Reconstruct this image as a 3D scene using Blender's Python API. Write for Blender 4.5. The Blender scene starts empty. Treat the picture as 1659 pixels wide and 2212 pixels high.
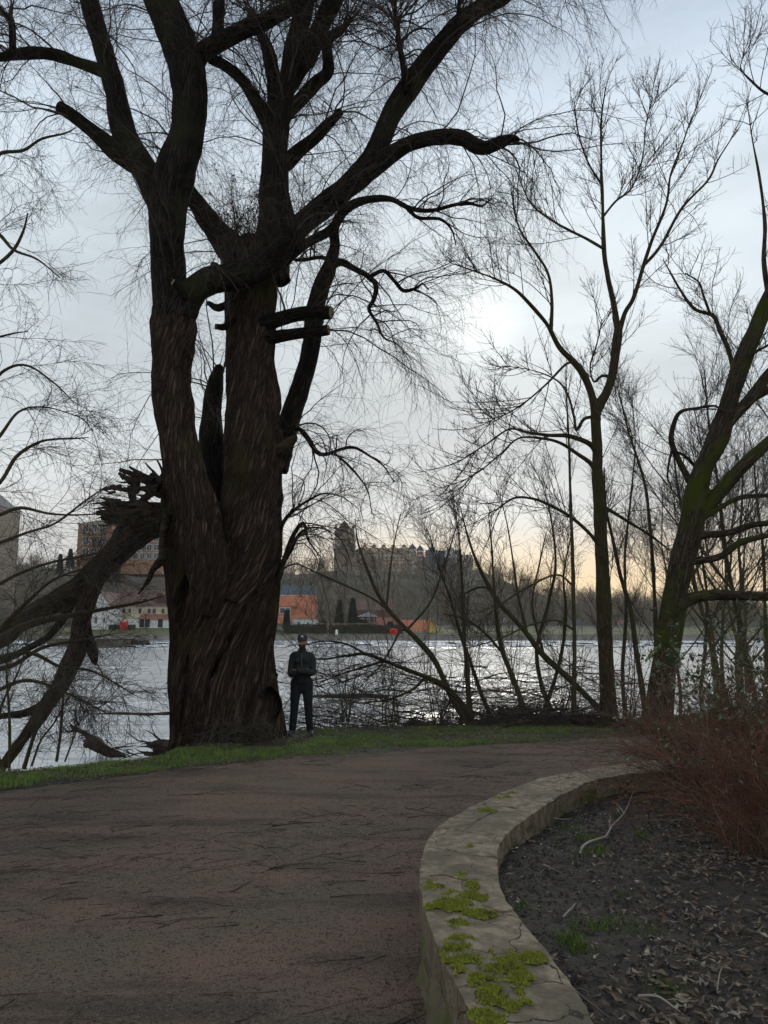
import bpy, math, random
import numpy as np
from mathutils import Vector
R = math.radians
S = bpy.context.scene
COL = S.collection

# ------------------------------------------------------------------ camera
PITCH = R(9.03); CAMZ = 1.6; F = 1597.0
cam = bpy.data.cameras.new('camera'); camo = bpy.data.objects.new('camera', cam); COL.objects.link(camo)
camo.location = (0, 0, CAMZ); camo.rotation_euler = (R(90) + PITCH, 0, 0)
cam.sensor_fit = 'VERTICAL'; cam.sensor_height = 36; cam.lens = 36 * F / 2212
cam.clip_start = .05; cam.clip_end = 6000
S.camera = camo
# ------------------------------------------------------------------ world
SUN_AZ, SUN_EL = R(7.7), R(23.5)
SD = Vector((math.sin(SUN_AZ) * math.cos(SUN_EL), math.cos(SUN_AZ) * math.cos(SUN_EL), math.sin(SUN_EL)))
world = bpy.data.worlds.new('World'); S.world = world; world.use_nodes = True
def build_world():
    nt = world.node_tree; nt.nodes.clear(); N = nt.nodes.new; L = nt.links.new
    out = N('ShaderNodeOutputWorld'); bg = N('ShaderNodeBackground'); L(bg.outputs[0], out.inputs[0])
    sky = N('ShaderNodeTexSky'); sky.sky_type = 'NISHITA'; sky.sun_disc = False
    sky.sun_elevation = SUN_EL; sky.sun_rotation = SUN_AZ; sky.dust_density = 2
    tc = N('ShaderNodeTexCoord'); sep = N('ShaderNodeSeparateXYZ'); L(tc.outputs['Generated'], sep.inputs[0])
    # overcast veil: colour by elevation
    ramp = N('ShaderNodeValToRGB'); e = ramp.color_ramp.elements
    L(sep.outputs['Z'], ramp.inputs[0])
    e[0].position = 0.0; e[0].color = (.64, .61, .58, 1)
    e[1].position = 1.0; e[1].color = (.36, .45, .58, 1)
    for p, c in ((.12, (.60, .605, .59)), (.26, (.54, .585, .61)), (.5, (.54, .61, .66)), (.7, (.45, .54, .66))):
        el = e.new(p); el.color = (*c, 1)
    # soft clouds
    mp = N('ShaderNodeMapping'); mp.inputs['Scale'].default_value = (1.6, 1.6, 4.5); mp.inputs['Rotation'].default_value = (.15, .35, .3)
    L(tc.outputs['Generated'], mp.inputs[0])
    nz = N('ShaderNodeTexNoise'); nz.inputs['Scale'].default_value = 1.9; nz.inputs['Detail'].default_value = 6; nz.inputs['Roughness'].default_value = .52
    nz.inputs['Distortion'].default_value = .4
    L(mp.outputs[0], nz.inputs[0])
    mr = N('ShaderNodeMapRange'); mr.inputs[1].default_value = .32; mr.inputs[2].default_value = .68; mr.inputs[3].default_value = .80; mr.inputs[4].default_value = 1.14
    L(nz.outputs[0], mr.inputs[0])
    # veiled sun
    dot = N('ShaderNodeVectorMath'); dot.operation = 'DOT_PRODUCT'; L(tc.outputs['Generated'], dot.inputs[0]); dot.inputs[1].default_value = SD
    def glow(lo, hi, pw, col, st):
        m = N('ShaderNodeMapRange'); m.inputs[1].default_value = math.cos(R(lo)); m.inputs[2].default_value = math.cos(R(hi)); L(dot.outputs['Value'], m.inputs[0])
        p = N('ShaderNodeMath'); p.operation = 'POWER'; p.inputs[1].default_value = pw; L(m.outputs[0], p.inputs[0])
        s = N('ShaderNodeVectorMath'); s.operation = 'SCALE'; s.inputs[0].default_value = [v * st for v in col]; L(p.outputs[0], s.inputs['Scale']); return s
    g1 = glow(30, 0, 2.2, (1, .96, .86), .045); g2 = glow(4.0, .2, 1.3, (1, .95, .80), .15)
    # warm break in the cloud low on the right
    az = N('ShaderNodeVectorMath'); az.operation = 'DOT_PRODUCT'; L(tc.outputs['Generated'], az.inputs[0])
    wd = Vector((math.sin(R(12)), math.cos(R(12)), .03)).normalized(); az.inputs[1].default_value = wd
    m2 = N('ShaderNodeMapRange'); m2.interpolation_type = 'SMOOTHERSTEP'; m2.inputs[1].default_value = math.cos(R(28)); m2.inputs[2].default_value = 1; L(az.outputs['Value'], m2.inputs[0])
    low = N('ShaderNodeMapRange'); low.interpolation_type = 'SMOOTHSTEP'; low.inputs[1].default_value = .17; low.inputs[2].default_value = .0; L(sep.outputs['Z'], low.inputs[0])
    ml = N('ShaderNodeMath'); ml.operation = 'MULTIPLY'; L(m2.outputs[0], ml.inputs[0]); L(low.outputs[0], ml.inputs[1])
    g3 = N('ShaderNodeMix'); g3.data_type = 'RGBA'; g3.inputs[7].default_value = (1.12, .80, .40, 1)
    cm = N('ShaderNodeVectorMath'); cm.operation = 'SCALE'; L(ramp.outputs[0], cm.inputs[0]); L(mr.outputs[0], cm.inputs['Scale'])
    L(ml.outputs[0], g3.inputs[0]); L(cm.outputs[0], g3.inputs[6])
    a1 = N('ShaderNodeVectorMath'); a1.operation = 'ADD'; L(g3.outputs[2], a1.inputs[0]); L(g1.outputs[0], a1.inputs[1])
    a2 = N('ShaderNodeVectorMath'); a2.operation = 'ADD'; L(a1.outputs[0], a2.inputs[0]); L(g2.outputs[0], a2.inputs[1])
    # clear sky behind the veil
    sc = N('ShaderNodeVectorMath'); sc.operation = 'SCALE'; L(sky.outputs[0], sc.inputs[0]); sc.inputs['Scale'].default_value = .08
    mx = N('ShaderNodeMix'); mx.data_type = 'RGBA'; mx.inputs[0].default_value = .975; L(sc.outputs[0], mx.inputs[6]); L(a2.outputs[0], mx.inputs[7])
    L(mx.outputs[2], bg.inputs[0]); bg.inputs[1].default_value = 1.0
build_world()
sl = bpy.data.lights.new('sun', 'SUN'); sl.energy = .6; sl.angle = R(12); sl.color = (1, .93, .82)
so = bpy.data.objects.new('sun', sl); COL.objects.link(so); so.rotation_euler = SD.to_track_quat('Z', 'Y').to_euler(); so.location = SD * 60
S.view_settings.view_transform = 'Standard'; S.view_settings.look = 'None'; S.view_settings.exposure = .38; S.view_settings.gamma = 1
S.cycles.max_bounces = 6

# ------------------------------------------------------------------ numeric helpers
cp, sp = math.cos(PITCH), math.sin(PITCH)
def ray(x, y):
    dx = (np.asarray(x, float) - 829.5) / F; dz = (1106 - np.asarray(y, float)) / F
    return dx, cp - dz * sp, sp + dz * cp
def W(x, y, Y):
    """world point seen in direction (x, y) at distance Y ahead"""
    dx, dy, dz = ray(x, y); t = Y / dy
    return np.stack(np.broadcast_arrays(dx * t, np.asarray(Y, float) + 0 * t, CAMZ + dz * t), -1)
def WZ(x, y, z):
    dx, dy, dz = ray(x, y); t = (z - CAMZ) / dz
    return np.array([dx * t, dy * t, z])
def unproj(p):
    v = p - np.array([0, 0, CAMZ]); d = v[..., 1] * cp + v[..., 2] * sp; u = -v[..., 1] * sp + v[..., 2] * cp
    return 829.5 + F * v[..., 0] / d, 1106 - F * u / d
_h = np.random.RandomState(7).rand(4096) * 2 - 1
def _hash(i, j, k): return _h[(i * 73856093 ^ j * 19349663 ^ k * 83492791) & 4095]
def noise(p):
    p = np.asarray(p, float); i = np.floor(p).astype(np.int64); f = p - i; f = f * f * (3 - 2 * f)
    x, y, z = i[..., 0], i[..., 1], i[..., 2]; r = 0
    for a in (0, 1):
        wa = f[..., 0] if a else 1 - f[..., 0]
        for b in (0, 1):
            wb = f[..., 1] if b else 1 - f[..., 1]
            for c in (0, 1):
                wc = f[..., 2] if c else 1 - f[..., 2]
                r = r + wa * wb * wc * _hash(x + a, y + b, z + c)
    return r
def fbm(p, o=4):
    p = np.asarray(p, float); r = 0; a = 1
    for k in range(o): r = r + a * noise(p * 2 ** k + 17.3 * k); a *= .5
    return r
def n3(a, b, c=0.): return np.stack(np.broadcast_arrays(a, b, c), -1)
def sstep(t): t = np.clip(t, 0, 1); return t * t * (3 - 2 * t)
def nrm(v): return v / np.maximum(np.linalg.norm(v, axis=-1, keepdims=True), 1e-9)

# ------------------------------------------------------------------ object helpers
def tag(o, label=None, cat=None, group=None, kind=None):
    if label: o['label'] = label
    if cat: o['category'] = cat
    if group: o['group'] = group
    if kind: o['kind'] = kind
    return o
def woff(o):
    v = Vector((0, 0, 0))
    while o: v += o.location; o = o.parent
    return v
def empty(name, loc, label, cat, group=None):
    o = bpy.data.objects.new(name, None); COL.objects.link(o); o.location = [float(v) for v in loc]; o.empty_display_size = .2
    return tag(o, label, cat, group)
class MB:
    def __init__(s): s.v = []; s.q = []; s.t = []; s.qu = []; s.tu = []; s.n = 0
    def add(s, v, q=None, t=None, qu=None, tu=None):
        v = np.asarray(v, float).reshape(-1, 3)
        if q is not None and len(q):
            q = np.asarray(q); s.q.append(q + s.n); s.qu.append(np.zeros((len(q), 4, 2)) if qu is None else qu)
        if t is not None and len(t):
            t = np.asarray(t); s.t.append(t + s.n); s.tu.append(np.zeros((len(t), 3, 2)) if tu is None else tu)
        s.v.append(v); s.n += len(v); return s
    def build(s, name, mat, parent=None, smooth=True, origin=None):
        v = np.concatenate(s.v)
        me = bpy.data.meshes.new(name)
        off = np.zeros(3)
        if parent is not None: off = np.array(woff(parent))
        elif origin is not None: off = np.array(origin, float)
        v = v - off
        q = np.concatenate(s.q) if s.q else np.zeros((0, 4), int); t = np.concatenate(s.t) if s.t else np.zeros((0, 3), int)
        me.vertices.add(len(v)); me.vertices.foreach_set('co', v.astype(np.float32).ravel())
        nl = q.size + t.size; me.loops.add(nl); me.loops.foreach_set('vertex_index', np.concatenate([q.ravel(), t.ravel()]).astype(np.int32))
        me.polygons.add(len(q) + len(t))
        tot = np.concatenate([np.full(len(q), 4), np.full(len(t), 3)]); st = np.concatenate([[0], np.cumsum(tot)[:-1]])
        me.polygons.foreach_set('loop_start', st.astype(np.int32))
        me.polygons.foreach_set('use_smooth', np.full(len(tot), smooth))
        uv = np.concatenate([np.concatenate(s.qu).ravel() if s.qu else np.zeros(0), np.concatenate(s.tu).ravel() if s.tu else np.zeros(0)])
        me.uv_layers.new(name='UVMap'); me.uv_layers[0].data.foreach_set('uv', uv.astype(np.float32))
        me.update(calc_edges=True); me.validate()
        me.materials.append(mat)
        o = bpy.data.objects.new(name, me); COL.objects.link(o)
        if parent is not None: o.parent = parent
        elif origin is not None: o.location = [float(a) for a in origin]
        return o
    # ---- shapes
    def box(s, c, d, rz=0, taper=1.0, jit=0, rng=None, ax=None):
        v = np.array([[x, y, z] for z in (-.5, .5) for y in (-.5, .5) for x in (-.5, .5)], float)
        v[4:, :2] *= taper; v *= np.array(d)
        if jit: v += (rng or np.random).uniform(-jit, jit, v.shape)
        if ax is not None: v = v @ np.array(ax)
        elif rz: cz, sz = math.cos(rz), math.sin(rz); v = v @ np.array([[cz, sz, 0], [-sz, cz, 0], [0, 0, 1]])
        return s.add(v + np.array(c), [[0, 2, 3, 1], [4, 5, 7, 6], [0, 1, 5, 4], [2, 6, 7, 3], [0, 4, 6, 2], [1, 3, 7, 5]])
    def bx(s, x0, x1, y0, y1, z0, z1): return s.box(((x0 + x1) / 2, (y0 + y1) / 2, (z0 + z1) / 2), (x1 - x0, y1 - y0, z1 - z0))
    def gable(s, x0, x1, y0, y1, z0, z1, axis='x', hip=0.0, over=0.0):
        """roof prism, ridge along axis"""
        if axis == 'x':
            ym = (y0 + y1) / 2; v = [(x0, y0, z0), (x1, y0, z0), (x1, y1, z0), (x0, y1, z0), (x0 + hip, ym, z1), (x1 - hip, ym, z1)]
            return s.add(v, [[0, 1, 5, 4], [2, 3, 4, 5], [0, 3, 2, 1]], [[0, 4, 3], [1, 2, 5]])
        xm = (x0 + x1) / 2; v = [(x0, y0, z0), (x1, y0, z0), (x1, y1, z0), (x0, y1, z0), (xm, y0 + hip, z1), (xm, y1 - hip, z1)]
        return s.add(v, [[1, 2, 5, 4], [3, 0, 4, 5], [0, 3, 2, 1]], [[0, 1, 4], [2, 3, 5]])
    def lathe(s, c, prof, n=16, sx=1, sy=1):
        pr = np.array(prof, float); a = np.arange(n) / n * 2 * math.pi
        v = n3(np.outer(pr[:, 0], np.cos(a)) * sx, np.outer(pr[:, 0], np.sin(a)) * sy, pr[:, 1:2] + 0 * a).reshape(-1, 3) + np.array(c)
        k = np.arange(len(pr) - 1)[:, None] * n; j = np.arange(n)[None]; j2 = (j + 1) % n
        q = np.stack([k + j, k + j2, k + n + j2, k + n + j], -1).reshape(-1, 4); return s.add(v, q)
    def sphere(s, c, r, n=14, m=9):
        r = np.broadcast_to(np.array(r, float), 3); th = np.linspace(1e-3, math.pi - 1e-3, m)
        pr = [(math.sin(t), -math.cos(t)) for t in th]; k = len(s.v); s.lathe((0, 0, 0), pr, n); s.v[-1] = s.v[-1] * r + np.array(c); return s
    def tubes(s, P, Rd, sides=3, rng=None):
        """P (M,N,3), Rd (M,N)"""
        M_, N_, _ = P.shape
        if not M_: return s
        T = np.empty_like(P); T[:, 1:-1] = P[:, 2:] - P[:, :-2]; T[:, 0] = P[:, 1] - P[:, 0]; T[:, -1] = P[:, -1] - P[:, -2]; T = nrm(T)
        chord = nrm(P[:, -1] - P[:, 0] + 1e-6); ref = np.where(np.abs(chord[:, 2:3]) < .8, np.array([[0, 0, 1.]]), np.array([[1., 0, 0]]))
        U = nrm(np.cross(T, ref[:, None, :])); Vv = np.cross(T, U)
        a = np.arange(sides) / sides * 2 * math.pi
        v = P[:, :, None] + Rd[:, :, None, None] * (U[:, :, None] * np.cos(a)[None, None, :, None] + Vv[:, :, None] * np.sin(a)[None, None, :, None])
        idx = np.arange(M_ * N_ * sides).reshape(M_, N_, sides); i2 = np.roll(idx, -1, 2)
        q = np.stack([idx[:, :-1], i2[:, :-1], i2[:, 1:], idx[:, 1:]], -1).reshape(-1, 4)
        return s.add(v, q)
    def limb(s, P, Rd, sides=28, bark=.10, seed=0, cap=False, twist=0., fine=True):
        """one thick limb with bark relief; P (N,3), Rd (N)"""
        N_ = len(P); T = np.gradient(P, axis=0); T = nrm(T)
        U = np.empty_like(P); u = np.cross(T[0], [0, 1, 0]); 
        if np.linalg.norm(u) < .1: u = np.cross(T[0], [1, 0, 0])
        u = u / np.linalg.norm(u)
        for i in range(N_): u = u - T[i] * u.dot(T[i]); u /= np.linalg.norm(u); U[i] = u
        Vv = np.cross(T, U); L = np.concatenate([[0], np.cumsum(np.linalg.norm(np.diff(P, axis=0), axis=1))])
        a = np.arange(sides) / sides * 2 * math.pi
        uu = a[None] * Rd[:, None]; ll = L[:, None] + 0 * a[None]
        cx, cy = np.cos(a)[None] * Rd[:, None], np.sin(a)[None] * Rd[:, None]
        n1 = fbm(n3(cx * 2.2, cy * 2.2, ll * 1.6 + seed * 9.1), 3)
        rr = Rd[:, None] * (1 + .10 * n1)
        if fine:
            g = noise(n3(cx * 16 + seed, cy * 16, ll * 1.6)); g2 = noise(n3(cx * 34, cy * 34, ll * 3.2 + seed))
            rr = rr + np.minimum(Rd[:, None] * .25, bark * .28) * ((1 - np.abs(g) * 2.2) * .5 - .55) + np.minimum(Rd[:, None] * .1, bark * .08) * (g2 - .5)
        v = P[:, None] + rr[..., None] * (U[:, None] * np.cos(a)[None, :, None] + Vv[:, None] * np.sin(a)[None, :, None])
        idx = np.arange(N_ * sides).reshape(N_, sides); i2 = np.roll(idx, -1, 1)
        q = np.stack([idx[:-1], i2[:-1], i2[1:], idx[1:]], -1).reshape(-1, 4)
        ang = np.arange(sides + 1) / sides * 2 * math.pi; um = ang * Rd.mean()
        uvu = um[None] + twist * L[:, None]; uvv = L[:, None] + 0 * um[None] + seed * 3.7
        uv = np.stack([uvu, uvv], -1)
        qu = np.stack([uv[:-1, :-1], uv[:-1, 1:], uv[1:, 1:], uv[1:, :-1]], 2).reshape(-1, 4, 2)
        s.add(v, q, qu=qu)
        if cap:
            rv = v[-1]; c = rv.mean(0); k = np.arange(sides); s.add(np.vstack([rv, c[None]]), t=np.stack([k, (k + 1) % sides, np.full(sides, sides)], 1))
        return v[-1]
def catmull(pts, step=None, n=None):
    """pts (K,D) smooth resample"""
    p = np.array(pts, float); K = len(p); pe = np.vstack([2 * p[0] - p[1], p, 2 * p[-1] - p[-2]]); out = []
    for i in range(K - 1):
        a, b, c, d = pe[i:i + 4]; m = n or max(2, int(np.linalg.norm((c - b)[:3]) / step))
        t = np.arange(m)[:, None] / m
        out.append(.5 * ((2 * b) + (c - a) * t + (2 * a - 5 * b + 4 * c - d) * t ** 2 + (3 * b - a - 3 * c + d) * t ** 3))
    out.append(p[-1:]); return np.vstack(out)
def trace(pts, Y0, Y1=None, step=.05):
    """limb traced as (x, y, width) with distance going Y0 -> Y1: returns P, R"""
    Y1 = Y0 if Y1 is None else Y1
    a = np.array(pts, float); l = np.concatenate([[0], np.cumsum(np.hypot(np.diff(a[:, 0]), np.diff(a[:, 1])))]); Y = Y0 + (Y1 - Y0) * l / l[-1]
    if a.shape[1] > 3: Y = a[:, 3]
    p = W(a[:, 0], a[:, 1], Y); dx, dy, dz = ray(a[:, 0], a[:, 1]); r = a[:, 2] / 2 / F * (Y / dy)
    q = catmull(np.hstack([p, r[:, None]]), step=step); return q[:, :3], np.maximum(q[:, 3], .002)

# ------------------------------------------------------------------ branching
def segs(P, Rd):
    if isinstance(P, list):
        A = np.concatenate([p[:-1] for p in P]); B = np.concatenate([p[1:] for p in P]); r = np.concatenate([q[:-1] for q in Rd])
        t = np.concatenate([np.linspace(0, 1, len(p) - 1) for p in P])
    else:
        A = P[:, :-1].reshape(-1, 3); B = P[:, 1:].reshape(-1, 3); r = Rd[:, :-1].reshape(-1); t = np.tile(np.linspace(0, 1, P.shape[1] - 1), P.shape[0])
    return A, B, r, t
def sample(sg, n, rng, tmin=0., w=None, pw=1.):
    A, B, r, t = sg; wt = np.linalg.norm(B - A, axis=1) * (t >= tmin)
    if w is not None: wt = wt * w
    c = np.cumsum(wt); k = np.searchsorted(c, rng.rand(n) * c[-1]); k = np.minimum(k, len(A) - 1); u = rng.rand(n)[:, None]
    return A[k] + (B[k] - A[k]) * u, nrm(B[k] - A[k]), r[k], t[k]
def turn(T, ang, rng, bias=None, bw=0.):
    """rotate tangents by ang (radians) about a random perpendicular"""
    v = rng.randn(*T.shape)
    if bias is not None: v = v + np.array(bias) * bw
    v = v - T * (v * T).sum(-1, keepdims=True); v = nrm(v); a = ang[:, None]
    return nrm(T * np.cos(a) + v * np.sin(a))
def grow(P0, D, Ln, n, rng, g=0., wig=.1, curl=.3, up=None):
    """batch growth: g>0 droops, g<0 rises"""
    M_ = len(P0); P = np.empty((M_, n + 1, 3)); P[:, 0] = P0; d = D.copy(); c = rng.randn(M_, 3) * curl / n
    for i in range(n):
        d = d + c + rng.randn(M_, 3) * wig; d[:, 2] -= g / n * (1 + i / n); d = nrm(d); P[:, i + 1] = P[:, i] + d * (Ln / n)[:, None]
    return P
def taper(r0, r1, n): t = np.linspace(0, 1, n + 1)[None]; return r0[:, None] * (1 - t) + np.broadcast_to(r1, r0.shape)[:, None] * t
def leaves(mb, pos, d, rng, ln, wd, fold=.3):
    n = len(pos); d = nrm(d); s_ = nrm(np.cross(d, rng.randn(n, 3))); u = np.cross(s_, d); ln = ln[:, None]; wd = wd[:, None]
    b = pos; m1 = pos + d * ln * .45; tip = pos + d * ln + u * ln * rng.uniform(-.3, .3, (n, 1))
    v = np.stack([b, m1 + s_ * wd / 2 + u * wd * fold, m1, m1 - s_ * wd / 2 + u * wd * fold, tip], 1)
    i = np.arange(n)[:, None] * 5; mb.add(v, t=np.concatenate([i + np.array([[0, 1, 2]]), i + np.array([[0, 2, 3]]), i + np.array([[1, 4, 2]]), i + np.array([[2, 4, 3]])]))

# ------------------------------------------------------------------ materials
def nt_mat(name):
    m = bpy.data.materials.new(name); m.use_nodes = True; return m, m.node_tree, m.node_tree.nodes['Principled BSDF']
def mat(name, c1, c2=None, scale=5., rough=.85, bump=0., bscale=None, dist=.02, coord='Object', stretch=(1, 1, 1), detail=5., lo=.35, hi=.65,
        c3=None, s3=1., lo3=.5, hi3=.62, spec=.25, metal=0., trans=0., vor=False, st3=(1, 1, 1)):
    m, nt, b = nt_mat(name); N = nt.nodes.new; L = nt.links.new
    b.inputs['Roughness'].default_value = rough; b.inputs['Specular IOR Level'].default_value = spec; b.inputs['Metallic'].default_value = metal
    tc = N('ShaderNodeTexCoord'); mp = N('ShaderNodeMapping'); mp.inputs['Scale'].default_value = stretch; L(tc.outputs[coord], mp.inputs[0])
    def nz(sc, de, src=mp):
        n = N('ShaderNodeTexNoise'); n.inputs['Scale'].default_value = sc; n.inputs['Detail'].default_value = de; n.inputs['Roughness'].default_value = .62; L(src.outputs[0], n.inputs[0]); return n
    col = None
    if c2 is None: b.inputs['Base Color'].default_value = (*c1, 1)
    else:
        n = nz(scale, detail); r = N('ShaderNodeMapRange'); r.inputs[1].default_value = lo; r.inputs[2].default_value = hi; L(n.outputs[0], r.inputs[0])
        mx = N('ShaderNodeMix'); mx.data_type = 'RGBA'; mx.inputs[6].default_value = (*c1, 1); mx.inputs[7].default_value = (*c2, 1); L(r.outputs[0], mx.inputs[0]); col = mx.outputs[2]
        if c3 is not None:
            mp3 = N('ShaderNodeMapping'); mp3.inputs['Scale'].default_value = st3; mp3.inputs['Location'].default_value = (3.3, 1.7, 5.1); L(tc.outputs[coord], mp3.inputs[0])
            n_ = nz(s3, 5, mp3); r_ = N('ShaderNodeMapRange'); r_.inputs[1].default_value = lo3; r_.inputs[2].default_value = hi3; L(n_.outputs[0], r_.inputs[0])
            m2 = N('ShaderNodeMix'); m2.data_type = 'RGBA'; m2.inputs[7].default_value = (*c3, 1); L(col, m2.inputs[6]); L(r_.outputs[0], m2.inputs[0]); col = m2.outputs[2]
        L(col, b.inputs['Base Color'])
    if bump:
        n = nz(bscale or scale * 2, 6); bp = N('ShaderNodeBump'); bp.inputs['Strength'].default_value = bump; bp.inputs['Distance'].default_value = dist
        L(n.outputs[0], bp.inputs['Height']); L(bp.outputs[0], b.inputs['Normal'])
    return m
def bark(name, c1, c2, moss=None, ms=1.5, mlo=.5, mhi=.62, su=1., bump=1., dist=.03, hues=None):
    """furrowed bark from UV in metres"""
    m, nt, b = nt_mat(name); N = nt.nodes.new; L = nt.links.new
    b.inputs['Roughness'].default_value = .9; b.inputs['Specular IOR Level'].default_value = .15
    tc = N('ShaderNodeTexCoord')
    mp = N('ShaderNodeMapping'); mp.inputs['Scale'].default_value = (20 * su, 1.9 * su, 1); L(tc.outputs['UV'], mp.inputs[0])
    n1 = N('ShaderNodeTexNoise'); n1.inputs['Scale'].default_value = 1; n1.inputs['Detail'].default_value = 5; n1.inputs['Roughness'].default_value = .6; n1.inputs['Distortion'].default_value = .5; L(mp.outputs[0], n1.inputs[0])
    mp2 = N('ShaderNodeMapping'); mp2.inputs['Scale'].default_value = (58 * su, 5 * su, 1); L(tc.outputs['UV'], mp2.inputs[0])
    n2 = N('ShaderNodeTexNoise'); n2.inputs['Scale'].default_value = 1; n2.inputs['Detail'].default_value = 4; L(mp2.outputs[0], n2.inputs[0])
    rg = N('ShaderNodeMath'); rg.operation = 'SUBTRACT'; rg.inputs[1].default_value = .5; L(n1.outputs[0], rg.inputs[0]); ra = N('ShaderNodeMath'); ra.operation = 'ABSOLUTE'; L(rg.outputs[0], ra.inputs[0])
    ab = N('ShaderNodeMapRange'); ab.inputs[1].default_value = .0; ab.inputs[2].default_value = .13; L(ra.outputs[0], ab.inputs[0])
    ad = N('ShaderNodeMath'); ad.operation = 'MULTIPLY_ADD'; ad.inputs[1].default_value = .35; L(n2.outputs[0], ad.inputs[0]); L(ab.outputs[0], ad.inputs[2])
    mx = N('ShaderNodeMix'); mx.data_type = 'RGBA'; mx.inputs[6].default_value = (*c1, 1); mx.inputs[7].default_value = (*c2, 1); fr = N('ShaderNodeMapRange'); fr.inputs[1].default_value = .2; fr.inputs[2].default_value = 1.35; L(ad.outputs[0], fr.inputs[0]); L(fr.outputs[0], mx.inputs[0]); col = mx.outputs[2]
    def patch(colour, sc, lo, hi, col, loc=(0, 0, 0)):
        mq = N('ShaderNodeMapping'); mq.inputs['Location'].default_value = loc; L(tc.outputs['Object'], mq.inputs[0])
        n3_ = N('ShaderNodeTexNoise'); n3_.inputs['Scale'].default_value = sc; n3_.inputs['Detail'].default_value = 5; L(mq.outputs[0], n3_.inputs[0])
        r_ = N('ShaderNodeMapRange'); r_.inputs[1].default_value = lo; r_.inputs[2].default_value = hi; L(n3_.outputs[0], r_.inputs[0])
        m2 = N('ShaderNodeMix'); m2.data_type = 'RGBA'; m2.inputs[7].default_value = (*colour, 1); L(col, m2.inputs[6]); L(r_.outputs[0], m2.inputs[0]); return m2.outputs[2]
    if hues: col = patch(hues, .9, .45, .7, col, (5, 2, 1))
    if moss: col = patch(moss, ms, mlo, mhi, col)
    L(col, b.inputs['Base Color'])
    bp = N('ShaderNodeBump'); bp.inputs['Strength'].default_value = bump; bp.inputs['Distance'].default_value = dist; L(ad.outputs[0], bp.inputs['Height']); L(bp.outputs[0], b.inputs['Normal'])
    return m
# ================================================================== SETTING
WATER_Z = -1.2
def base_h(x, y): return -.02 * np.clip(np.asarray(y, float) - 3, 0, 10.5)
def onground(x, y):
    z = 0.
    for _ in range(6): p = WZ(x, y, z); z = float(base_h(p[0], p[1]))
    return p
_e = [onground(*p) for p in ((0, 1672), (150, 1658), (300, 1643), (340, 1640))]
EX = [-60, -14, -8] + [p[0] for p in _e] + [-2.9, -1.9, -1.2, 0, 2, 5, 7, 9.5, 14, 22, 40, 90]
EY = [2.5, 6.2, 8.2] + [p[1] for p in _e] + [12.2, 13.7, 14.2, 14.35, 14.4, 15.2, 16.5, 19, 26, 36, 52, 80]
_g = [onground(*p) for p in ((0, 1702), (200, 1684), (400, 1660), (600, 1640), (750, 1626), (900, 1616), (1100, 1603), (1380, 1589))]
GX = [-60, -12, -7] + [p[0] for p in _g] + [7, 12, 30]
GY = [1.5, 4.6, 6.9] + [p[1] for p in _g] + [14.3, 16, 21]
def E(x): return np.interp(x, EX, EY)
def G(x): return np.interp(x, GX, GY)
def ground_h(x, y):
    x = np.asarray(x, float); y = np.asarray(y, float)
    d = y - E(x) + .18 * noise(n3(x * 1.1, y * 1.1, 3.)); near = base_h(x, y) + .03 * fbm(n3(x * .9, y * .9, 1.), 3) * sstep((y - G(x)) / .6)
    near = near - sstep(d / 3.2) * 2.1
    near = near + .05 * np.exp(-((x + 2.3) ** 2 + (y - 12.3) ** 2) / 2.2)      # soil heaped round the old roots
    far = .42 + np.clip(y - 156, 0, 26) * .075
    hp = 1 - sstep((x - 40) / 62) * .8 + .12 * fbm(n3(x / 60, y / 60, 5.), 3)
    far = far + sstep((y - 232) / 140) * 28 * hp + sstep((y - 420) / 500) * 6
    far = far + sstep((y - 200) / 40) * 2.5 * noise(n3(x / 9, y / 9, 2.)) * .5
    k = sstep((y - 151.8) / .9)
    return np.where(y > 100, -2.4 * (1 - k) + far * k, near)
def axis(lo, hi, a, b, st, gr=1.09):
    r = [a]; s_ = st
    while r[-1] < b: r.append(r[-1] + st)
    u = [r[-1]]; s_ = st
    while u[-1] < hi: s_ *= gr; u.append(u[-1] + s_)
    l = [a]; s_ = st
    while l[-1] > lo: s_ *= gr; l.append(l[-1] - s_)
    return np.array(l[::-1][:-1] + r + u[1:])
def grid(mb, X, Y, Z, keep=None):
    ny, nx = X.shape; idx = np.arange(nx * ny).reshape(ny, nx)
    q = np.stack([idx[:-1, :-1], idx[:-1, 1:], idx[1:, 1:], idx[1:, :-1]], -1).reshape(-1, 4)
    if keep is not None: k = keep.ravel(); q = q[k[q].all(1)]
    return mb.add(np.stack([X, Y, Z], -1).reshape(-1, 3), q)
m_ground = mat('bank_soil', (.020, .017, .013), (.055, .045, .032), 4, bump=.6, bscale=30, dist=.03, c3=(.028, .040, .012), s3=.7, lo3=.42, hi3=.6)
m_farland = m_ground
xs = axis(-1600, 1600, -8, 9, .1); ys = np.concatenate([axis(-60, 120, -3, 19, .1), np.arange(128, 151, 4), [151.6, 151.9, 152.2, 152.5, 152.8, 153.2], np.arange(155, 450, 4.), np.arange(460, 1000, 25), np.arange(1100, 4200, 250)])
Xg, Yg = np.meshgrid(xs, np.unique(ys)); mb = MB(); grid(mb, Xg, Yg, ground_h(Xg, Yg)); ground = tag(mb.build('ground', m_ground), kind='structure')

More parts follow.
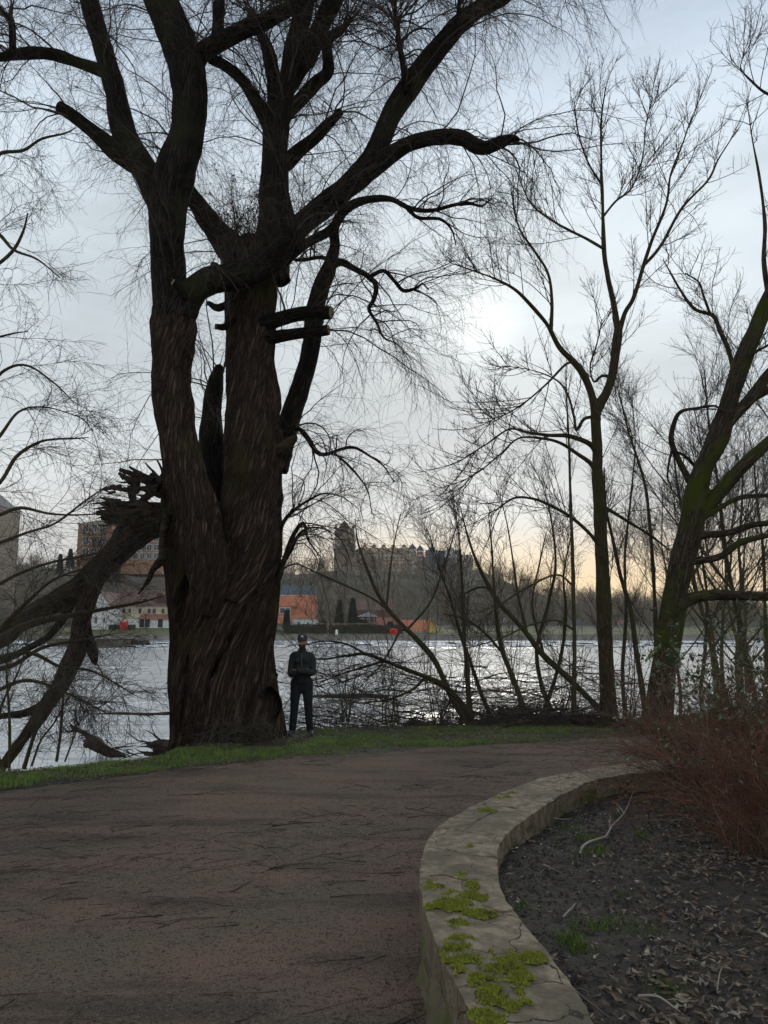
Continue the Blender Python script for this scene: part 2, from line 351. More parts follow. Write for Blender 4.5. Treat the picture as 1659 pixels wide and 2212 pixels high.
# path of fine reddish gravel
def path_mat():
    m, nt, b = nt_mat('reddish_gravel'); N = nt.nodes.new; L = nt.links.new
    b.inputs['Roughness'].default_value = .93; b.inputs['Specular IOR Level'].default_value = .2
    tc = N('ShaderNodeTexCoord')
    def nz(sc, de=5, st=(1, 1, 1), ro=.6):
        mp = N('ShaderNodeMapping'); mp.inputs['Scale'].default_value = st; L(tc.outputs['Object'], mp.inputs[0])
        n = N('ShaderNodeTexNoise'); n.inputs['Scale'].default_value = sc; n.inputs['Detail'].default_value = de; n.inputs['Roughness'].default_value = ro; L(mp.outputs[0], n.inputs[0]); return n.outputs[0]
    def mr(v, a, c): r = N('ShaderNodeMapRange'); r.inputs[1].default_value = a; r.inputs[2].default_value = c; L(v, r.inputs[0]); return r.outputs[0]
    def mix(f, a, c):
        x = N('ShaderNodeMix'); x.data_type = 'RGBA'
        for i, v in ((6, a), (7, c)):
            if isinstance(v, tuple): x.inputs[i].default_value = (*v, 1)
            else: L(v, x.inputs[i])
        L(f, x.inputs[0]); return x.outputs[2]
    c = mix(mr(nz(1.1, 6, (.8, 1.6, 1)), .40, .62), (.155, .120, .082), (.215, .132, .098))
    c = mix(mr(nz(.9, 6, (.6, 2.2, 1)), .50, .66), c, (.095, .070, .050)); c = mix(mr(nz(34, 6, (.6, 1.3, 1)), .56, .70), c, (.036, .026, .020)); c = mix(mr(nz(52, 5), .60, .74), c, (.20, .155, .125))
    v = N('ShaderNodeTexVoronoi'); v.inputs['Scale'].default_value = 130; L(tc.outputs['Object'], v.inputs[0])
    sv = N('ShaderNodeSeparateColor'); L(v.outputs['Color'], sv.inputs[0])
    c = mix(mr(sv.outputs[0], .90, 1.), c, (.21, .165, .14)); c = mix(mr(sv.outputs[1], .82, .99), c, (.040, .022, .018))
    L(c, b.inputs['Base Color'])
    h = N('ShaderNodeMath'); h.operation = 'MULTIPLY_ADD'; h.inputs[1].default_value = .5; L(v.outputs['Distance'], h.inputs[0]); L(nz(40, 6), h.inputs[2])
    bp = N('ShaderNodeBump'); bp.inputs['Strength'].default_value = 1.; bp.inputs['Distance'].default_value = .025; L(h.outputs[0], bp.inputs['Height']); L(bp.outputs[0], b.inputs['Normal'])
    return m
u = np.linspace(0, 1, 220) ** .85; xx = np.concatenate([np.linspace(-14, -6, 30)[:-1], np.arange(-6, 9, .06), np.linspace(9, 16, 25)])
Xp, Up = np.meshgrid(xx, u); gj = G(Xp) + .22 * fbm(n3(Xp * 1.7, 0., 0.), 4) + .05 * noise(n3(Xp * 11, 2., 0.)); Yp = -4 + (gj + 4) * Up
def path_h(x, y): return base_h(x, y) + .022 + .009 * fbm(n3(x * .8, y * 1.6, 4.), 3) + .004 * fbm(n3(x * 9, y * 9, 4.), 2)
mb = MB(); grid(mb, Xp, Yp, path_h(Xp, Yp) - .03 * sstep((Up - .985) / .015)); path = tag(mb.build('path', path_mat()), kind='structure')

# river
def water_mat():
    m, nt, b = nt_mat('river_water'); N = nt.nodes.new; L = nt.links.new
    b.inputs['Roughness'].default_value = .20; b.inputs['IOR'].default_value = 1.4; b.inputs['Specular IOR Level'].default_value = .5
    tc = N('ShaderNodeTexCoord')
    def nz(sc, st, de=4, di=0.):
        mp = N('ShaderNodeMapping'); mp.inputs['Scale'].default_value = st; L(tc.outputs['Object'], mp.inputs[0])
        n = N('ShaderNodeTexNoise'); n.inputs['Scale'].default_value = sc; n.inputs['Detail'].default_value = de; n.inputs['Distortion'].default_value = di; L(mp.outputs[0], n.inputs[0]); return n.outputs[0]
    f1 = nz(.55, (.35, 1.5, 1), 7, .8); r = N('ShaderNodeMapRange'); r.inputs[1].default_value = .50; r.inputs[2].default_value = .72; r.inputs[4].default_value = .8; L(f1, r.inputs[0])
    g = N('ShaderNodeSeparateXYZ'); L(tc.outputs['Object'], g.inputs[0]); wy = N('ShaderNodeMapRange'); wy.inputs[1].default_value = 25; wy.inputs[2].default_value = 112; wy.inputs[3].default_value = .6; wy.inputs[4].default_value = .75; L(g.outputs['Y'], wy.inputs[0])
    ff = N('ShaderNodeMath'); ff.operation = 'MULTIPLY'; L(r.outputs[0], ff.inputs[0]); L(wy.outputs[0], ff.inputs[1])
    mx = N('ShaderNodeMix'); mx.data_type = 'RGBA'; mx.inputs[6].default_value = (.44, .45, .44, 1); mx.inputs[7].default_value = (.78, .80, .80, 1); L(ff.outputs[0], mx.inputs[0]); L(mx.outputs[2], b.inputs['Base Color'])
    a = nz(1.5, (.45, 1.9, 1), 5, .3); a2 = nz(7, (.6, 1.8, 1), 3)
    ad = N('ShaderNodeMath'); ad.operation = 'MULTIPLY_ADD'; ad.inputs[1].default_value = .16; L(a2, ad.inputs[0]); L(a, ad.inputs[2])
    bp = N('ShaderNodeBump'); bp.inputs['Strength'].default_value = .9; bp.inputs['Distance'].default_value = .028; L(ad.outputs[0], bp.inputs['Height']); L(bp.outputs[0], b.inputs['Normal'])
    return m
m_water = water_mat()
wx = axis(-700, 700, -20, 20, .25, 1.06); wy = np.concatenate([np.arange(3, 26, .12), 26 + np.cumsum(np.linspace(.14, 1.0, 160)), [151.9]]); wy = wy[(wy < 118) | (wy > 119.5)]
wy = np.unique(np.concatenate([wy[wy < 112], np.arange(112, 119, .5), np.arange(119, 133, .7), np.arange(134, 152, 1.5), [151.95]]))
Xw, Yw = np.meshgrid(wx, wy)
hw = .050 * fbm(n3(Xw * .30, Yw * 1.5, 0.), 4) * sstep((Yw - 8) / 6) + .012 * noise(n3(Xw * 1.2, Yw * 3.1, 1.))
wl = 1 - sstep((Yw - 121 - 2.5 * noise(n3(Xw / 14, 1., 0.))) / 9); hw = hw * (1 + 1.2 * np.exp(-((Yw - 117) / 9) ** 2)) + (1 - wl) * .62
mb = MB(); grid(mb, Xw, Yw, WATER_Z + hw); tag(mb.build('river', m_water), kind='structure')
# broken white water running down the weir
m_foam = mat('foam', (.10, .12, .12), (.84, .86, .87), .9, rough=.6, bump=.8, bscale=2, dist=.5, stretch=(.45, 1.2, 1), lo=.40, hi=.56, detail=8)
fx = np.arange(-66, 60, .5); fu = np.linspace(0, 1, 60); Xf, Uf = np.meshgrid(fx, fu); Y0 = 120.5 + 2.5 * noise(n3(Xf / 14, 1., 0.)); Yf = Y0 - 10 * (1 + .6 * noise(n3(Xf / 6, 3., 1.))) + Uf * (15.5 + 10 * (1 + .6 * noise(n3(Xf / 6, 3., 1.))))
zz = WATER_Z + sstep((Yf - Y0) / 9) * .62 + .05 + .16 * np.abs(fbm(n3(Xf * .7, Yf * .9, 6.), 3)) * np.sin(np.clip(Uf * 1.2, 0, 1) * math.pi)
kp = (fbm(n3(Xf * .35, Yf * .7, 8.), 4) > -.55 + 1.3 * (1 - sstep(Uf / .55)) + .7 * sstep((Uf - .85) / .15)); mb = MB(); grid(mb, Xf, Yf, zz, kp); tag(mb.build('weir_foam', m_foam, smooth=True), kind='structure')

# ---------------------------------------------------------------- curved wall and planting bed
WTOP = .40
def c8(x, y): return WZ(829.5 + x / 2, 1620 + y / 2, WTOP)[:2]
outer = [c8(*p) for p in ((470, 1320), (395, 1150), (310, 1000), (262, 900), (218, 800), (182, 690), (162, 560), (172, 450), (205, 370), (270, 310), (350, 260), (450, 210), (560, 165), (700, 118), (830, 92), (950, 72), (1100, 52), (1240, 40))]
inner = [c8(*p) for p in ((1010, 1290), (850, 1085), (750, 960), (650, 822), (555, 700), (505, 620), (482, 520), (483, 430), (525, 360), (605, 292), (705, 225), (800, 172), (900, 130), (1000, 110), (1130, 98), (1260, 90))]
def resamp(p, n):
    p = catmull(p, n=12); l = np.concatenate([[0], np.cumsum(np.linalg.norm(np.diff(p, axis=0), axis=1))]); t = np.linspace(0, l[-1], n)
    return np.stack([np.interp(t, l, p[:, k]) for k in range(2)], 1)
outer = [np.array([.52, .6]), np.array([.46, 1.4])] + outer + [np.array([4.6, 7.6]), np.array([7, 7.2])]
inner = [np.array([1.15, .6]), np.array([.98, 1.4])] + inner + [np.array([4.6, 7.1]), np.array([7, 6.7])]
NS = 700; OU = resamp(outer, NS); IN = resamp(inner, NS)
# pair outer samples with nearest inner samples
kk = np.array([np.argmin(((IN - o) ** 2).sum(1)) for o in OU]); kk = np.maximum.accumulate(kk); kk = np.convolve(np.pad(kk, 20, 'edge'), np.ones(41) / 41, 'valid')
IN = np.stack([np.interp(kk, np.arange(NS), IN[:, k]) for k in range(2)], 1)
LW = np.concatenate([[0], np.cumsum(np.linalg.norm(np.diff(OU, axis=0), axis=1))]); LT = LW[-1]
def wp(s_, w): return np.stack([np.interp(s_, LW, OU[:, k]) * (1 - w) + np.interp(s_, LW, IN[:, k]) * w for k in range(2)], -1)
m_stone = mat('sandstone', (.125, .094, .060), (.29, .222, .148), 13, bump=1., bscale=30, dist=.02, c3=(.115, .094, .060), s3=3.4, lo3=.46, hi3=.64, detail=10, lo=.38, hi=.62)
def add_cracks(m, sc=3.2, wd=.010, col=(.036, .028, .020)):
    nt = m.node_tree; b = nt.nodes['Principled BSDF']; N = nt.nodes.new; L = nt.links.new; src = b.inputs['Base Color'].links[0].from_socket; tc = N('ShaderNodeTexCoord'); nz = N('ShaderNodeTexNoise'); nz.inputs['Scale'].default_value = 6; nz.inputs['Detail'].default_value = 5; L(tc.outputs['Object'], nz.inputs[0])
    sc_ = N('ShaderNodeVectorMath'); sc_.operation = 'MULTIPLY_ADD'; sc_.inputs[1].default_value = (.16, .16, .16); L(nz.outputs['Color'], sc_.inputs[0]); L(tc.outputs['Object'], sc_.inputs[2]); v = N('ShaderNodeTexVoronoi'); v.feature = 'DISTANCE_TO_EDGE'; v.inputs['Scale'].default_value = sc; L(sc_.outputs[0], v.inputs['Vector'])
    n2 = N('ShaderNodeTexNoise'); n2.inputs['Scale'].default_value = 2.3; L(tc.outputs['Object'], n2.inputs[0]); w = N('ShaderNodeMapRange'); w.inputs[1].default_value = .46; w.inputs[2].default_value = .6; w.inputs[3].default_value = -.004; w.inputs[4].default_value = wd; L(n2.outputs[0], w.inputs[0])
    lt = N('ShaderNodeMath'); lt.operation = 'LESS_THAN'; L(v.outputs['Distance'], lt.inputs[0]); L(w.outputs[0], lt.inputs[1]); mx = N('ShaderNodeMix'); mx.data_type = 'RGBA'; mx.inputs[7].default_value = (*col, 1); L(src, mx.inputs[6]); L(lt.outputs[0], mx.inputs[0]); L(mx.outputs[2], b.inputs['Base Color'])
add_cracks(m_stone)
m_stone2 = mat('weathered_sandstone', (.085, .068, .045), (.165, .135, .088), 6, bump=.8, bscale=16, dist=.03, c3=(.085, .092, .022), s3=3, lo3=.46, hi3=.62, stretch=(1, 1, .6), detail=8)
wall = empty('stone_wall', (OU[200][0], OU[200][1], 0), 'low curved stone wall topped with mossy flagstones between the path and the planting bed', 'wall')
rng = np.random.RandomState(5)
s0 = 0.05; mbs = []; jn = 0
while s0 < LT - .05:
    ln = rng.uniform(.34, .75); s1 = min(s0 + ln, LT); jn += 1
    cuts = [0, 1] if rng.rand() < .45 else [0, rng.uniform(.35, .68), 1]
    sk = rng.uniform(-.12, .12)
    for a, b in zip(cuts[:-1], cuts[1:]):
        mbs.append((s0, s1, a, b, jn))
    s0 = s1
for i, (c, d, a, b, sk) in enumerate(mbs):
    nu, nv = 22, 16; gp = rng.uniform(.0006, .0016); U_, V_ = np.meshgrid(np.linspace(0, 1, nu), np.linspace(0, 1, nv)); ed = np.minimum(np.minimum(U_, 1 - U_) * (d - c), np.minimum(V_, 1 - V_) * (b - a) * .42)
    ww = a + V_ * (b - a) + (gp / .42 if a > 0 else -.02) * (1 - V_) - (gp / .42 if b < 1 else -.03) * V_
    J0 = c + gp + .14 * math.sin(sk * 5.3) * (ww - .5) + .03 * fbm(n3(ww * 6, sk * 7.7, 1.), 3); J1 = d - gp + .14 * math.sin((sk + 1) * 5.3) * (ww - .5) + .03 * fbm(n3(ww * 6, (sk + 1) * 7.7, 1.), 3); ss = J0 + (J1 - J0) * U_
    ww = ww + .035 * fbm(n3(ss * 6, 3.3, 2.), 3) * np.where((V_ < .5) == (a > 0), 1, .6)
    ss = np.clip(ss, 0, LT); xy = wp(ss, ww); tl = rng.uniform(-.0015, .0015)
    z = WTOP + tl - .0035 * (1 - sstep(ed / .006)) + .005 * fbm(np.dstack([xy * 7, ss * 0 + i]), 4) + (U_ - .5) * rng.uniform(-.005, .005)
    if xy[..., 1].max() < .4: continue
    mb = MB(); grid(mb, xy[..., 0], xy[..., 1], z)
    idx = np.arange(nu * nv).reshape(nv, nu); rim = np.concatenate([idx[0], idx[1:, -1], idx[-1, -2::-1], idx[-2:0:-1, 0]]); rv = mb.v[0][rim].copy(); lo = rv.copy(); lo[:, 2] = WTOP - .15; k = np.arange(len(rim)); k2 = (k + 1) % len(rim)
    mid = rv.copy(); mid[:, 2] -= .03; mid[:, :2] += rng.uniform(-.004, .004, (len(rim), 2)); n_ = len(rim)
    mb.add(np.vstack([rv, mid, lo]), np.vstack([np.stack([k2, k, n_ + k, n_ + k2], 1), np.stack([n_ + k2, n_ + k, 2 * n_ + k, 2 * n_ + k2], 1)]))
    mb.build('coping_stone', m_stone, wall)
# rough face below the coping
sf = np.linspace(0, LT, 900); hf = np.linspace(0, 1, 26); Sf, Hf = np.meshgrid(sf, hf); x0 = wp(Sf, 0 * Sf); x1 = wp(Sf, 0 * Sf + 1); od = x0 - x1; od = od / np.linalg.norm(od, axis=-1, keepdims=True)
blk = np.floor(Hf * 2.2 + .2 * noise(n3(Sf * 2, 0., 0.))); joint = np.abs(((Sf * 2.3 + blk * .37) % 1) - .5) * 2; bulge = .032 * fbm(n3(Sf * 3.5, Hf * 3.4, 1.), 5) + .012 * np.abs(noise(n3(Sf * 22, Hf * 9, 2.))) - .018 * sstep((joint - .93) / .07) - .012 * sstep((np.abs((Hf * 2.2) % 1 - .5) * 2 - .93) / .07)
xo = x0 + od * (-.005 + .045 * (1 - Hf) + bulge * np.sin(np.clip(Hf * 1.25, 0, 1) * math.pi * .5)[..., None] if False else (-.024 + .045 * (1 - Hf) + bulge)[..., None])
mb = MB(); grid(mb, xo[..., 0], xo[..., 1], -.25 + Hf * (WTOP - .075 + .25)); mb.q[-1] = mb.q[-1][:, ::-1]
xi = x1 - od * (.0 + .02 * fbm(n3(Sf * 4, Hf * 3, 7.), 3))[..., None]; grid(mb, xi[..., 0], xi[..., 1], -.25 + Hf * (WTOP - .06 + .25))
ct = wp(sf, .02 + 0 * sf); ci = wp(sf, .98 + 0 * sf); grid(mb, np.stack([ct[:, 0], ci[:, 0]]), np.stack([ct[:, 1], ci[:, 1]]), np.full((2, 900), WTOP - .035)); mb.build('wall_face', m_stone2, wall)
# moss cushions
m_moss = mat('moss', (.10, .11, .016), (.30, .30, .035), 80, lo=.3, hi=.7, rough=.9, c3=(.075, .072, .022), s3=14, lo3=.55, hi3=.7)
mossp = [(210, 585, 34, 14), (290, 622, 26, 12), (380, 583, 22, 12), (392, 632, 40, 16), (300, 665, 62, 16), (230, 680, 45, 10), (350, 690, 60, 14), (440, 714, 52, 12), (318, 745, 36, 18), (340, 842, 55, 28), (335, 890, 68, 34), (460, 872, 22, 26),
         (540, 900, 42, 30), (630, 898, 52, 18), (400, 980, 70, 30), (500, 965, 60, 26), (585, 985, 45, 32), (600, 1055, 28, 16), (465, 1050, 50, 20), (520, 1100, 85, 22), (450, 1148, 60, 28), (368, 420, 12, 6), (445, 262, 30, 7), (512, 204, 26, 4), (560, 186, 16, 3), (340, 545, 20, 14)]
def moss(px, py, rx, ry, dens):
    c = c8(px, py); ex = np.linalg.norm(c8(px + rx, py) - c); ey = np.linalg.norm(c8(px, py + ry) - c8(px, py - ry)) / 2; n = int(dens * ex * ey * 3.14)
    a = rng.rand(n) * 2 * math.pi; r = np.sqrt(rng.rand(n)) * 1.5; x = c[0] + np.cos(a) * r * ex; y = c[1] + np.sin(a) * r * ey
    msk = fbm(n3(x * 22, y * 30, 1.), 5) * 1.5 + (1.25 - r) * .55 + rng.randn(n) * .34 > .42; x, y, r = x[msk], y[msk], r[msk]; n = len(x)
    if n < 5: return None
    h = .002 + .008 * np.clip(1 - r, 0, 1) + .004 * noise(n3(x * 60, y * 60, 0.)); p0 = n3(x, y, WTOP + h * .0); hd = rng.rand(n) * 6.28; w_ = rng.uniform(.0025, .0055, n)
    lean = rng.randn(n, 3) * .004; tip = p0 + n3(0, 0, h[:, None][:, 0] + rng.uniform(.0, .006, n)) + lean
    vs = [p0 + np.stack([np.cos(hd + k * 2.094) * w_, np.sin(hd + k * 2.094) * w_, 0 * w_ + h * .35], 1) for k in range(3)] + [tip]
    v = np.stack(vs, 1).reshape(-1, 3); i = np.arange(n)[:, None] * 4; b = MB(); b.add(v, t=np.concatenate([i + [[0, 1, 3]], i + [[1, 2, 3]], i + [[2, 0, 3]]])); return b
for p in mossp:
    b = moss(*p, 420000)
    if b: b.build('moss_patch', m_moss, wall, smooth=False)

# soil of the bed
poly = np.vstack([wp(np.linspace(0, LT, 240), np.full(240, .62)), [[16, 7], [16, -4], [1.0, -4]]])
def inpoly(x, y, P=poly):
    r = np.zeros(x.shape, bool); j = len(P) - 1
    for i in range(len(P)):
        xi_, yi_ = P[i]; xj, yj = P[j]
        if yi_ != yj: r ^= ((yi_ > y) != (yj > y)) & (x < (xj - xi_) * (y - yi_) / (yj - yi_) + xi_)
        j = i
    return r
def bed_h(x, y):
    x = np.asarray(x, float); y = np.asarray(y, float)
    z = .352 - .035 * np.clip(y - 2.4, 0, 4.5) + .02 * fbm(n3(x * 2.1, y * 2.1, 0.), 3) + .010 * np.abs(fbm(n3(x * 14, y * 14, 2.), 3)) + .09 * sstep((x - 1.8) / 3)
    return z
bx_, by_ = np.meshgrid(np.concatenate([np.arange(.2, 4.2, .022), np.arange(4.25, 14, .15)]), np.concatenate([np.arange(-3, 1.8, .15), np.arange(1.9, 7.7, .022)]))
m_soil = mat('dark_soil', (.022, .018, .014), (.062, .048, .036), 14, bump=1., bscale=60, dist=.02, c3=(.075, .060, .045), s3=40, lo3=.62, hi3=.72, detail=8, spec=.3)
mb = MB(); grid(mb, bx_, by_, bed_h(bx_, by_), inpoly(bx_, by_)); tag(mb.build('planting_bed_soil', m_soil), kind='structure')

# ---------------------------------------------------------------- grass on the bank
m_grass = mat('grass', (.085, .145, .025), (.19, .27, .05), 3, rough=.7, c3=(.13, .125, .045), s3=1.6, lo3=.55, hi3=.7)
rng = np.random.RandomState(11)
def blades(x, y, z, h, w_, rng):
    n = len(x); a = rng.rand(n) * 6.28; l = rng.randn(n, 2) * .35; s_ = np.stack([np.cos(a), np.sin(a), 0 * a], 1) * w_[:, None]; b = n3(x, y, z - .005)
    m_ = b + np.stack([l[:, 0] * h * .35, l[:, 1] * h * .35, h * .6], 1); t = b + np.stack([l[:, 0] * h, l[:, 1] * h, h * (1 - .3 * np.hypot(l[:, 0], l[:, 1]))], 1)
    v = np.stack([b - s_, b + s_, m_ + s_ * .7, m_ - s_ * .7, t], 1).reshape(-1, 3); i = np.arange(n)[:, None] * 5
    o = MB(); o.add(v, i + [[0, 1, 2, 3]], i + [[3, 2, 4]]); return o
n = 150000; x = rng.uniform(-8, 9, n); g_, e_ = G(x), E(x); y = g_ - .18 + (e_ + .7 - g_ + .18) * rng.rand(n)
dn = .22 + 1.5 * fbm(n3(x * .9, y * 1.5, 9.), 4) + .5 * sstep((y - g_) / .3) - .45 * sstep((y - (e_ - .1)) / .8) + .45 * np.exp(-((x + 3.6) / 1.6) ** 2) + .3 * np.exp(-((y - g_ - .25) / .25) ** 2)
dn -= 1.2 * (np.hypot(x + 2.35, (y - 12.4)) < 1.25)
k = (rng.rand(n) < dn) & (np.hypot(x + 2.35, y - 12.6) > 1.0); x, y = x[k], y[k]; n = len(x)
h = rng.uniform(.03, .075, n) * (1 + .5 * noise(n3(x * 1.5, y * 1.5, 4.))); tag(blades(x, y, np.maximum(ground_h(x, y), np.where(y < G(x) + .1, path_h(x, y) - .01, -9)), h, rng.uniform(.002, .004, n), rng).build('grass', m_grass, smooth=False), kind='stuff')
# ================================================================== THE OLD WILLOW
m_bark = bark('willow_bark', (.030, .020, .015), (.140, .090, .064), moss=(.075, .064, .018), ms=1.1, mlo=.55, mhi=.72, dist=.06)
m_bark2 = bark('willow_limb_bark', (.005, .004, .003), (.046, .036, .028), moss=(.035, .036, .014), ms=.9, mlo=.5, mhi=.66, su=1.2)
m_torn = mat('torn_wood', (.010, .007, .005), (.085, .058, .036), 9, bump=1., bscale=30, dist=.04, stretch=(.5, 1, 2.2))
m_cut = mat('cut_wood', (.16, .12, .075), (.30, .235, .15), 14, bump=.3, bscale=40, dist=.005)
m_twig = mat('willow_twig', (.045, .034, .026), (.085, .066, .048), 3)
m_twig2 = mat('bare_twig', (.050, .040, .030), (.10, .082, .060), 3)
m_deadleaf = mat('dead_leaf', (.05, .03, .02), (.11, .07, .04), 9)
willow = empty('old_willow_tree', W(500, 1620, 12.6) * [1, 1, 0] + [0, 0, -.3], 'huge gnarled old willow with a twisted fluted trunk and bare drooping twigs', 'tree')
YC = 12.6
def make_trunk():
    rows = np.array([(1085, 392, 575), (1120, 372, 603), (1160, 362, 607), (1195, 356, 608), (1270, 357, 606), (1330, 363, 601), (1375, 367, 595), (1400, 366, 592), (1465, 362, 600), (1510, 366, 609), (1541, 367, 616), (1582, 366, 622), (1615, 350, 630), (1640, 328, 645), (1700, 300, 665)], float)
    c = catmull(rows, n=40); z = W(830, c[:, 0], YC)[:, 2]; xl = W(c[:, 1], c[:, 0], YC)[:, 0]; xr = W(c[:, 2], c[:, 0], YC)[:, 0]
    zz = np.linspace(z.min(), z.max(), 420); o = np.argsort(z); xl = np.interp(zz, z[o], xl[o]); xr = np.interp(zz, z[o], xr[o])
    nt_ = 560; a = np.arange(nt_) / nt_ * 2 * math.pi; A, Z = np.meshgrid(a, zz); cx = ((xl + xr) / 2)[:, None]; rx = ((xr - xl) / 2)[:, None]; ry = np.minimum(rx, 1.02) * (.88 - .50 * sstep((Z - W(830, 1370, YC)[2]) / 1.15))
    Rm = 1.0; lean = .42 + .12 * np.sin(Z * 1.3); q = A * Rm - lean * Z * np.sign(1.)          # grain climbs to the right on the front (a=-90deg)
    fl = .05 * noise(n3(np.cos(A - .45 * Z) * 1.7, np.sin(A - .45 * Z) * 1.7, Z * .5)) + .035 * noise(n3(np.cos(A - .42 * Z) * 4.2, np.sin(A - .42 * Z) * 4.2, Z * .8 + 5))
    ca, sa = np.cos(A - .42 * Z), np.sin(A - .42 * Z)
    r1 = 1 - np.abs(noise(n3(ca * 9, sa * 9, Z * .5))) * 2.2; r2 = 1 - np.abs(noise(n3(ca * 21, sa * 21, Z * 1. + 3))) * 2.2; r3 = noise(n3(ca * 48, sa * 48, Z * 2.4))
    disp = fl + .050 * r1 + .028 * r2 + .008 * r3
    mask = (sstep((z.max() - Z) / .35)); rs = 1 + disp
    # rooty flare
    fz = sstep((.35 - Z) / .9); rs = rs + fz * .10 * noise(n3(ca * 3, sa * 3, 1.))
    X = cx + rx * rs * np.cos(A) * (.35 + .65 * np.sqrt(mask)); Y = YC + ry * rs * np.sin(A) * (.35 + .65 * np.sqrt(mask))
    ax_, ay_ = unproj(np.stack([X, Y, Z], -1)); oy = np.argsort(c[:, 0]); tl_ = np.interp(ay_[:, 140], c[oy, 0], c[oy, 1]); tr_ = np.interp(ay_[:, 140], c[oy, 0], c[oy, 2]); lo_, hi_ = ax_.min(1), ax_.max(1)
    sc_x = ((tr_ - tl_) / (hi_ - lo_))[:, None]; sh_ = (((tl_ + tr_) - (lo_ + hi_)) / 2)[:, None] / F * YC; xc_ = ((lo_ + hi_) / 2 - 829.5)[:, None] / F * YC; X = xc_ + (X - xc_) * sc_x + sh_
    # hollow low on the right and long dark clefts
    P = np.stack([X, Y, Z], -1); px, py = unproj(P); front = np.sin(A) < .1
    def dent(x0, y0, ax, ay, dep, rot=0., jag=.25):
        nonlocal Y
        dx_, dy_ = px - x0, py - y0; u_ = dx_ * math.cos(rot) + dy_ * math.sin(rot); v_ = -dx_ * math.sin(rot) + dy_ * math.cos(rot)
        e = (u_ / ax) ** 2 + (v_ / ay) ** 2 + jag * noise(n3(px * .06, py * .04, 2.)); P[..., 1] += dep * sstep((1.15 - e) / .55) * front
    dent(579, 1524, 25, 38, .42, .12); dent(596, 1455, 12, 9, .16); dent(475, 1415, 6, 55, .16, .42); dent(415, 1300, 38, 75, .26, .1); dent(505, 1360, 7, 60, .09, .40); dent(545, 1500, 6, 60, .06, .35); dent(470, 1235, 40, 14, .15, -.5)
    dent(452, 1480, 5, 70, .06, .3); dent(400, 1480, 6, 80, .07, .1)
    mb = MB(); idx = np.arange(A.size).reshape(A.shape); i2 = np.roll(idx, -1, 1); q4 = np.stack([idx[:-1], i2[:-1], i2[1:], idx[1:]], -1).reshape(-1, 4)
    ag = np.arange(nt_ + 1) / nt_ * 2 * math.pi * Rm; uv = np.stack([ag[None] - .42 * zz[:, None], zz[:, None] + 0 * ag[None]], -1); qu = np.stack([uv[:-1, :-1], uv[:-1, 1:], uv[1:, 1:], uv[1:, :-1]], 2).reshape(-1, 4, 2)
    mb.add(P.reshape(-1, 3), q4, qu=qu)
    tp = P[-1]; k = np.arange(nt_); mb.add(np.vstack([tp, tp.mean(0)]), t=np.stack([k, (k + 1) % nt_, np.full(nt_, nt_)], 1))
    # stems and shells fused into the bole
    for pts, y0, y1, sd in (([(440, 1330, 62), (450, 1245, 94), (436, 1150, 104), (408, 1050, 98), (386, 950, 90), (370, 850, 90), (369, 780, 90), (374, 715, 98), (376, 660, 88)], 11.85, 12.0, 1),
                            ([(500, 1300, 150), (537, 1200, 136), (541, 1100, 130), (544, 1000, 128), (545, 900, 122), (543, 800, 114), (542, 700, 108), (545, 630, 118), (552, 570, 116), (556, 530, 100)], 12.45, 12.85, 2),
                            ([(400, 1330, 60), (384, 1250, 60), (378, 1170, 56), (372, 1090, 56), (368, 1040, 46)], 12.7, 12.6, 3),
                            ([(560, 1260, 70), (578, 1180, 62), (588, 1080, 52), (594, 980, 44), (598, 930, 34)], 12.5, 12.6, 5)):
        p, r = trace(pts, y0, y1, .03); mb.limb(p, r, 110, .22, sd, twist=-.25)
    o = mb.build('trunk', m_bark, willow)
    return P
make_trunk()
WL = []                                                            # (points, radii) that carry twigs
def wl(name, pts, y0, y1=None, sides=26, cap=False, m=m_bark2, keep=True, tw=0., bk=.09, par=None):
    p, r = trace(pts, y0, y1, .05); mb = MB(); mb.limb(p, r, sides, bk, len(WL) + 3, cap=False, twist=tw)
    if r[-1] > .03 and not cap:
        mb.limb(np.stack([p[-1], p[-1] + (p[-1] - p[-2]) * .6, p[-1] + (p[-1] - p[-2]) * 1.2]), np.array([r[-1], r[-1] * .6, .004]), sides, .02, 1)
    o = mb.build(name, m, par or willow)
    if cap:
        rim = p[-1] + (mb.v[-1].reshape(-1, sides, 3)[-1] - p[-1]); c = MB(); k = np.arange(sides); t_ = nrm(p[-1] - p[-2]) * .012
        c.add(np.vstack([rim * 1, p[-1] + (rim - p[-1]) * .82 + t_, (p[-1] + t_ * .7)[None]]), np.stack([k, (k + 1) % sides, sides + (k + 1) % sides, sides + k], 1), np.stack([sides + k, sides + (k + 1) % sides, np.full(sides, 2 * sides)], 1)); c.build('cut_end', m_cut, o)
    if keep: WL.append((p, r))
    return o
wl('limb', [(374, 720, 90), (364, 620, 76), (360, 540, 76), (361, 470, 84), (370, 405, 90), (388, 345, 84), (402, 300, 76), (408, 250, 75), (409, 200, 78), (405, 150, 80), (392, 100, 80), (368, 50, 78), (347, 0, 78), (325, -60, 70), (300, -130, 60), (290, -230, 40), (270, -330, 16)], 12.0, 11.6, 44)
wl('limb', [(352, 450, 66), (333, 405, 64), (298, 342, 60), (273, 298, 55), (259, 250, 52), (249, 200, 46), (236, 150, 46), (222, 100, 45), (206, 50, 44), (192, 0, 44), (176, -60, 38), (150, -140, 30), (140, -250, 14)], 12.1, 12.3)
wl('limb', [(308, 365, 46), (280, 347, 46), (245, 322, 42), (208, 290, 37), (165, 255, 34), (126, 229, 27)], 12.15, 11.7, 24, cap=True)
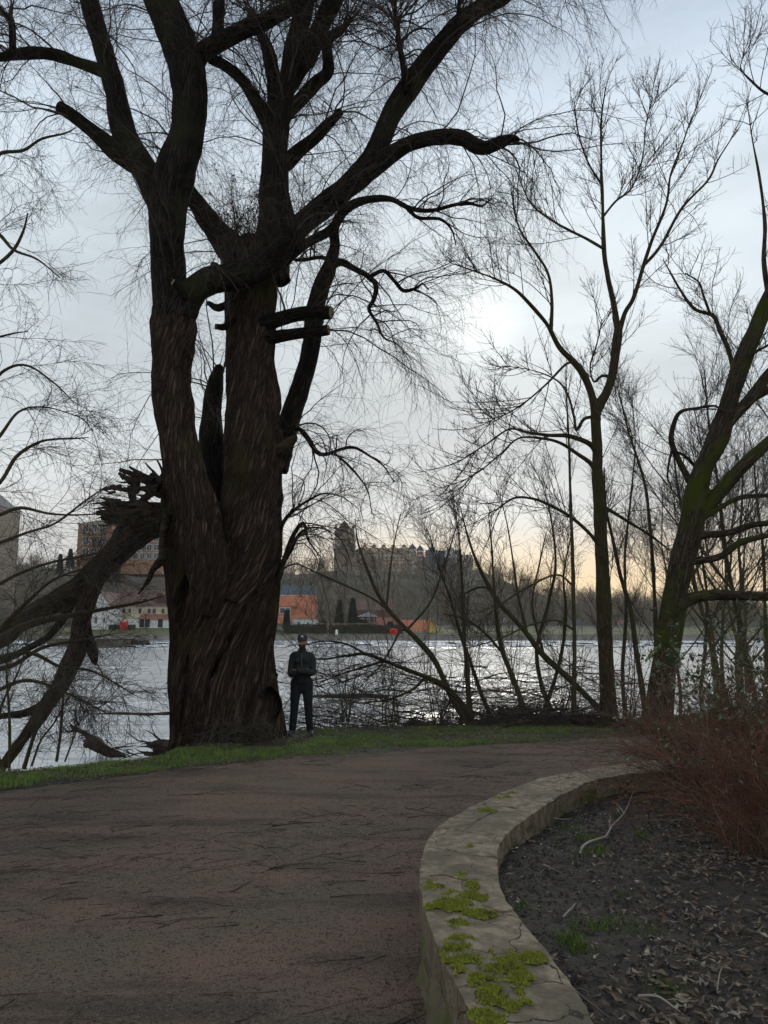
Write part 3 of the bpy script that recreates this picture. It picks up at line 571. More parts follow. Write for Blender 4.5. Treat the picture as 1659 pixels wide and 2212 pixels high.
wl('limb', [(240, 162, 30), (214, 152, 30), (175, 137, 28), (125, 120, 28), (75, 114, 27), (30, 118, 24), (0, 122, 22), (-60, 120, 20), (-130, 90, 12)], 12.2, 12.0, 20)
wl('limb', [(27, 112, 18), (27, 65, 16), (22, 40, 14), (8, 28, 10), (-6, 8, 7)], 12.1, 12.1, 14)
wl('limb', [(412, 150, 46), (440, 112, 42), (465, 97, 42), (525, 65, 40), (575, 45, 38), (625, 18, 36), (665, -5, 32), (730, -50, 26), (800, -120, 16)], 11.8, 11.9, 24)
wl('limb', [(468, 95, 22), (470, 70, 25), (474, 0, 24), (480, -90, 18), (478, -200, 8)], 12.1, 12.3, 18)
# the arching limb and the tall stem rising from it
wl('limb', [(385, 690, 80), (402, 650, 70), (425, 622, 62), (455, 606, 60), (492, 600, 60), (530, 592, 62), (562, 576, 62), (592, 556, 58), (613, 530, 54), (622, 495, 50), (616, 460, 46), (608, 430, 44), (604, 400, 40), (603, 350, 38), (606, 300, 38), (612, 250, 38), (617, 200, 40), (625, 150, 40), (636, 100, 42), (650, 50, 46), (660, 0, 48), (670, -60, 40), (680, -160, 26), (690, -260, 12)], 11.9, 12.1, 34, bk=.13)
wl('broken_knot', [(470, 605, 40), (467, 585, 34), (462, 572, 20)], 11.85, 11.8, 16, keep=False)
wl('sawn_stub', [(400, 640, 26), (388, 620, 22), (374, 609, 15)], 11.6, 11.4, 14, cap=True, keep=False)
# stems behind
wl('limb', [(585, 600, 90), (586, 540, 80), (590, 480, 70), (592, 400, 66), (594, 330, 60), (590, 270, 46), (584, 240, 30)], 12.9, 13.1, 28)
wl('limb', [(588, 290, 34), (570, 248, 32), (550, 212, 30), (522, 172, 28), (490, 145, 28), (456, 126, 26)], 13.1, 13.0, 18)
wl('limb', [(590, 270, 40), (594, 215, 34), (588, 150, 34), (575, 100, 28), (556, 60, 22), (543, 24, 18)], 13.1, 13.3, 18, cap=True)
wl('limb', [(610, 255, 34), (640, 225, 32), (680, 182, 30), (708, 155, 30), (706, 100, 26), (718, 76, 24), (738, 65, 18), (754, 44, 12)], 13.0, 13.2, 18)
wl('limb', [(622, 200, 30), (650, 140, 44), (680, 90, 44), (700, 40, 42), (722, 0, 38), (750, -60, 30), (790, -150, 16)], 12.4, 12.8, 22)
wl('limb', [(602, 366, 30), (622, 350, 32), (650, 322, 30), (680, 298, 28), (705, 272, 24), (737, 240, 18)], 12.8, 12.6, 18, cap=True)
wl('limb', [(548, 600, 90), (515, 555, 70), (485, 520, 62), (452, 478, 52), (425, 440, 42), (400, 400, 36), (385, 350, 30), (380, 280, 22)], 13.1, 13.4, 24)
wl('limb', [(575, 590, 90), (605, 540, 66), (640, 495, 52), (690, 452, 52), (740, 412, 50), (788, 368, 54), (812, 325, 52), (845, 250, 48), (877, 198, 48), (916, 145, 46), (955, 95, 43), (995, 50, 40), (1035, 20, 38), (1085, -10, 38), (1140, -60, 32), (1200, -140, 22), (1250, -230, 12)], 12.8, 12.4, 32)
wl('limb', [(790, 375, 40), (825, 348, 42), (870, 318, 35), (915, 301, 33), (960, 295, 33), (1000, 300, 33), (1028, 315, 32), (1050, 320, 28), (1080, 308, 26), (1105, 300, 18), (1118, 301, 12)], 12.65, 12.0, 24, cap=False)
wl('limb', [(876, 200, 16), (872, 150, 14), (862, 90, 12), (855, 30, 10), (850, -30, 8)], 12.4, 12.2, 12)
wl('limb', [(988, 50, 14), (992, 10, 12), (1000, -60, 9)], 12.4, 12.3, 12)
wl('branch', [(612, 565, 30), (640, 540, 26), (670, 520, 24), (715, 495, 23), (738, 460, 22), (765, 440, 20), (800, 431, 17), (845, 431, 14), (885, 450, 11), (930, 455, 9), (980, 443, 8), (1010, 438, 7), (1040, 445, 5), (1060, 430, 3)], 12.5, 11.9, 14)
wl('branch', [(880, 448, 9), (903, 470, 9), (950, 473, 8), (975, 495, 6), (985, 530, 3)], 12.1, 12.0, 10)
# leaning stem on the right
wl('limb', [(590, 1010, 70), (612, 955, 52), (628, 905, 50), (648, 840, 46), (666, 780, 44), (675, 730, 42), (681, 670, 42), (694, 620, 40), (712, 575, 34), (723, 530, 27), (722, 500, 22), (732, 470, 14), (760, 440, 8)], 13.3, 13.9, 26)
wl('branch', [(716, 575, 22), (735, 566, 19), (765, 580, 15), (800, 600, 14), (812, 622, 12), (806, 650, 10), (797, 668, 9), (815, 700, 8), (828, 728, 6), (857, 742, 3)], 13.6, 13.1, 12)
wl('branch', [(798, 598, 12), (828, 585, 10), (850, 605, 10), (872, 628, 10), (903, 620, 7), (912, 612, 5), (926, 626, 3)], 13.3, 13.0, 10)
wl('branch', [(716, 560, 14), (690, 556, 11), (665, 560, 9), (640, 562, 8)], 13.8, 13.5, 10)
wl('sawn_stub', [(560, 705, 44), (592, 693, 36), (640, 680, 33), (680, 675, 33), (716, 675, 30)], 12.6, 12.2, 24, cap=True)
wl('sawn_stub', [(565, 735, 36), (600, 727, 32), (640, 720, 28), (680, 716, 28), (710, 713, 24)], 12.6, 12.3, 22, cap=True)
wl('sawn_stub', [(510, 690, 20), (485, 706, 18), (466, 705, 14)], 12.5, 12.3, 14, cap=True, keep=False)
wl('sawn_stub', [(500, 655, 22), (470, 665, 20), (450, 655, 12)], 13.0, 13.2, 12, keep=False)
wl('branch', [(598, 945, 22), (640, 926, 13), (662, 942, 14), (684, 976, 14), (705, 981, 11), (735, 971, 9), (765, 967, 8), (800, 986, 6), (828, 1006, 4), (850, 1040, 2)], 12.7, 12.2, 12)
wl('branch', [(722, 979, 7), (750, 1003, 6), (775, 1030, 5), (795, 1062, 4), (803, 1112, 2)], 12.4, 12.2, 8)
wl('branch', [(602, 1150, 14), (618, 1120, 10), (640, 1098, 8), (668, 1080, 6), (700, 1066, 5), (740, 1074, 3), (775, 1100, 2)], 12.5, 12.1, 8)
wl('branch', [(602, 1250, 16), (614, 1210, 12), (632, 1160, 10), (655, 1130, 8), (665, 1165, 5), (690, 1200, 3)], 12.5, 12.2, 8)
wl('branch', [(606, 1225, 10), (628, 1190, 8), (650, 1150, 6), (690, 1140, 4), (735, 1165, 3), (760, 1220, 2)], 12.6, 12.3, 8)
wl('dead_stub', [(468, 1130, 74), (462, 1075, 66), (460, 990, 56), (456, 930, 52), (460, 870, 44), (467, 820, 34), (474, 792, 20)], 13.1, 13.2, 22)
wl('dead_stub', [(600, 975, 30), (622, 960, 26), (636, 946, 18)], 12.5, 12.3, 12, m=m_torn, keep=False)
wl('dead_stub', [(598, 1020, 18), (608, 1008, 14), (613, 1000, 8)], 12.5, 12.4, 10, m=m_torn, keep=False)
# torn limb on the left that has dropped to the water
wl('torn_limb', [(372, 1120, 70), (345, 1120, 80), (318, 1128, 86), (290, 1150, 80), (262, 1180, 66), (235, 1212, 58), (200, 1245, 52), (160, 1278, 50), (115, 1302, 50), (70, 1325, 48), (30, 1355, 48), (-10, 1385, 46), (-80, 1425, 45)], 12.8, 14.2, 34, m=m_bark, bk=.14)
wl('torn_limb', [(225, 1210, 46), (205, 1255, 42), (190, 1295, 40), (176, 1340, 40), (168, 1400, 42), (150, 1440, 42), (130, 1480, 40), (108, 1512, 36), (85, 1548, 34), (60, 1582, 27), (30, 1622, 24), (0, 1662, 22), (-50, 1715, 18)], 13.1, 14.6, 28, m=m_bark)
wl('torn_limb', [(118, 1500, 30), (90, 1525, 24), (55, 1540, 20), (20, 1546, 17), (-40, 1552, 14)], 14.0, 14.4, 16)
wl('torn_limb', [(185, 1330, 20), (188, 1370, 22), (200, 1408, 24), (205, 1430, 14)], 13.6, 13.5, 14)
wl('torn_limb', [(165, 1275, 28), (140, 1330, 22), (105, 1375, 20), (60, 1400, 18), (10, 1425, 16), (-50, 1440, 14)], 13.7, 14.4, 16)
wl('dead_branch', [(360, 1110, 20), (352, 1165, 20), (352, 1205, 22), (343, 1216, 22), (330, 1232, 15), (322, 1252, 14), (312, 1266, 9), (299, 1283, 5)], 12.4, 12.2, 18, m=m_torn, keep=False)
def torn():
    rng = np.random.RandomState(21); mb = MB()
    def splinter(x0, y0, x1, y1, w0, w1, Y, th=.10):
        p, r = trace([(x0, y0, w0), ((x0 + x1) / 2 + rng.uniform(-4, 4), (y0 + y1) / 2 + rng.uniform(-4, 4), (w0 + w1) / 2), (x1, y1, w1)], Y, Y + rng.uniform(-.1, .1), .03)
        N_ = len(p); s_ = 9; a = np.arange(s_) / s_ * 2 * math.pi; T = nrm(np.gradient(p, axis=0)); U = nrm(np.cross(T, [0, 1, 0])); rr = r[:, None] * (1 + .35 * noise(n3(np.cos(a)[None] * 2, np.sin(a)[None] * 2 + 0 * r[:, None], np.arange(N_)[:, None] * .35 + rng.rand() * 50)))
        v = p[:, None] + U[:, None] * (np.cos(a)[None, :, None] * rr[..., None]) + np.array([0, 1, 0]) * (np.sin(a)[None, :, None] * np.minimum(rr, th)[..., None])
        idx = np.arange(N_ * s_).reshape(N_, s_); i2 = np.roll(idx, -1, 1); mb.add(v.reshape(-1, 3), np.stack([idx[:-1], i2[:-1], i2[1:], idx[1:]], -1).reshape(-1, 4))
    for a in ((365, 1055, 324, 1030, 34, 22, 12.5), (345, 1050, 259, 1015, 31.28, 7.7, 12.4), (330, 1040, 279, 1008, 17.68, 4.4, 12.3), (350, 1065, 294, 1055, 23.12, 7.7, 12.5), (300, 1045, 256, 1022, 20.4, 6.6, 12.6), (272, 1022, 260, 1010, 9.52, 2.75, 12.5), (300, 1060, 234, 1052, 13.6, 5.5, 12.5), (262, 1050, 227, 1060, 9.52, 2.75, 12.5),
              (285, 1050, 286, 1090, 20.4, 18.7, 12.7), (330, 1060, 286, 1100, 19.04, 12.1, 12.7), (320, 1095, 219, 1088, 27.2, 11, 12.6), (260, 1083, 194, 1089, 10.88, 2.2, 12.4), (240, 1080, 216, 1074, 6.8, 4.4, 12.4), (330, 1105, 209, 1108, 31.28, 12.1, 12.6), (300, 1120, 219, 1120, 23.12, 7.7, 12.6), (340, 1095, 350, 1130, 40.8, 33, 12.7), (270, 1130, 226, 1128, 17.68, 4.4, 12.6),
              (352, 1045, 314, 1000, 9.52, 3.3, 12.7), (352, 1030, 338, 992, 8.16, 2.75, 12.5), (345, 1040, 362, 1000, 17.68, 5.5, 12.6), (250, 1098, 200, 1100, 8.16, 2.2, 12.5), (300, 1100, 254, 1112, 27.2, 16.5, 12.8), (290, 1135, 256, 1142, 20.4, 8.8, 12.8)):
        splinter(*a)
    for _ in range(26):
        x, y = rng.uniform(225, 350), rng.uniform(1025, 1135); splinter(x, y, x - rng.uniform(8, 34), y + rng.uniform(-9, 9), rng.uniform(4, 12), rng.uniform(1, 3), rng.uniform(12.35, 12.8), .05)
    mb.build('torn_wood', m_torn, willow, smooth=False)
torn()
def willow_crown():
    rng = np.random.RandomState(3); P0 = [a for a, _ in WL]; R0 = [b for _, b in WL]
    sg = segs(P0, R0); A = sg[0]; px, py = unproj(A)
    w = np.clip(.12 / sg[2], .4, 3.0) * (.25 + .75 * sstep((A[:, 2] - 1.5) / 4)) * (.45 + 1.3 * sg[3] ** 1.2)
    w = w * np.where((px < 250) & (py > 1150), .5, 1) * np.where((px > 680) & (py > 380), .35, 1) * np.where(py < 120, 1.6, 1)
    n1 = 900; p, T, r, t = sample(sg, n1, rng, .0, w)
    ctr = W(520, 900, 12.8); out = nrm((p - ctr) * [1, .6, .35]); d = nrm(turn(T, rng.uniform(.7, 1.3, n1), rng) + out * .55 + np.array([0, 0, .45]))
    low = p[:, 2] < 2.4; px, py = unproj(p); L1 = rng.uniform(.8, 3.0, n1) * np.where(low, .45, 1) * np.where((px > 680) & (py > 380), .5, 1) * (.65 + .5 * sstep((p[:, 2] - 3) / 4))
    b1 = grow(p, d, L1, 10, rng, g=.6, wig=.17, curl=.8); r1 = taper(np.minimum(r * .4, rng.uniform(.008, .022, n1)), .0032, 10)
    mb = MB(); mb.tubes(b1, r1, 5)
    n2 = 10500; p, T, r, t = sample(segs(b1, r1), n2, rng, .12); d = nrm(turn(T, rng.uniform(.35, 1.0, n2), rng) + np.array([0, 0, .12])); L2 = rng.uniform(.35, 1.5, n2) * (1.1 - .35 * t)
    b2 = grow(p, d, L2, 8, rng, g=.75, wig=.17, curl=.9); r2 = taper(np.minimum(r * .7, .0040), .0018, 8); mb.tubes(b2, r2, 3)
    n3_ = 38000; p, T, r, t = sample(segs(b2, r2), n3_, rng, .05); d = turn(T, rng.uniform(.3, .9, n3_), rng); L3 = rng.uniform(.12, .62, n3_)
    b3 = grow(p, d, L3, 5, rng, g=.55, wig=.10, curl=.6); r3 = taper(np.minimum(r * .8, .0020), .0013, 5); mb.tubes(b3, r3, 3)
    # short shoots straight from limbs and bole
    n4 = 2600; p, T, r, t = sample(sg, n4, rng, 0., 1.0 + 0 * w); d = turn(T, rng.uniform(.8, 1.5, n4), rng); p = p + d * r[:, None] * .9
    b4 = grow(p, nrm(d + [0, 0, .3]), rng.uniform(.15, .8, n4), 6, rng, g=.5, wig=.2, curl=1.); mb.tubes(b4, taper(np.full(n4, .0032), .0016, 6), 3)
    mb.build('crown', m_twig, willow)
    # tuft of upright suckers with withered leaves above the arching limb
    mb = MB(); lf = MB(); n = 150; x = rng.uniform(470, 610, n); st = W(x, rng.uniform(555, 600, n), rng.uniform(12.0, 12.6, n)); d = nrm(np.stack([rng.randn(n) * .25, rng.randn(n) * .2, np.ones(n)], 1))
    b = grow(st, d, rng.uniform(.5, 2.0, n), 9, rng, g=-.1, wig=.10, curl=.5); rr = taper(rng.uniform(.004, .011, n), .002, 9); mb.tubes(b, rr, 4)
    m_ = 1000; p, T, r, t = sample(segs(b, rr), m_, rng, .15); b2 = grow(p, turn(T, rng.uniform(.4, 1.1, m_), rng), rng.uniform(.1, .5, m_), 5, rng, g=-.1, wig=.2, curl=.8); r2 = taper(np.full(m_, .003), .0016, 5); mb.tubes(b2, r2, 3)
    mb.build('suckers', m_twig, willow)
    k = rng.choice(m_, 420); leaves(lf, b2[k, -1], rng.randn(420, 3), rng, rng.uniform(.03, .07, 420), rng.uniform(.02, .04, 420))
    for _ in range(60):
        c = p[rng.randint(m_)] + rng.randn(3) * .04; q = rng.randint(3, 7); leaves(lf, c + rng.randn(q, 3) * .03, rng.randn(q, 3), rng, rng.uniform(.03, .07, q), rng.uniform(.02, .05, q))
    lf.build('withered_leaves', m_deadleaf, willow)
    # ivy and litter twigs round the foot
    mb = MB(); n = 170; x = rng.uniform(440, 600, n); st = W(x, rng.uniform(1560, 1612, n), 11.62); st[:, 2] = np.maximum(st[:, 2], -.22); b = grow(st, nrm(rng.randn(n, 3) * [1, .4, .5]), rng.uniform(.15, .8, n), 7, rng, g=.5, wig=.2, curl=1.2); b[..., 2] = np.maximum(b[..., 2], ground_h(b[..., 0], b[..., 1]) + .01); mb.tubes(b, taper(rng.uniform(.003, .006, n), .002, 7), 3); mb.build('basal_shoots', m_twig2, willow)
willow_crown()

# ================================================================== OTHER TREES
def twiggy(mb, P, Rd, rng, spec, nodes=None):
    """spec rows: (count, len lo, len hi, angle lo, angle hi, droop, wiggle, curl, r0, r1, nseg, sides, tmin, up)"""
    sg = segs(P, Rd); last = None
    for (n, l0, l1, a0, a1, g, wg, cu, q0, q1, ns, sd, tm, up) in spec:
        p, T, r, t = sample(sg, n, rng, tm, np.clip(.03 / sg[2], .3, 4)); d = nrm(turn(T, rng.uniform(a0, a1, n), rng) + np.array([0, 0, up]))
        b = grow(p, d, rng.uniform(l0, l1, n) * (1.15 - .5 * t), ns, rng, g=g, wig=wg, curl=cu); rr = taper(np.minimum(r * .75, q0), q1, ns); mb.tubes(b, rr, sd); sg = segs(b, rr); last = b
    return last
def traced_tree(name, base, label, bole, limbs, spec, seed, m_b, m_t, group=None, trunk_sides=26, extra=None, cat='tree'):
    rng = np.random.RandomState(seed); t = empty(name, base, label, cat, group); P0 = []; R0 = []; mb = MB()
    for i, (pts, y0, y1) in enumerate(bole):
        p, r = trace(pts, y0, y1, .05); mb.limb(p, r, trunk_sides, .05, seed + i); P0.append(p); R0.append(r)
    mb.build('trunk', m_b, t); 
    if limbs:
        mb = MB()
        for i, (pts, y0, y1) in enumerate(limbs):
            p, r = trace(pts, y0, y1, .06); mb.limb(p, r, 12, .03, seed + i + 30, fine=r[0] > .03); P0.append(p); R0.append(r)
        mb.build('limbs', m_b, t)
    mb = MB(); last = twiggy(mb, P0, R0, rng, spec); mb.build('crown', m_t, t)
    if extra: extra(t, last, rng)
    return t
m_ash = bark('ash_bark', (.030, .022, .013), (.120, .090, .054), moss=(.060, .056, .018), ms=.8, mlo=.45, mhi=.65, su=1.8, dist=.012, bump=.8)
m_maple = bark('maple_bark', (.022, .017, .012), (.115, .085, .058), moss=(.060, .072, .010), ms=1.3, mlo=.47, mhi=.60, su=1.7, dist=.015)
def seedclusters(t, last, rng):
    lf = MB(); 
    for k in rng.choice(len(last), 110):
        c = last[k, -1]; q = rng.randint(4, 9); leaves(lf, c + rng.randn(q, 3) * .02, nrm(rng.randn(q, 3) * .5 - [0, 0, 1.]), rng, rng.uniform(.03, .06, q), rng.uniform(.008, .016, q))
    tag(lf.build('seed_clusters', m_deadleaf, t), kind='stuff')
AY = 15.2
ash_bole = [([(1316, 1560, 44), (1314, 1520, 38), (1310, 1440, 34), (1306, 1350, 33), (1302, 1242, 31), (1299, 1180, 30), (1296, 1100, 29), (1291, 1040, 25), (1290, 960, 23), (1287, 900, 24), (1296, 872, 24), (1310, 848, 22), (1323, 810, 21), (1332, 742, 20), (1336, 712, 18)], AY, AY)]
ash_l = [([(1288, 910, 22), (1282, 868, 18), (1266, 820, 16), (1245, 788, 15), (1210, 752, 13), (1190, 715, 11)], AY, AY - .5),
 ([(1190, 718, 10), (1192, 652, 8), (1184, 592, 7), (1154, 542, 6), (1124, 497, 5), (1110, 450, 4), (1105, 405, 2)], AY - .5, AY - .3), ([(1189, 715, 9), (1179, 697, 9), (1149, 662, 8), (1114, 627, 7), (1069, 602, 5), (1014, 582, 4), (970, 567, 2)], AY - .5, AY - 1.4),
 ([(1336, 722, 15), (1324, 650, 13), (1312, 592, 11), (1305, 542, 10), (1302, 450, 8), (1299, 350, 6), (1299, 260, 5), (1308, 190, 3)], AY, AY + .3), ([(1337, 720, 13), (1350, 675, 11), (1369, 642, 10), (1389, 577, 9), (1409, 517, 8), (1439, 442, 7), (1449, 377, 5), (1474, 312, 4), (1494, 252, 2)], AY, AY - .4),
 ([(1390, 575, 7), (1428, 530, 7), (1473, 450, 6), (1529, 390, 5), (1554, 340, 4), (1593, 280, 2)], AY, AY + .6), ([(1303, 537, 7), (1269, 517, 6), (1229, 497, 6), (1194, 477, 5), (1149, 442, 4), (1124, 392, 3), (1110, 350, 2)], AY, AY + .5),
 ([(1301, 470, 6), (1330, 435, 5), (1365, 405, 4), (1388, 340, 4), (1395, 270, 3), (1410, 210, 2)], AY + .2, AY + .8), ([(1300, 400, 5), (1270, 350, 4), (1250, 290, 3), (1240, 220, 2)], AY + .2, AY),
 ([(1290, 985, 14), (1275, 960, 12), (1230, 942, 10), (1185, 940, 8), (1140, 934, 6), (1100, 927, 5), (1050, 960, 4), (1000, 990, 2)], AY, AY - 1.6), ([(1291, 1030, 13), (1277, 1002, 11), (1250, 982, 9), (1210, 957, 8), (1170, 947, 7), (1120, 947, 5), (1080, 982, 4), (1030, 1022, 3), (980, 1047, 2)], AY, AY - 1.0),
 ([(1293, 1188, 10), (1282, 1162, 9), (1240, 1122, 8), (1190, 1092, 7), (1150, 1077, 6), (1110, 1076, 5), (1070, 1102, 4), (1035, 1114, 2)], AY, AY - .8), ([(1246, 790, 8), (1225, 785, 6), (1180, 830, 5), (1130, 872, 4), (1080, 900, 3), (1030, 905, 2)], AY - .3, AY - 1.4),
 ([(1288, 900, 9), (1262, 905, 8), (1245, 930, 7), (1240, 900, 6), (1225, 850, 5), (1200, 820, 4), (1150, 800, 3), (1090, 790, 2)], AY, AY + .8), ([(1325, 815, 8), (1300, 812, 7), (1283, 825, 5), (1275, 790, 4), (1290, 740, 3), (1300, 690, 2)], AY, AY + .5), ([(1296, 1090, 9), (1330, 1110, 8), (1370, 1135, 7), (1410, 1160, 6), (1460, 1200, 4)], AY, AY + 1.)]
ash_spec = [(270, .6, 2.1, .4, .85, -.35, .05, .3, .010, .0045, 9, 4, .12, .15), (1900, .22, .8, .45, .95, -.45, .06, .3, .0056, .0030, 6, 3, .1, .15), (4600, .04, .22, .6, 1.1, -.35, .08, .3, .0036, .0026, 3, 3, .0, .1)]
traced_tree('ash_tree', W(1316, 1560, AY) * [1, 1, 0] + [0, 0, -.3], 'slender bare ash with a straight forked trunk and upturned twigs behind the brush pile', ash_bole, ash_l, ash_spec, 40, m_ash, m_twig2, extra=seedclusters)
MY = 13.6
map_bole = [([(1412, 1580, 92), (1420, 1552, 68), (1427, 1510, 56), (1432, 1450, 55), (1442, 1392, 57), (1454, 1317, 56), (1463, 1262, 53), (1476, 1202, 53), (1490, 1152, 55), (1498, 1100, 52), (1507, 1052, 47), (1524, 1002, 43), (1549, 952, 46), (1565, 902, 42), (1580, 852, 38), (1596, 802, 38), (1615, 752, 37), (1637, 702, 35), (1662, 640, 33), (1700, 560, 28), (1740, 470, 22), (1760, 360, 14)], MY, MY - .4), ([(1405, 1580, 50), (1398, 1555, 30), (1404, 1525, 22), (1416, 1490, 18)], MY - .3, MY - .1)]
map_l = [([(1555, 940, 32), (1580, 902, 31), (1620, 862, 27), (1659, 810, 25), (1710, 750, 22), (1750, 650, 14)], MY - .2, MY - .8), ([(1585, 895, 22), (1610, 872, 20), (1659, 842, 18), (1720, 810, 14)], MY - .2, MY + .5), ([(1500, 1125, 36), (1515, 1105, 34), (1555, 1062, 32), (1600, 1012, 30), (1659, 957, 28), (1730, 900, 22)], MY - .1, MY - .9),
 ([(1512, 1125, 18), (1522, 1116, 16), (1555, 1097, 14), (1600, 1075, 12), (1659, 1070, 11), (1730, 1060, 9)], MY - .2, MY - .2), ([(1490, 1160, 22), (1512, 1157, 19), (1575, 1150, 16), (1620, 1135, 14), (1659, 1130, 13), (1720, 1125, 11)], MY - .2, MY - .8), ([(1485, 1214, 24), (1502, 1212, 19), (1555, 1202, 16), (1600, 1172, 14), (1659, 1157, 13), (1720, 1145, 11)], MY - .2, MY - 1.), ([(1465, 1310, 30), (1482, 1298, 26), (1512, 1288, 24), (1555, 1285, 22), (1600, 1287, 21), (1659, 1288, 20), (1740, 1288, 17)], MY - .2, MY - .9),
 ([(1500, 1060, 18), (1489, 1040, 16), (1465, 992, 15), (1450, 952, 13), (1455, 917, 11), (1470, 890, 9), (1505, 882, 7), (1545, 877, 7), (1560, 890, 6)], MY, MY - .4), ([(1453, 966, 8), (1445, 1000, 6), (1442, 1035, 5), (1450, 1052, 3)], MY - .2, MY - .3), ([(1505, 1010, 8), (1480, 985, 7), (1460, 975, 6)], MY, MY - .2),
 ([(1596, 815, 14), (1584, 797, 12), (1574, 757, 11), (1554, 712, 10), (1540, 682, 9), (1500, 667, 7), (1470, 627, 6), (1450, 592, 5), (1432, 560, 3)], MY - .1, MY + .8), ([(1535, 680, 7), (1520, 640, 6), (1510, 610, 5), (1480, 590, 3)], MY + .3, MY), ([(1600, 790, 9), (1625, 765, 7), (1660, 745, 6)], MY - .2, MY - .8), ([(1660, 640, 12), (1650, 560, 10), (1652, 480, 8), (1640, 380, 6), (1625, 300, 4), (1615, 230, 2)], MY, MY + .6), ([(1700, 200, 10), (1659, 203, 7), (1620, 172, 5), (1600, 145, 3), (1610, 110, 2)], MY - .5, MY - .8)]
def _ext(l):
    p, y0, y1 = l
    if p[-1][0] > 1690 and p[-1][2] > 5:
        (a, b, w0), (c, d, w) = p[-2], p[-1]; u, v = (c - a), (d - b); p = p + [(c + u * 1.2, d + v * 1.1 - 15, w * .7), (c + u * 2.4, d + v * 2.1 - 50, w * .4), (c + u * 3.4, d + v * 3 - 100, 2)]
    return (p, y0, y1)
map_l = [_ext(l) for l in map_l]
map_spec = [(170, .6, 1.9, .5, 1.1, -.35, .10, .5, .010, .0045, 8, 4, .1, .15), (1600, .2, .8, .5, 1.1, -.4, .12, .5, .0045, .0024, 6, 3, .1, .1), (3600, .06, .32, .5, 1.2, -.3, .18, .6, .0028, .002, 4, 3, .0, .05)]
traced_tree('mossy_maple_tree', W(1420, 1565, MY) * [1, 1, 0] + [0, 0, -.3], 'thick leaning maple with mossy trunk and long level limbs reaching right', map_bole, map_l, map_spec, 60, m_maple, m_twig2)

# slim and leaning trees on the bank (each traced)
m_sap = bark('sapling_bark', (.050, .040, .022), (.145, .118, .070), moss=(.065, .066, .022), ms=1., mlo=.45, mhi=.65, su=2.2, dist=.008)
sap_spec = [(34, .4, 1.5, .3, .8, -.25, .08, .4, .006, .003, 8, 3, .15, .2), (300, .15, .7, .35, .9, -.2, .10, .5, .0034, .0022, 6, 3, .05, .1), (500, .06, .3, .4, 1., -.1, .12, .4, .0024, .0018, 3, 3, 0., .0)]
big_spec = [(42, .5, 2.0, .3, .9, -.2, .07, .45, .006, .003, 9, 3, .1, .15), (300, .2, 1.0, .35, 1., -.1, .09, .5, .0036, .0023, 6, 3, .05, .1), (360, .08, .4, .4, 1., .05, .13, .5, .0026, .0018, 4, 3, 0., .0)]
def T1(pts, Y, label, seed, sp=sap_spec, limbs=(), name='sapling', grp='young trees on the river bank', Y1=None, m=None, cat='tree'):
    base = W(pts[0][0], pts[0][1], Y)
    return traced_tree(name, (base[0], base[1], min(base[2], -.2)), label, [(pts, Y, Y1 or Y)], [(l, Y, Y + d) for l, d in limbs], sp, seed, m or m_sap, m_twig2, grp, 12, cat=cat)
T1([(1240, 1560, 14), (1240, 1480, 12), (1241, 1400, 11), (1239, 1300, 10), (1237, 1200, 9), (1233, 1100, 8), (1230, 980, 6), (1225, 880, 4), (1222, 800, 2)], 14.8, 'thin dark upright pole of a tree just left of the slender ash trunk', 71, limbs=[([(1239, 1360, 5), (1200, 1340, 4), (1140, 1352, 4), (1080, 1380, 3), (1010, 1400, 2)], -.5), ([(1238, 1265, 5), (1200, 1242, 4), (1120, 1280, 4), (1050, 1330, 2)], -.3)])
T1([(1398, 1570, 15), (1390, 1507, 13), (1375, 1407, 12), (1362, 1317, 11), (1340, 1242, 9), (1325, 1170, 8), (1308, 1090, 6), (1305, 1010, 4)], 15.8, 'slightly curved dark sapling between the ash and the mossy maple, leaning left', 72)
T1([(1420, 1560, 12), (1418, 1400, 11), (1412, 1250, 9), (1404, 1137, 8), (1394, 1052, 7), (1374, 982, 6), (1359, 937, 5), (1344, 877, 4), (1332, 832, 2)], 17.5, 'slim dark sapling close behind the mossy maple trunk, tip leaning left', 73)
T1([(1145, 1560, 16), (1130, 1527, 14), (1107, 1462, 13), (1085, 1407, 12), (1072, 1330, 9), (1066, 1250, 7), (1062, 1180, 5), (1055, 1110, 2)], 15.0, 'greenish young tree bending left out of the brush pile', 74, limbs=[([(1085, 1410, 7), (1050, 1370, 6), (1010, 1340, 5), (960, 1325, 3)], -.4)])
T1([(1310, 1550, 16), (1275, 1512, 14), (1230, 1467, 14), (1175, 1417, 14), (1140, 1372, 13), (1110, 1337, 12), (1075, 1297, 11), (1045, 1247, 10), (1025, 1202, 8), (1008, 1150, 5), (995, 1095, 2)], 15.6, 'long young tree leaning far left over the water from the foot of the ash', 75, big_spec, [([(1060, 1270, 6), (1030, 1270, 5), (990, 1290, 3)], .4), ([(1140, 1372, 8), (1120, 1290, 7), (1108, 1210, 5), (1095, 1130, 3), (1080, 1070, 2)], .5), ([(1175, 1415, 7), (1150, 1310, 6), (1165, 1220, 4), (1180, 1150, 2)], .8)])
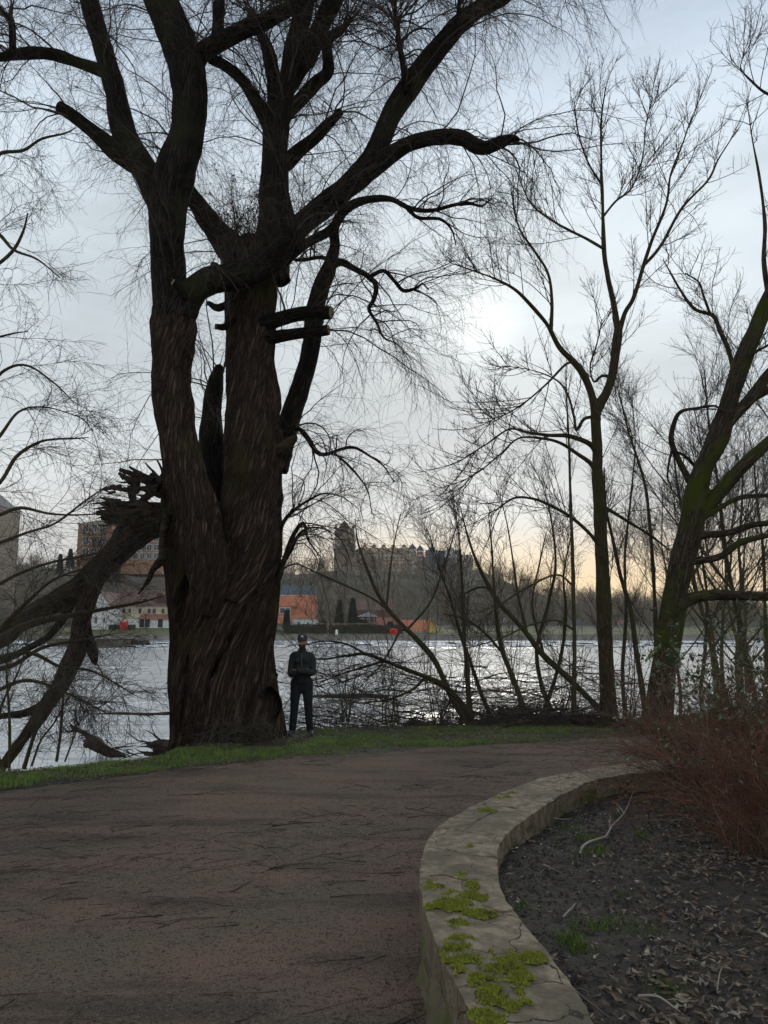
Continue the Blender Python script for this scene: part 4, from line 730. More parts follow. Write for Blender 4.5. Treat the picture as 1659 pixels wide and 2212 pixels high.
T1([(1010, 1560, 18), (975, 1505, 15), (942, 1431, 13), (904, 1385, 12), (860, 1341, 11), (831, 1306, 10), (810, 1271, 8), (795, 1233, 7), (784, 1204, 6), (772, 1166, 4), (767, 1120, 2)], 15.2, 'olive-barked leaning tree whose top crosses in front of the castle palace', 76, big_spec, [([(840, 1318, 6), (800, 1290, 5), (740, 1262, 5), (690, 1240, 4), (640, 1215, 2)], -.5), ([(904, 1385, 8), (870, 1360, 6), (845, 1400, 5), (820, 1440, 4), (790, 1470, 2)], -.4), ([(835, 1310, 5), (842, 1240, 4), (850, 1180, 3), (865, 1110, 2)], .6), ([(880, 1360, 5), (930, 1300, 5), (960, 1220, 4), (985, 1140, 2)], .5)])
T1([(1020, 1555, 18), (985, 1505, 15), (955, 1480, 14), (920, 1462, 13), (879, 1447, 11), (829, 1427, 10), (790, 1413, 9), (750, 1416, 7), (700, 1424, 5), (660, 1420, 3)], 14.8, 'low mossy stem arching left over the water toward the man', 77, big_spec, [([(829, 1427, 6), (790, 1440, 5), (740, 1455, 4), (690, 1475, 2)], -.2), ([(790, 1413, 5), (750, 1392, 4), (700, 1385, 3), (650, 1395, 2)], .3), ([(920, 1462, 6), (890, 1490, 5), (840, 1510, 4), (780, 1520, 2)], -.2)], m=m_maple)
T1([(1018, 1560, 15), (1012, 1500, 13), (1008, 1440, 12), (1004, 1390, 9), (1000, 1300, 7), (995, 1200, 5), (985, 1110, 2)], 15.4, 'upright young tree at the left end of the brush pile, with a straight fine top', 78)
T1([(1065, 1560, 12), (1040, 1500, 10), (1020, 1440, 9), (995, 1370, 8), (975, 1300, 6), (950, 1230, 4), (930, 1160, 2)], 15.9, 'thin young tree leaning left behind the brush pile', 79)
T1([(1200, 1555, 12), (1170, 1480, 11), (1160, 1400, 10), (1185, 1300, 8), (1200, 1220, 6), (1190, 1120, 4), (1170, 1040, 2)], 16.5, 'wavy grey sapling rising behind the middle of the brush pile', 80)
T1([(1350, 1550, 10), (1345, 1450, 9), (1352, 1330, 8), (1350, 1200, 6), (1362, 1080, 5), (1372, 960, 3), (1365, 860, 2)], 18, 'straight thin sapling just right of the ash trunk', 81)
T1([(1165, 1560, 11), (1195, 1480, 10), (1215, 1400, 9), (1222, 1320, 7), (1218, 1240, 5), (1235, 1150, 3)], 17, 'thin sapling leaning right behind the brush pile, topped by the pole tree', 82)
# lighter upright tops of willows growing in the shallows
def shoots(x0, x1, ybase, ytop, Y, n, label, seed):
    rng = np.random.RandomState(seed); b = W((x0 + x1) / 2, ybase, Y); t = empty('willow_bush', (b[0], b[1], WATER_Z), label, 'bush', 'leafless bushes at the water edge'); mb = MB()
    x = (x0 + x1) / 2 + (rng.rand(n) - .5) * (x1 - x0) * .35; st = W(x, ybase + 0 * x, Y + rng.uniform(-.5, .5, n)); top = W(rng.uniform(x0, x1, n), rng.uniform(ytop, ytop + (ybase - ytop) * .5, n), Y + rng.uniform(-.8, .8, n)); L_ = np.linalg.norm(top - st, axis=1)
    P = grow(st, nrm(top - st), L_, 12, rng, g=-.15, wig=.05, curl=.25); rr = taper(rng.uniform(.008, .017, n), .0026, 12); mb.tubes(P, rr, 5); mb.build('stems', m_sap, t)
    mb = MB(); twiggy(mb, P, rr, rng, [(n * 5, .3, 1.3, .25, .7, -.3, .06, .4, .0042, .0022, 7, 3, .15, .2), (n * 10, .1, .5, .3, .8, -.2, .1, .4, .0026, .0018, 4, 3, .0, .1)]); mb.build('crown', m_twig2, t)
for i, a in enumerate([(700, 800, 1500, 1105, 21, 3, 'loose bare bush with fine upright tops in front of the castle tower'), (800, 890, 1480, 1080, 22, 3, 'tall bare bush with broom-like tops in front of the castle palace'), (890, 960, 1490, 1085, 20, 3, 'bare bush with tall fine shoots in front of the slate castle hall'),
        (960, 1060, 1500, 1090, 19, 5, 'bare bush with tall shoots against the yellow sky at the end of the castle'), (1060, 1150, 1500, 1160, 20, 6, 'bare bush in front of the far half-timbered villa'), (700, 780, 1560, 1380, 15.4, 9, 'low bare bush beside the man on his right side'), (790, 900, 1565, 1420, 15.2, 11, 'low tangled bare bush in the shallows under the arching stem'),
        (900, 1010, 1565, 1400, 15.6, 12, 'low tangled bare bush left of the brush pile'), (1180, 1280, 1550, 1290, 17, 9, 'bare bush between the pole tree and the brush pile'), (1330, 1400, 1550, 1300, 17.5, 9, 'bare bush between the ash and the mossy maple')]):
    shoots(*a, 200 + i)
# dense thicket on the right
thick_spec = [(50, .8, 3., .3, .9, -.2, .06, .35, .010, .004, 8, 3, .2, .2), (460, .3, 1.3, .4, .9, -.3, .08, .35, .005, .003, 6, 3, .1, .1), (1100, .1, .5, .4, 1., -.3, .10, .3, .0034, .0026, 4, 3, 0., .0)]
rng = np.random.RandomState(91)
plc = ['at the right edge of the picture, height of the maple fork', 'behind the lowest level limb of the maple', 'behind the maple limbs, second from the right edge', 'behind the red-twig shrub', 'deep in the wood, seen over the lowest maple limb', 'at the far right, trunk leaning left', 'thin, standing between the maple and the wood', 'behind the maple trunk on the water side', 'tall and thin, with its tip near the maple fork', 'in the wood, forked low', 'on the far point of the bank', 'leaning right beyond the leafy bush', 'smallest of the wood, next to the leafy bush', 'thick-stemmed at the back of the wood']
for i in (0, 1, 2, 3, 4, 5, 7, 8, 9, 11, 13):
    xb = [1640, 1560, 1610, 1520, 1585, 1690, 1500, 1470, 1545, 1600, 1440, 1660, 1530, 1625][i]; Y = [17, 20, 24, 16, 28, 15, 19, 23, 26, 31, 30, 20, 17.5, 34][i]; yb = 1560; hh = [760, 640, 600, 560, 520, 800, 620, 500, 560, 480, 420, 640, 420, 460][i]
    x = xb; pts = []; lean = rng.uniform(-.22, .12); w0 = [16, 15, 14, 11, 12, 20, 10, 9, 11, 10, 9, 14, 9, 13][i]
    for k in range(9): pts.append((x, yb - hh * k / 8, w0 * (1 - .105 * k))); x += lean * hh / 8 + rng.uniform(-9, 9)
    lim = []
    for _ in range(5):
        k = rng.randint(2, 7); sgn = rng.choice([-1, 1]); a, b_, w_ = pts[k]; l = rng.uniform(60, 170); lim.append(([(a, b_, w_ * .5), (a + sgn * l * .4, b_ - l * .5, w_ * .4), (a + sgn * l * .75, b_ - l * 1.1, w_ * .25), (a + sgn * l * .9, b_ - l * 1.7, 2)], rng.uniform(-1, 1)))
    T1(pts, Y, 'bare brown woodland tree ' + plc[i], 300 + i, thick_spec, lim, 'woodland_tree', 'bare trees of the wood on the right', m=m_sap)

# branches hanging in from trees beyond the left edge
def left_tree(pl, Y, label, seed, spec, base, grp='bare trees at the left edge'):
    rng = np.random.RandomState(seed); t = empty('overhanging_tree', base, label, 'tree', grp); P0 = []; R0 = []; mb = MB()
    for i, pts in enumerate(pl):
        p, r = trace(pts, Y, Y + rng.uniform(-.6, .6), .07); mb.limb(p, r, 10, .02, i, fine=False); P0.append(p); R0.append(r)
    mb.build('limbs', m_sap, t); mb = MB(); twiggy(mb, P0, R0, rng, spec); mb.build('crown', m_twig, t)
lsp = [(90, .5, 1.9, .3, 1., .25, .12, .8, .006, .003, 9, 3, .1, .05), (1000, .2, .9, .4, 1., .35, .14, .8, .0034, .002, 6, 3, .05, .0), (2600, .08, .4, .4, 1., .3, .16, .7, .0023, .0016, 4, 3, 0., .0)]
left_tree([[(-160, 1700, 70), (-150, 1500, 60), (-140, 1300, 54), (-130, 1100, 50), (-140, 900, 40), (-120, 700, 30), (-90, 560, 20), (-60, 450, 10)], [(-130, 1150, 18), (-60, 1090, 13), (0, 1042, 9), (35, 987, 8), (80, 957, 6), (115, 949, 5), (165, 947, 4), (192, 945, 2)], [(-130, 1150, 16), (-50, 1125, 11), (0, 1112, 8), (45, 1097, 7), (110, 1110, 5), (180, 1112, 4), (250, 1105, 2)],
    [(-130, 1200, 14), (-40, 1185, 9), (0, 1172, 8), (60, 1150, 6), (120, 1130, 5), (180, 1085, 4), (230, 1050, 2)], [(-130, 900, 14), (-40, 850, 9), (10, 800, 7), (60, 790, 5), (120, 830, 3), (160, 870, 2)], [(-130, 760, 14), (-30, 735, 7), (30, 720, 4), (60, 716, 2)], [(-110, 650, 12), (-30, 590, 8), (25, 545, 7), (50, 500, 5), (60, 460, 3)],
    [(-100, 560, 12), (-20, 500, 8), (30, 540, 6), (80, 560, 4), (130, 600, 2)], [(-130, 420, 12), (-20, 370, 8), (0, 332, 8), (50, 325, 7), (90, 300, 6), (140, 288, 4), (165, 275, 2)], [(-130, 1000, 12), (-20, 960, 8), (40, 890, 5), (100, 880, 3), (170, 900, 2)], [(-130, 1300, 14), (-40, 1280, 9), (40, 1240, 7), (110, 1215, 5), (190, 1200, 4), (260, 1180, 2)]],
   11.2, 'bare tree standing just beyond the left edge, its thin branches hanging in at mid height', 411, lsp, (-6.3, 11, -.4))
left_tree([[(-220, 1750, 50), (-160, 1600, 40), (-90, 1480, 32), (-20, 1400, 26), (60, 1350, 20), (150, 1330, 12), (230, 1315, 8), (300, 1302, 5), (345, 1290, 2)], [(-60, 1450, 14), (20, 1440, 10), (90, 1400, 8), (160, 1385, 6), (240, 1370, 3)], [(-60, 1440, 14), (0, 1360, 10), (70, 1290, 7), (120, 1250, 5), (190, 1225, 3)], [(-40, 1430, 12), (60, 1410, 9), (130, 1440, 7), (200, 1450, 5), (290, 1500, 2)], [(-120, 1560, 14), (-20, 1500, 10), (60, 1470, 8), (150, 1500, 5), (230, 1540, 2)]],
   11.8, 'bare thicket tree at the lower left, grey branches crossing the dropped limb', 412, lsp, (-7.2, 11.4, -.7))
stem_sp = [(22, .3, 1.1, .3, .9, .0, .1, .6, .004, .0022, 7, 3, .1, .1), (160, .1, .6, .4, 1., .1, .14, .6, .0026, .0017, 5, 3, 0., .0)]
for i, (pts, lb) in enumerate([([(20, 1665, 8), (21, 1600, 7), (20, 1542, 6), (14, 1440, 5), (22, 1370, 3)], 'upright thin stem on the left bank nearest the picture edge'), ([(52, 1660, 10), (70, 1600, 9), (95, 1540, 7), (120, 1490, 4)], 'leaning bare stem on the left bank, thickest of the row'), ([(122, 1645, 7), (130, 1590, 6), (134, 1540, 6), (138, 1490, 4)], 'upright bare stem on the left bank furthest from the picture edge'), ([(68, 1655, 6), (88, 1600, 5), (118, 1560, 4), (150, 1500, 3)], 'thin bare stem leaning right on the left bank'), ([(140, 1645, 4), (165, 1580, 3), (190, 1520, 2)], 'thinnest bare shoot on the left bank, leaning right'), ([(5, 1665, 9), (-10, 1600, 8), (5, 1520, 6), (40, 1450, 4), (60, 1380, 2)], 'bare stem on the left bank bending out of the picture')]):
    T1(pts, 10.9, lb, 500 + i, stem_sp, name='sapling', grp='thin stems on the left bank')
# ================================================================== FAR BANK
def gz(x, y): return float(ground_h(np.array(x), np.array(y)))
m_plasterw = mat('white_render', (.70, .70, .67), (.78, .78, .75), 1.2, bump=.1); m_cream = mat('cream_render', (.50, .42, .30), (.58, .50, .37), 1.0, bump=.1)
m_rooforange = mat('orange_tiles', (.36, .125, .068), (.50, .19, .10), 2.5, bump=.4, bscale=9, stretch=(1, 1, 3)); m_roofred = mat('dull_red_tiles', (.20, .075, .05), (.28, .115, .075), 2.2, bump=.4, bscale=9)
m_roofbrown = mat('brown_tiles', (.095, .058, .050), (.17, .095, .072), .9, bump=.4, bscale=9); m_slate = mat('slate', (.045, .052, .060), (.075, .085, .095), 1.4, rough=.6, bump=.3, bscale=6)
m_brick = mat('brick', (.27, .15, .09), (.36, .21, .13), 1.1, bump=.2, bscale=8); m_dbrick = mat('brown_brick', (.13, .07, .055), (.19, .105, .08), 1.5, bump=.2, bscale=8)
m_glass = mat('window_glass', (.02, .024, .028), rough=.15, spec=.6); m_frame = mat('window_frame', (.6, .6, .58)); m_darkframe = mat('dark_frame', (.06, .05, .045)); m_dark = mat('dark_paint', (.03, .03, .032))
m_tower = mat('tower_masonry', (.30, .24, .18), (.42, .345, .26), .35, bump=.5, bscale=2.2, dist=.1, c3=(.10, .08, .065), s3=.12, lo3=.45, hi3=.6); m_castle = mat('castle_stone', (.46, .36, .24), (.56, .45, .32), .35, bump=.2, bscale=2)
m_trim = mat('stone_trim', (.22, .18, .14), (.30, .25, .19), 1.); m_redstone = mat('red_stone', (.32, .14, .10), (.40, .19, .14), .8); m_bluegrey = mat('blue_grey_render', (.17, .19, .23), (.24, .26, .30), .8); m_conc = mat('concrete', (.20, .19, .17), (.32, .30, .27), .6, bump=.3, bscale=4)
m_red = mat('red_plastic', (.62, .035, .03), rough=.4); m_yellow = mat('yellow_render', (.60, .44, .12), (.66, .50, .17), 1.)
def win(par, x, z, y, w, h, fm=None, d=.10):
    """window on a wall facing the river (towards -Y)"""
    f = MB(); t = .10 * min(w, 1.4)
    f.bx(x - w / 2, x + w / 2, y - d, y + .02, z, z + t); f.bx(x - w / 2, x + w / 2, y - d, y + .02, z + h - t, z + h); f.bx(x - w / 2, x - w / 2 + t, y - d, y + .02, z + t, z + h - t); f.bx(x + w / 2 - t, x + w / 2, y - d, y + .02, z + t, z + h - t); f.bx(x - t / 3, x + t / 3, y - d * .8, y + .02, z + t, z + h - t)
    fo = f.build('window', fm or m_frame, par, smooth=False); g = MB(); g.bx(x - w / 2 + t * .8, x + w / 2 - t * .8, y - d * .35, y + .01, z + t * .8, z + h - t * .8); g.build('pane', m_glass, fo, smooth=False)
def house(name, label, vx0, vx1, ytop, yeave, ybase, Y, depth, wallm, roofm, axis='x', wins=(), hip=0., group=None, cat='house', chim=(), over=.35, base=None, zb=None):
    p0 = W(vx0, ybase, Y); p1 = W(vx1, ybase, Y); ze = float(W(vx0, yeave, Y)[2]); zt = float(W(vx0, ytop, Y + (depth / 2 if axis == 'x' else 0))[2]); x0, x1 = p0[0], p1[0]; z0 = p0[2] if zb is None else zb
    t = empty(name, ((x0 + x1) / 2, Y + depth / 2, z0), label, cat, group)
    mb = MB(); mb.bx(x0, x1, Y, Y + depth, z0 - 3, ze)
    if axis == 'y': mb.add([(x0, Y, ze - .001), (x1, Y, ze - .001), ((x0 + x1) / 2, Y, zt - .25), (x0, Y + depth, ze), (x1, Y + depth, ze), ((x0 + x1) / 2, Y + depth, zt - .25)], [[0, 1, 2, 2]][:0], [[0, 1, 2], [4, 3, 5]])
    mb.build('wall', wallm, t, smooth=False)
    r = MB()
    if axis == 'x': r.gable(x0 - over * .5, x1 + over * .5, Y - over, Y + depth + over, ze - .05, zt, 'x', hip)
    else:
        th = .25; xm = (x0 + x1) / 2; k = (zt - ze) / ((x1 - x0) / 2); ex = over
        for s_ in (-1, 1):
            xa = x0 - ex if s_ < 0 else x1 + ex; za = ze - k * ex; v = [(xa, Y - over, za), (xm, Y - over, zt), (xm, Y + depth, zt), (xa, Y + depth, za)]; v += [(a, b, c + th) for a, b, c in v]; r.add(v, [[0, 1, 2, 3], [7, 6, 5, 4], [0, 4, 5, 1], [3, 2, 6, 7], [0, 3, 7, 4], [1, 5, 6, 2]])
    ro = r.build('roof', roofm, t, smooth=False)
    for cx, cz, cw in chim:
        c = MB(); px_ = W(cx, yeave, Y)[0]; zz_ = float(W(cx, cz, Y + depth / 2)[2]); c.bx(px_ - cw / 2, px_ + cw / 2, Y + depth / 2 - cw / 2, Y + depth / 2 + cw / 2, ze, zz_); c.bx(px_ - cw / 2 - .08, px_ + cw / 2 + .08, Y + depth / 2 - cw / 2 - .08, Y + depth / 2 + cw / 2 + .08, zz_, zz_ + .18); c.build('chimney', m_dbrick, ro, smooth=False)
    for wx_, wyt, wyb, ww in wins:
        a = W(wx_, wyb, Y); b = W(wx_, wyt, Y); w_ = W(wx_ + ww, wyb, Y)[0] - a[0]; win(t, a[0], a[2], Y, w_, b[2] - a[2], m_darkframe if wallm is m_cream else m_frame)
    return t, x0, x1, z0, ze, zt
# weir sill, quay wall
q = empty('quay_wall', (0, 152.4, -1), 'long low stone quay wall along the far bank of the river', 'wall'); mb = MB(); mb.bx(-160, 200, 152.0, 152.6, -2.5, .40); mb.build('masonry', m_conc, q, smooth=False); mb = MB(); mb.bx(-160, 200, 151.9, 152.75, .40, .60); mb.build('capping', m_trim, q, smooth=False)
wv = empty('weir_pier', (-47, 118, -1.3), 'mossy stone pier at the left end of the weir, standing in the river', 'pier'); a = W(100, 1410, 118); b = W(262, 1410, 118)
mb = MB(); mb.bx(a[0], b[0], 118, 124, -3, .15); mb.build('masonry', mat('wet_stone', (.09, .08, .06), (.17, .15, .105), .6, bump=.6, bscale=3, dist=.1), wv, smooth=False); mb = MB(); mb.bx(a[0] - .3, b[0] + .3, 117.7, 124.3, .15, .45); mb.build('capping', m_conc, wv, smooth=False)
sl_ = empty('weir_sill', (-40, 126, -1), 'dark weed-hung edge of the weir left of the old willow trunk', 'weir'); rng = np.random.RandomState(5); mb = MB()
for i in range(46): x = W(262 + i * 1.25, 1390, 123)[0]; mb.box((x, 123 + rng.uniform(-.3, .3), -.62), (.7, .8, rng.uniform(.5, 1.0)), rng.uniform(-.3, .3), .8, .08, rng)
mb.build('sill_stones', mat('wet_weed', (.015, .014, .011), (.05, .046, .034), 1.5, rough=.5, bump=.5, bscale=4), sl_)
hy = 176
H = {}
house('house', 'white gabled house by the river, half hidden by the dropped willow limb', 193, 234, 1279, 1306, 1357, 172, 12, m_plasterw, m_roofbrown, 'y', [(205, 1312, 1320, 5), (222, 1312, 1320, 5), (207, 1334, 1347, 6), (225, 1334, 1345, 5)], group='houses on the far bank')
t, x0, x1, z0, ze, zt = house('house', 'long cream house with a brown tiled roof left of the old willow trunk', 249, 430, 1275, 1309, 1357, 180, 11, m_cream, m_roofbrown, 'x', [(268, 1315, 1324, 5), (280, 1315, 1324, 5), (302, 1315, 1325, 6), (322, 1315, 1325, 7), (333, 1315, 1325, 7), (352, 1315, 1325, 6)], group='houses on the far bank', chim=[(287, 1271, .8)])
mb = MB(); xa, xb = W(268, 1350, 176)[0], W(430, 1350, 176)[0]; xc = W(297, 1350, 176)[0]; zb = W(0, 1357, 176)[2]; mb.bx(xa, xb, 176, 180.1, zb - 2, float(W(0, 1337, 176)[2])); ex = mb.build('extension', m_plasterw, t, smooth=False)
z1 = float(W(0, 1337, 176)[2]); mb = MB(); mb.add([(xc, 175.5, z1 - .05), (xb, 175.5, z1 - .05), (xb, 180.2, z1 + 1.25), (xc, 180.2, z1 + 1.25), (xc, 180.2, z1 - .05), (xb, 180.2, z1 - .05)], [[0, 1, 2, 3], [0, 4, 5, 1]], [[0, 3, 4], [1, 5, 2]]); mb.build('lean_to_roof', m_roofred, t, smooth=False)
for wx_ in (306, 318, 346): a = W(wx_, 1355, 176); mb = MB(); mb.bx(a[0] - .55, a[0] + .55, 175.85, 176.02, a[2], a[2] + 1.9); mb.build('door', m_dark, t, smooth=False)
for dx_ in (345,): a = W(dx_, 1296, 180); mb = MB(); mb.bx(a[0] - 1.1, a[0] + 1.1, 180.6, 183, a[2] - 1, a[2] + .9); mb.gable(a[0] - 1.3, a[0] + 1.3, 180.4, 184, a[2] + .9, a[2] + 1.9, 'y'); mb.build('dormer', m_roofbrown, t, smooth=False)
t, x0, x1, z0, ze, zt = house('house', 'house with a steep bright orange roof right of the old willow trunk, behind the man', 560, 677, 1287, 1335, 1357, 170, 11, m_plasterw, m_rooforange, 'x', [(645, 1343, 1353, 7), (665, 1344, 1352, 5)], group='houses on the far bank', chim=[(643, 1279, .7)])
a = W(618, 1330, 169.9); mb = MB(); mb.bx(a[0] - 2.6, a[0] + 2.0, 170.4, 174, a[2], a[2] + 2.3); d = mb.build('dormer', m_rooforange, t, smooth=False); win(t, a[0] - .3, a[2] + .45, 170.4, 2.6, 1.4)
a = W(606, 1347, 168.5); mb = MB(); mb.gable(a[0] - 3, a[0] + 2.4, 167.4, 171, a[2], a[2] + 1.0, 'x'); mb.build('porch_roof', m_rooforange, t, smooth=False)
house('house', 'dark slate-roofed house with a white chimney behind the orange-roofed house', 606, 676, 1264, 1284, 1300, 196, 10, m_plasterw, m_slate, 'x', chim=[(642, 1252, 1.0)], group='houses on the far bank')
house('brick_building', 'small brown brick building between the dark conifers and the low orange roof', 771, 816, 1321, 1332, 1357, 182, 10, m_dbrick, m_slate, 'x', [(783, 1335, 1347, 7), (796, 1335, 1347, 5), (806, 1335, 1347, 5)], hip=3, group='houses on the far bank', cat='building')
house('brick_building', 'long dull-roofed building behind the brown brick building', 758, 850, 1294, 1318, 1332, 200, 12, m_dbrick, m_roofbrown, 'x', group='houses on the far bank', cat='building')
house('house', 'low house with a weathered red roof behind the small dark conifer', 814, 864, 1334, 1359, 1368, 172, 8, m_plasterw, m_roofred, 'x', [(850, 1361, 1366, 5)], group='houses on the far bank')
t, x0, x1, z0, ze, zt = house('house', 'low white house with an orange roof and a yellow gable end, near the bank', 866, 922, 1339, 1363, 1381, 162, 8, m_plasterw, m_rooforange, 'x', [(885, 1367, 1375, 5), (900, 1367, 1375, 5), (913, 1367, 1375, 4)], group='houses on the far bank')
house('house', 'narrow yellow gabled house joined to the low orange-roofed house', 922, 942, 1337, 1360, 1381, 162, 8, m_yellow, m_rooforange, 'y', [(932, 1366, 1375, 5)], group='houses on the far bank')
def fac(t, vx0, vx1, rows, n, Y, w, h, fm=None):
    for vy in rows:
        for k in range(n): a = W(vx0 + (vx1 - vx0) * (k + .5) / n, vy, Y); win(t, a[0], a[2], Y, w, h, fm, .2)
# left: corn mill tower-house, brick block
t, x0, x1, z0, ze, zt = house('tall_house', 'tall grey plastered house with a dark hipped roof at the left edge', -180, -46, 1038, 1082, 1290, 230, 22, m_trim, m_slate, 'x', hip=8, cat='building'); fac(t, -110, -30, (1112, 1140, 1170, 1200), 3, 230, 1.6, 2.4, m_darkframe)
t, x0, x1, z0, ze, zt = house('brick_block', 'orange brick block with rounded corners on the hill behind the dropped limb', 163, 236, 1122, 1132, 1232, 262, 18, m_brick, m_tower, 'x', hip=5, cat='building'); fac(t, 176, 230, (1150, 1176, 1200), 3, 262, 2.2, 2.8)
t, x0, x1, z0, ze, zt = house('brick_block', 'lower orange brick wing on the hill just left of the old willow trunk', 262, 350, 1142, 1154, 1222, 268, 16, m_brick, m_roofred, 'x', hip=3, cat='building'); fac(t, 270, 345, (1170, 1190, 1208), 5, 268, 2.0, 2.4)
# ---------------------------------------------------------------- castle on the hill
CY = 400
def cz(vy, Y=CY): return float(W(0, vy, Y)[2])
def cx(vx, Y=CY): return float(W(vx, 1200, Y)[0])
t = empty('castle_keep', (cx(743), CY + 5, cz(1245)), 'massive square castle keep with stepped gables, tallest tower on the hill', 'tower')
mb = MB(); mb.box(((cx(721) + cx(766)) / 2, CY + 6, (cz(1260) + cz(1160)) / 2), (cx(766) - cx(721), 12, cz(1160) - cz(1260)), taper=.97); mb.build('shaft', m_tower, t, smooth=False)
mb = MB(); mb.bx(cx(723.5), cx(764), CY + .3, CY + 11.7, cz(1160), cz(1141)); mb.build('top_storey', m_tower, t, smooth=False)
mb = MB(); mb.add([(cx(731), CY + .2, cz(1141)), (cx(756), CY + .2, cz(1141)), (cx(753), CY + .2, cz(1135)), (cx(743.5), CY + .2, cz(1124)), (cx(734), CY + .2, cz(1135)), (cx(731), CY + 11, cz(1141)), (cx(756), CY + 11, cz(1141)), (cx(753), CY + 11, cz(1135)), (cx(743.5), CY + 11, cz(1124)), (cx(734), CY + 11, cz(1135))],
   [[0, 1, 2, 4], [5, 9, 7, 6], [1, 6, 7, 2], [2, 7, 8, 3], [3, 8, 9, 4], [4, 9, 5, 0]], [[2, 3, 4], [7, 9, 8]]); mb.build('gable_roof', m_roofbrown, t, smooth=False)
for a in (724.5, 763): mb = MB(); mb.lathe((cx(a), CY + 1, cz(1141)), [(.8, 0), (.8, .8), (1.0, .9), (.05, 2.6)], 8); mb.build('pinnacle', m_tower, t)
mb = MB(); mb.lathe((cx(726), CY + .3, cz(1150)), [(1.0, -.8), (1.3, 0), (1.0, .8)], 12); mb.build('corner_turret', m_tower, t)
fac(t, 730, 758, (1156, 1180), 2, CY, .8, 1.6, m_darkframe)
t = empty('castle_palace', (cx(835), CY + 6, cz(1250)), 'long cream renaissance palace with a row of small curved dormer gables', 'palace')
mb = MB(); mb.bx(cx(766), cx(893), CY, CY + 14, cz(1290), cz(1192)); mb.build('wall', m_castle, t, smooth=False)
mb = MB(); mb.gable(cx(765), cx(895), CY - .5, CY + 14.5, cz(1192), cz(1181), 'x', 2); ro = mb.build('roof', m_roofbrown, t, smooth=False)
for zy in (1196, 1212, 1228): mb = MB(); mb.bx(cx(766), cx(893), CY - .35, CY - .001, cz(zy), cz(zy - 1.6)); mb.build('string_course', m_redstone if zy == 1212 else m_trim, t, smooth=False)
for gx in (788, 808, 829, 850, 873):
    d = MB(); X = cx(gx); w_ = 1.9; d.bx(X - w_, X + w_, CY - .6, CY + 4, cz(1192), cz(1184)); d.add([(X - w_ * 1.1, CY - .6, cz(1184)), (X + w_ * 1.1, CY - .6, cz(1184)), (X + w_ * .5, CY - .6, cz(1181)), (X - w_ * .5, CY - .6, cz(1181)), (X - w_ * 1.1, CY + 4, cz(1184)), (X + w_ * 1.1, CY + 4, cz(1184)), (X + w_ * .5, CY + 4, cz(1181)), (X - w_ * .5, CY + 4, cz(1181))], [[0, 1, 2, 3], [5, 4, 7, 6], [0, 3, 7, 4], [1, 5, 6, 2], [3, 2, 6, 7]])
    do = d.build('dormer_gable', m_castle, ro, smooth=False); k = MB(); k.lathe((X, CY + 1, cz(1181)), [(1.0, 0), (1.15, .4), (.8, 1.0), (.15, 1.5)], 10); k.build('gable_cap', m_roofbrown, t)
fac(t, 806, 880, (1209, 1225, 1241), 9, CY, 1.0, 2.0); fac(t, 769, 800, (1209, 1225), 4, CY, 1.0, 2.0)
mb = MB(); X0, X1 = cx(784), cx(808); mb.bx(X0, X1, CY - 2.2, CY - .36, cz(1250), cz(1203)); mb.add([(X0 - .4, CY - 2.4, cz(1203)), (X1 + .4, CY - 2.4, cz(1203)), ((X0 + X1) / 2, CY - 2.4, cz(1190)), (X0 - .4, CY + .5, cz(1203)), (X1 + .4, CY + .5, cz(1203)), ((X0 + X1) / 2, CY + .5, cz(1190))], [[0, 3, 4, 1], [1, 4, 5, 2], [2, 5, 3, 0]], [[0, 1, 2], [4, 3, 5]]); mb.build('pediment_bay', m_trim, t, smooth=False)
for i, (vx, r_, top, lb) in enumerate(((891, 1.95, 1186, 'round banded castle bay tower with an onion dome, left of a pair'), (907.5, 1.75, 1189, 'round banded castle bay tower, right and slightly lower of a pair'))):
    X = cx(vx); Y_ = CY - .5; t = empty('bay_tower', (X, Y_, cz(1250)), lb, 'tower', 'banded bay towers of the castle'); mb = MB(); mb.lathe((X, Y_, 0), [(r_, cz(1285)), (r_, cz(top))], 18); mb.build('wall', m_castle if i == 0 else m_redstone, t)
    for zy in range(int(top) + 1, 1236, 9): mb = MB(); mb.lathe((X, Y_, 0), [(r_, cz(zy + 3.6)), (r_ + .12, cz(zy + 3.4)), (r_ + .12, cz(zy + .2)), (r_, cz(zy))], 18); mb.build('white_band', m_plasterw, t)
    mb = MB(); zt_ = cz(top); mb.lathe((X, Y_, 0), [(r_ + .35, zt_ - .1), (r_ + .3, zt_ + .3), (r_ * .9, zt_ + 1.0), (r_ * .55, zt_ + 1.9), (r_ * .22, zt_ + 2.5), (.1, zt_ + 3.1), (.05, zt_ + 4.2)], 18); mb.build('dome', m_slate, t)
t = empty('castle_hall', (cx(955), CY - 3, cz(1250)), 'castle hall with a big steep dark slate roof below the gabled wings', 'hall'); Yh = CY - 6
mb = MB(); mb.bx(cx(913, Yh), cx(1000, Yh), Yh, Yh + 10, cz(1290, Yh), cz(1230, Yh)); mb.build('wall', m_castle, t, smooth=False)
mb = MB(); x0, x1 = cx(912, Yh), cx(1001, Yh); xr = cx(972, Yh); mb.add([(x0, Yh - .6, cz(1231)), (x1, Yh - .6, cz(1231)), (x1, Yh + 10.5, cz(1231)), (x0, Yh + 10.5, cz(1231)), (x0 + .2, Yh + 5, cz(1203)), (xr, Yh + 5, cz(1205))], [[0, 1, 5, 4], [2, 3, 4, 5], [0, 3, 2, 1]], [[0, 4, 3], [1, 2, 5]]); mb.build('roof', m_slate, t, smooth=False)
fac(t, 916, 998, (1244,), 10, Yh, 1.1, 2.2)
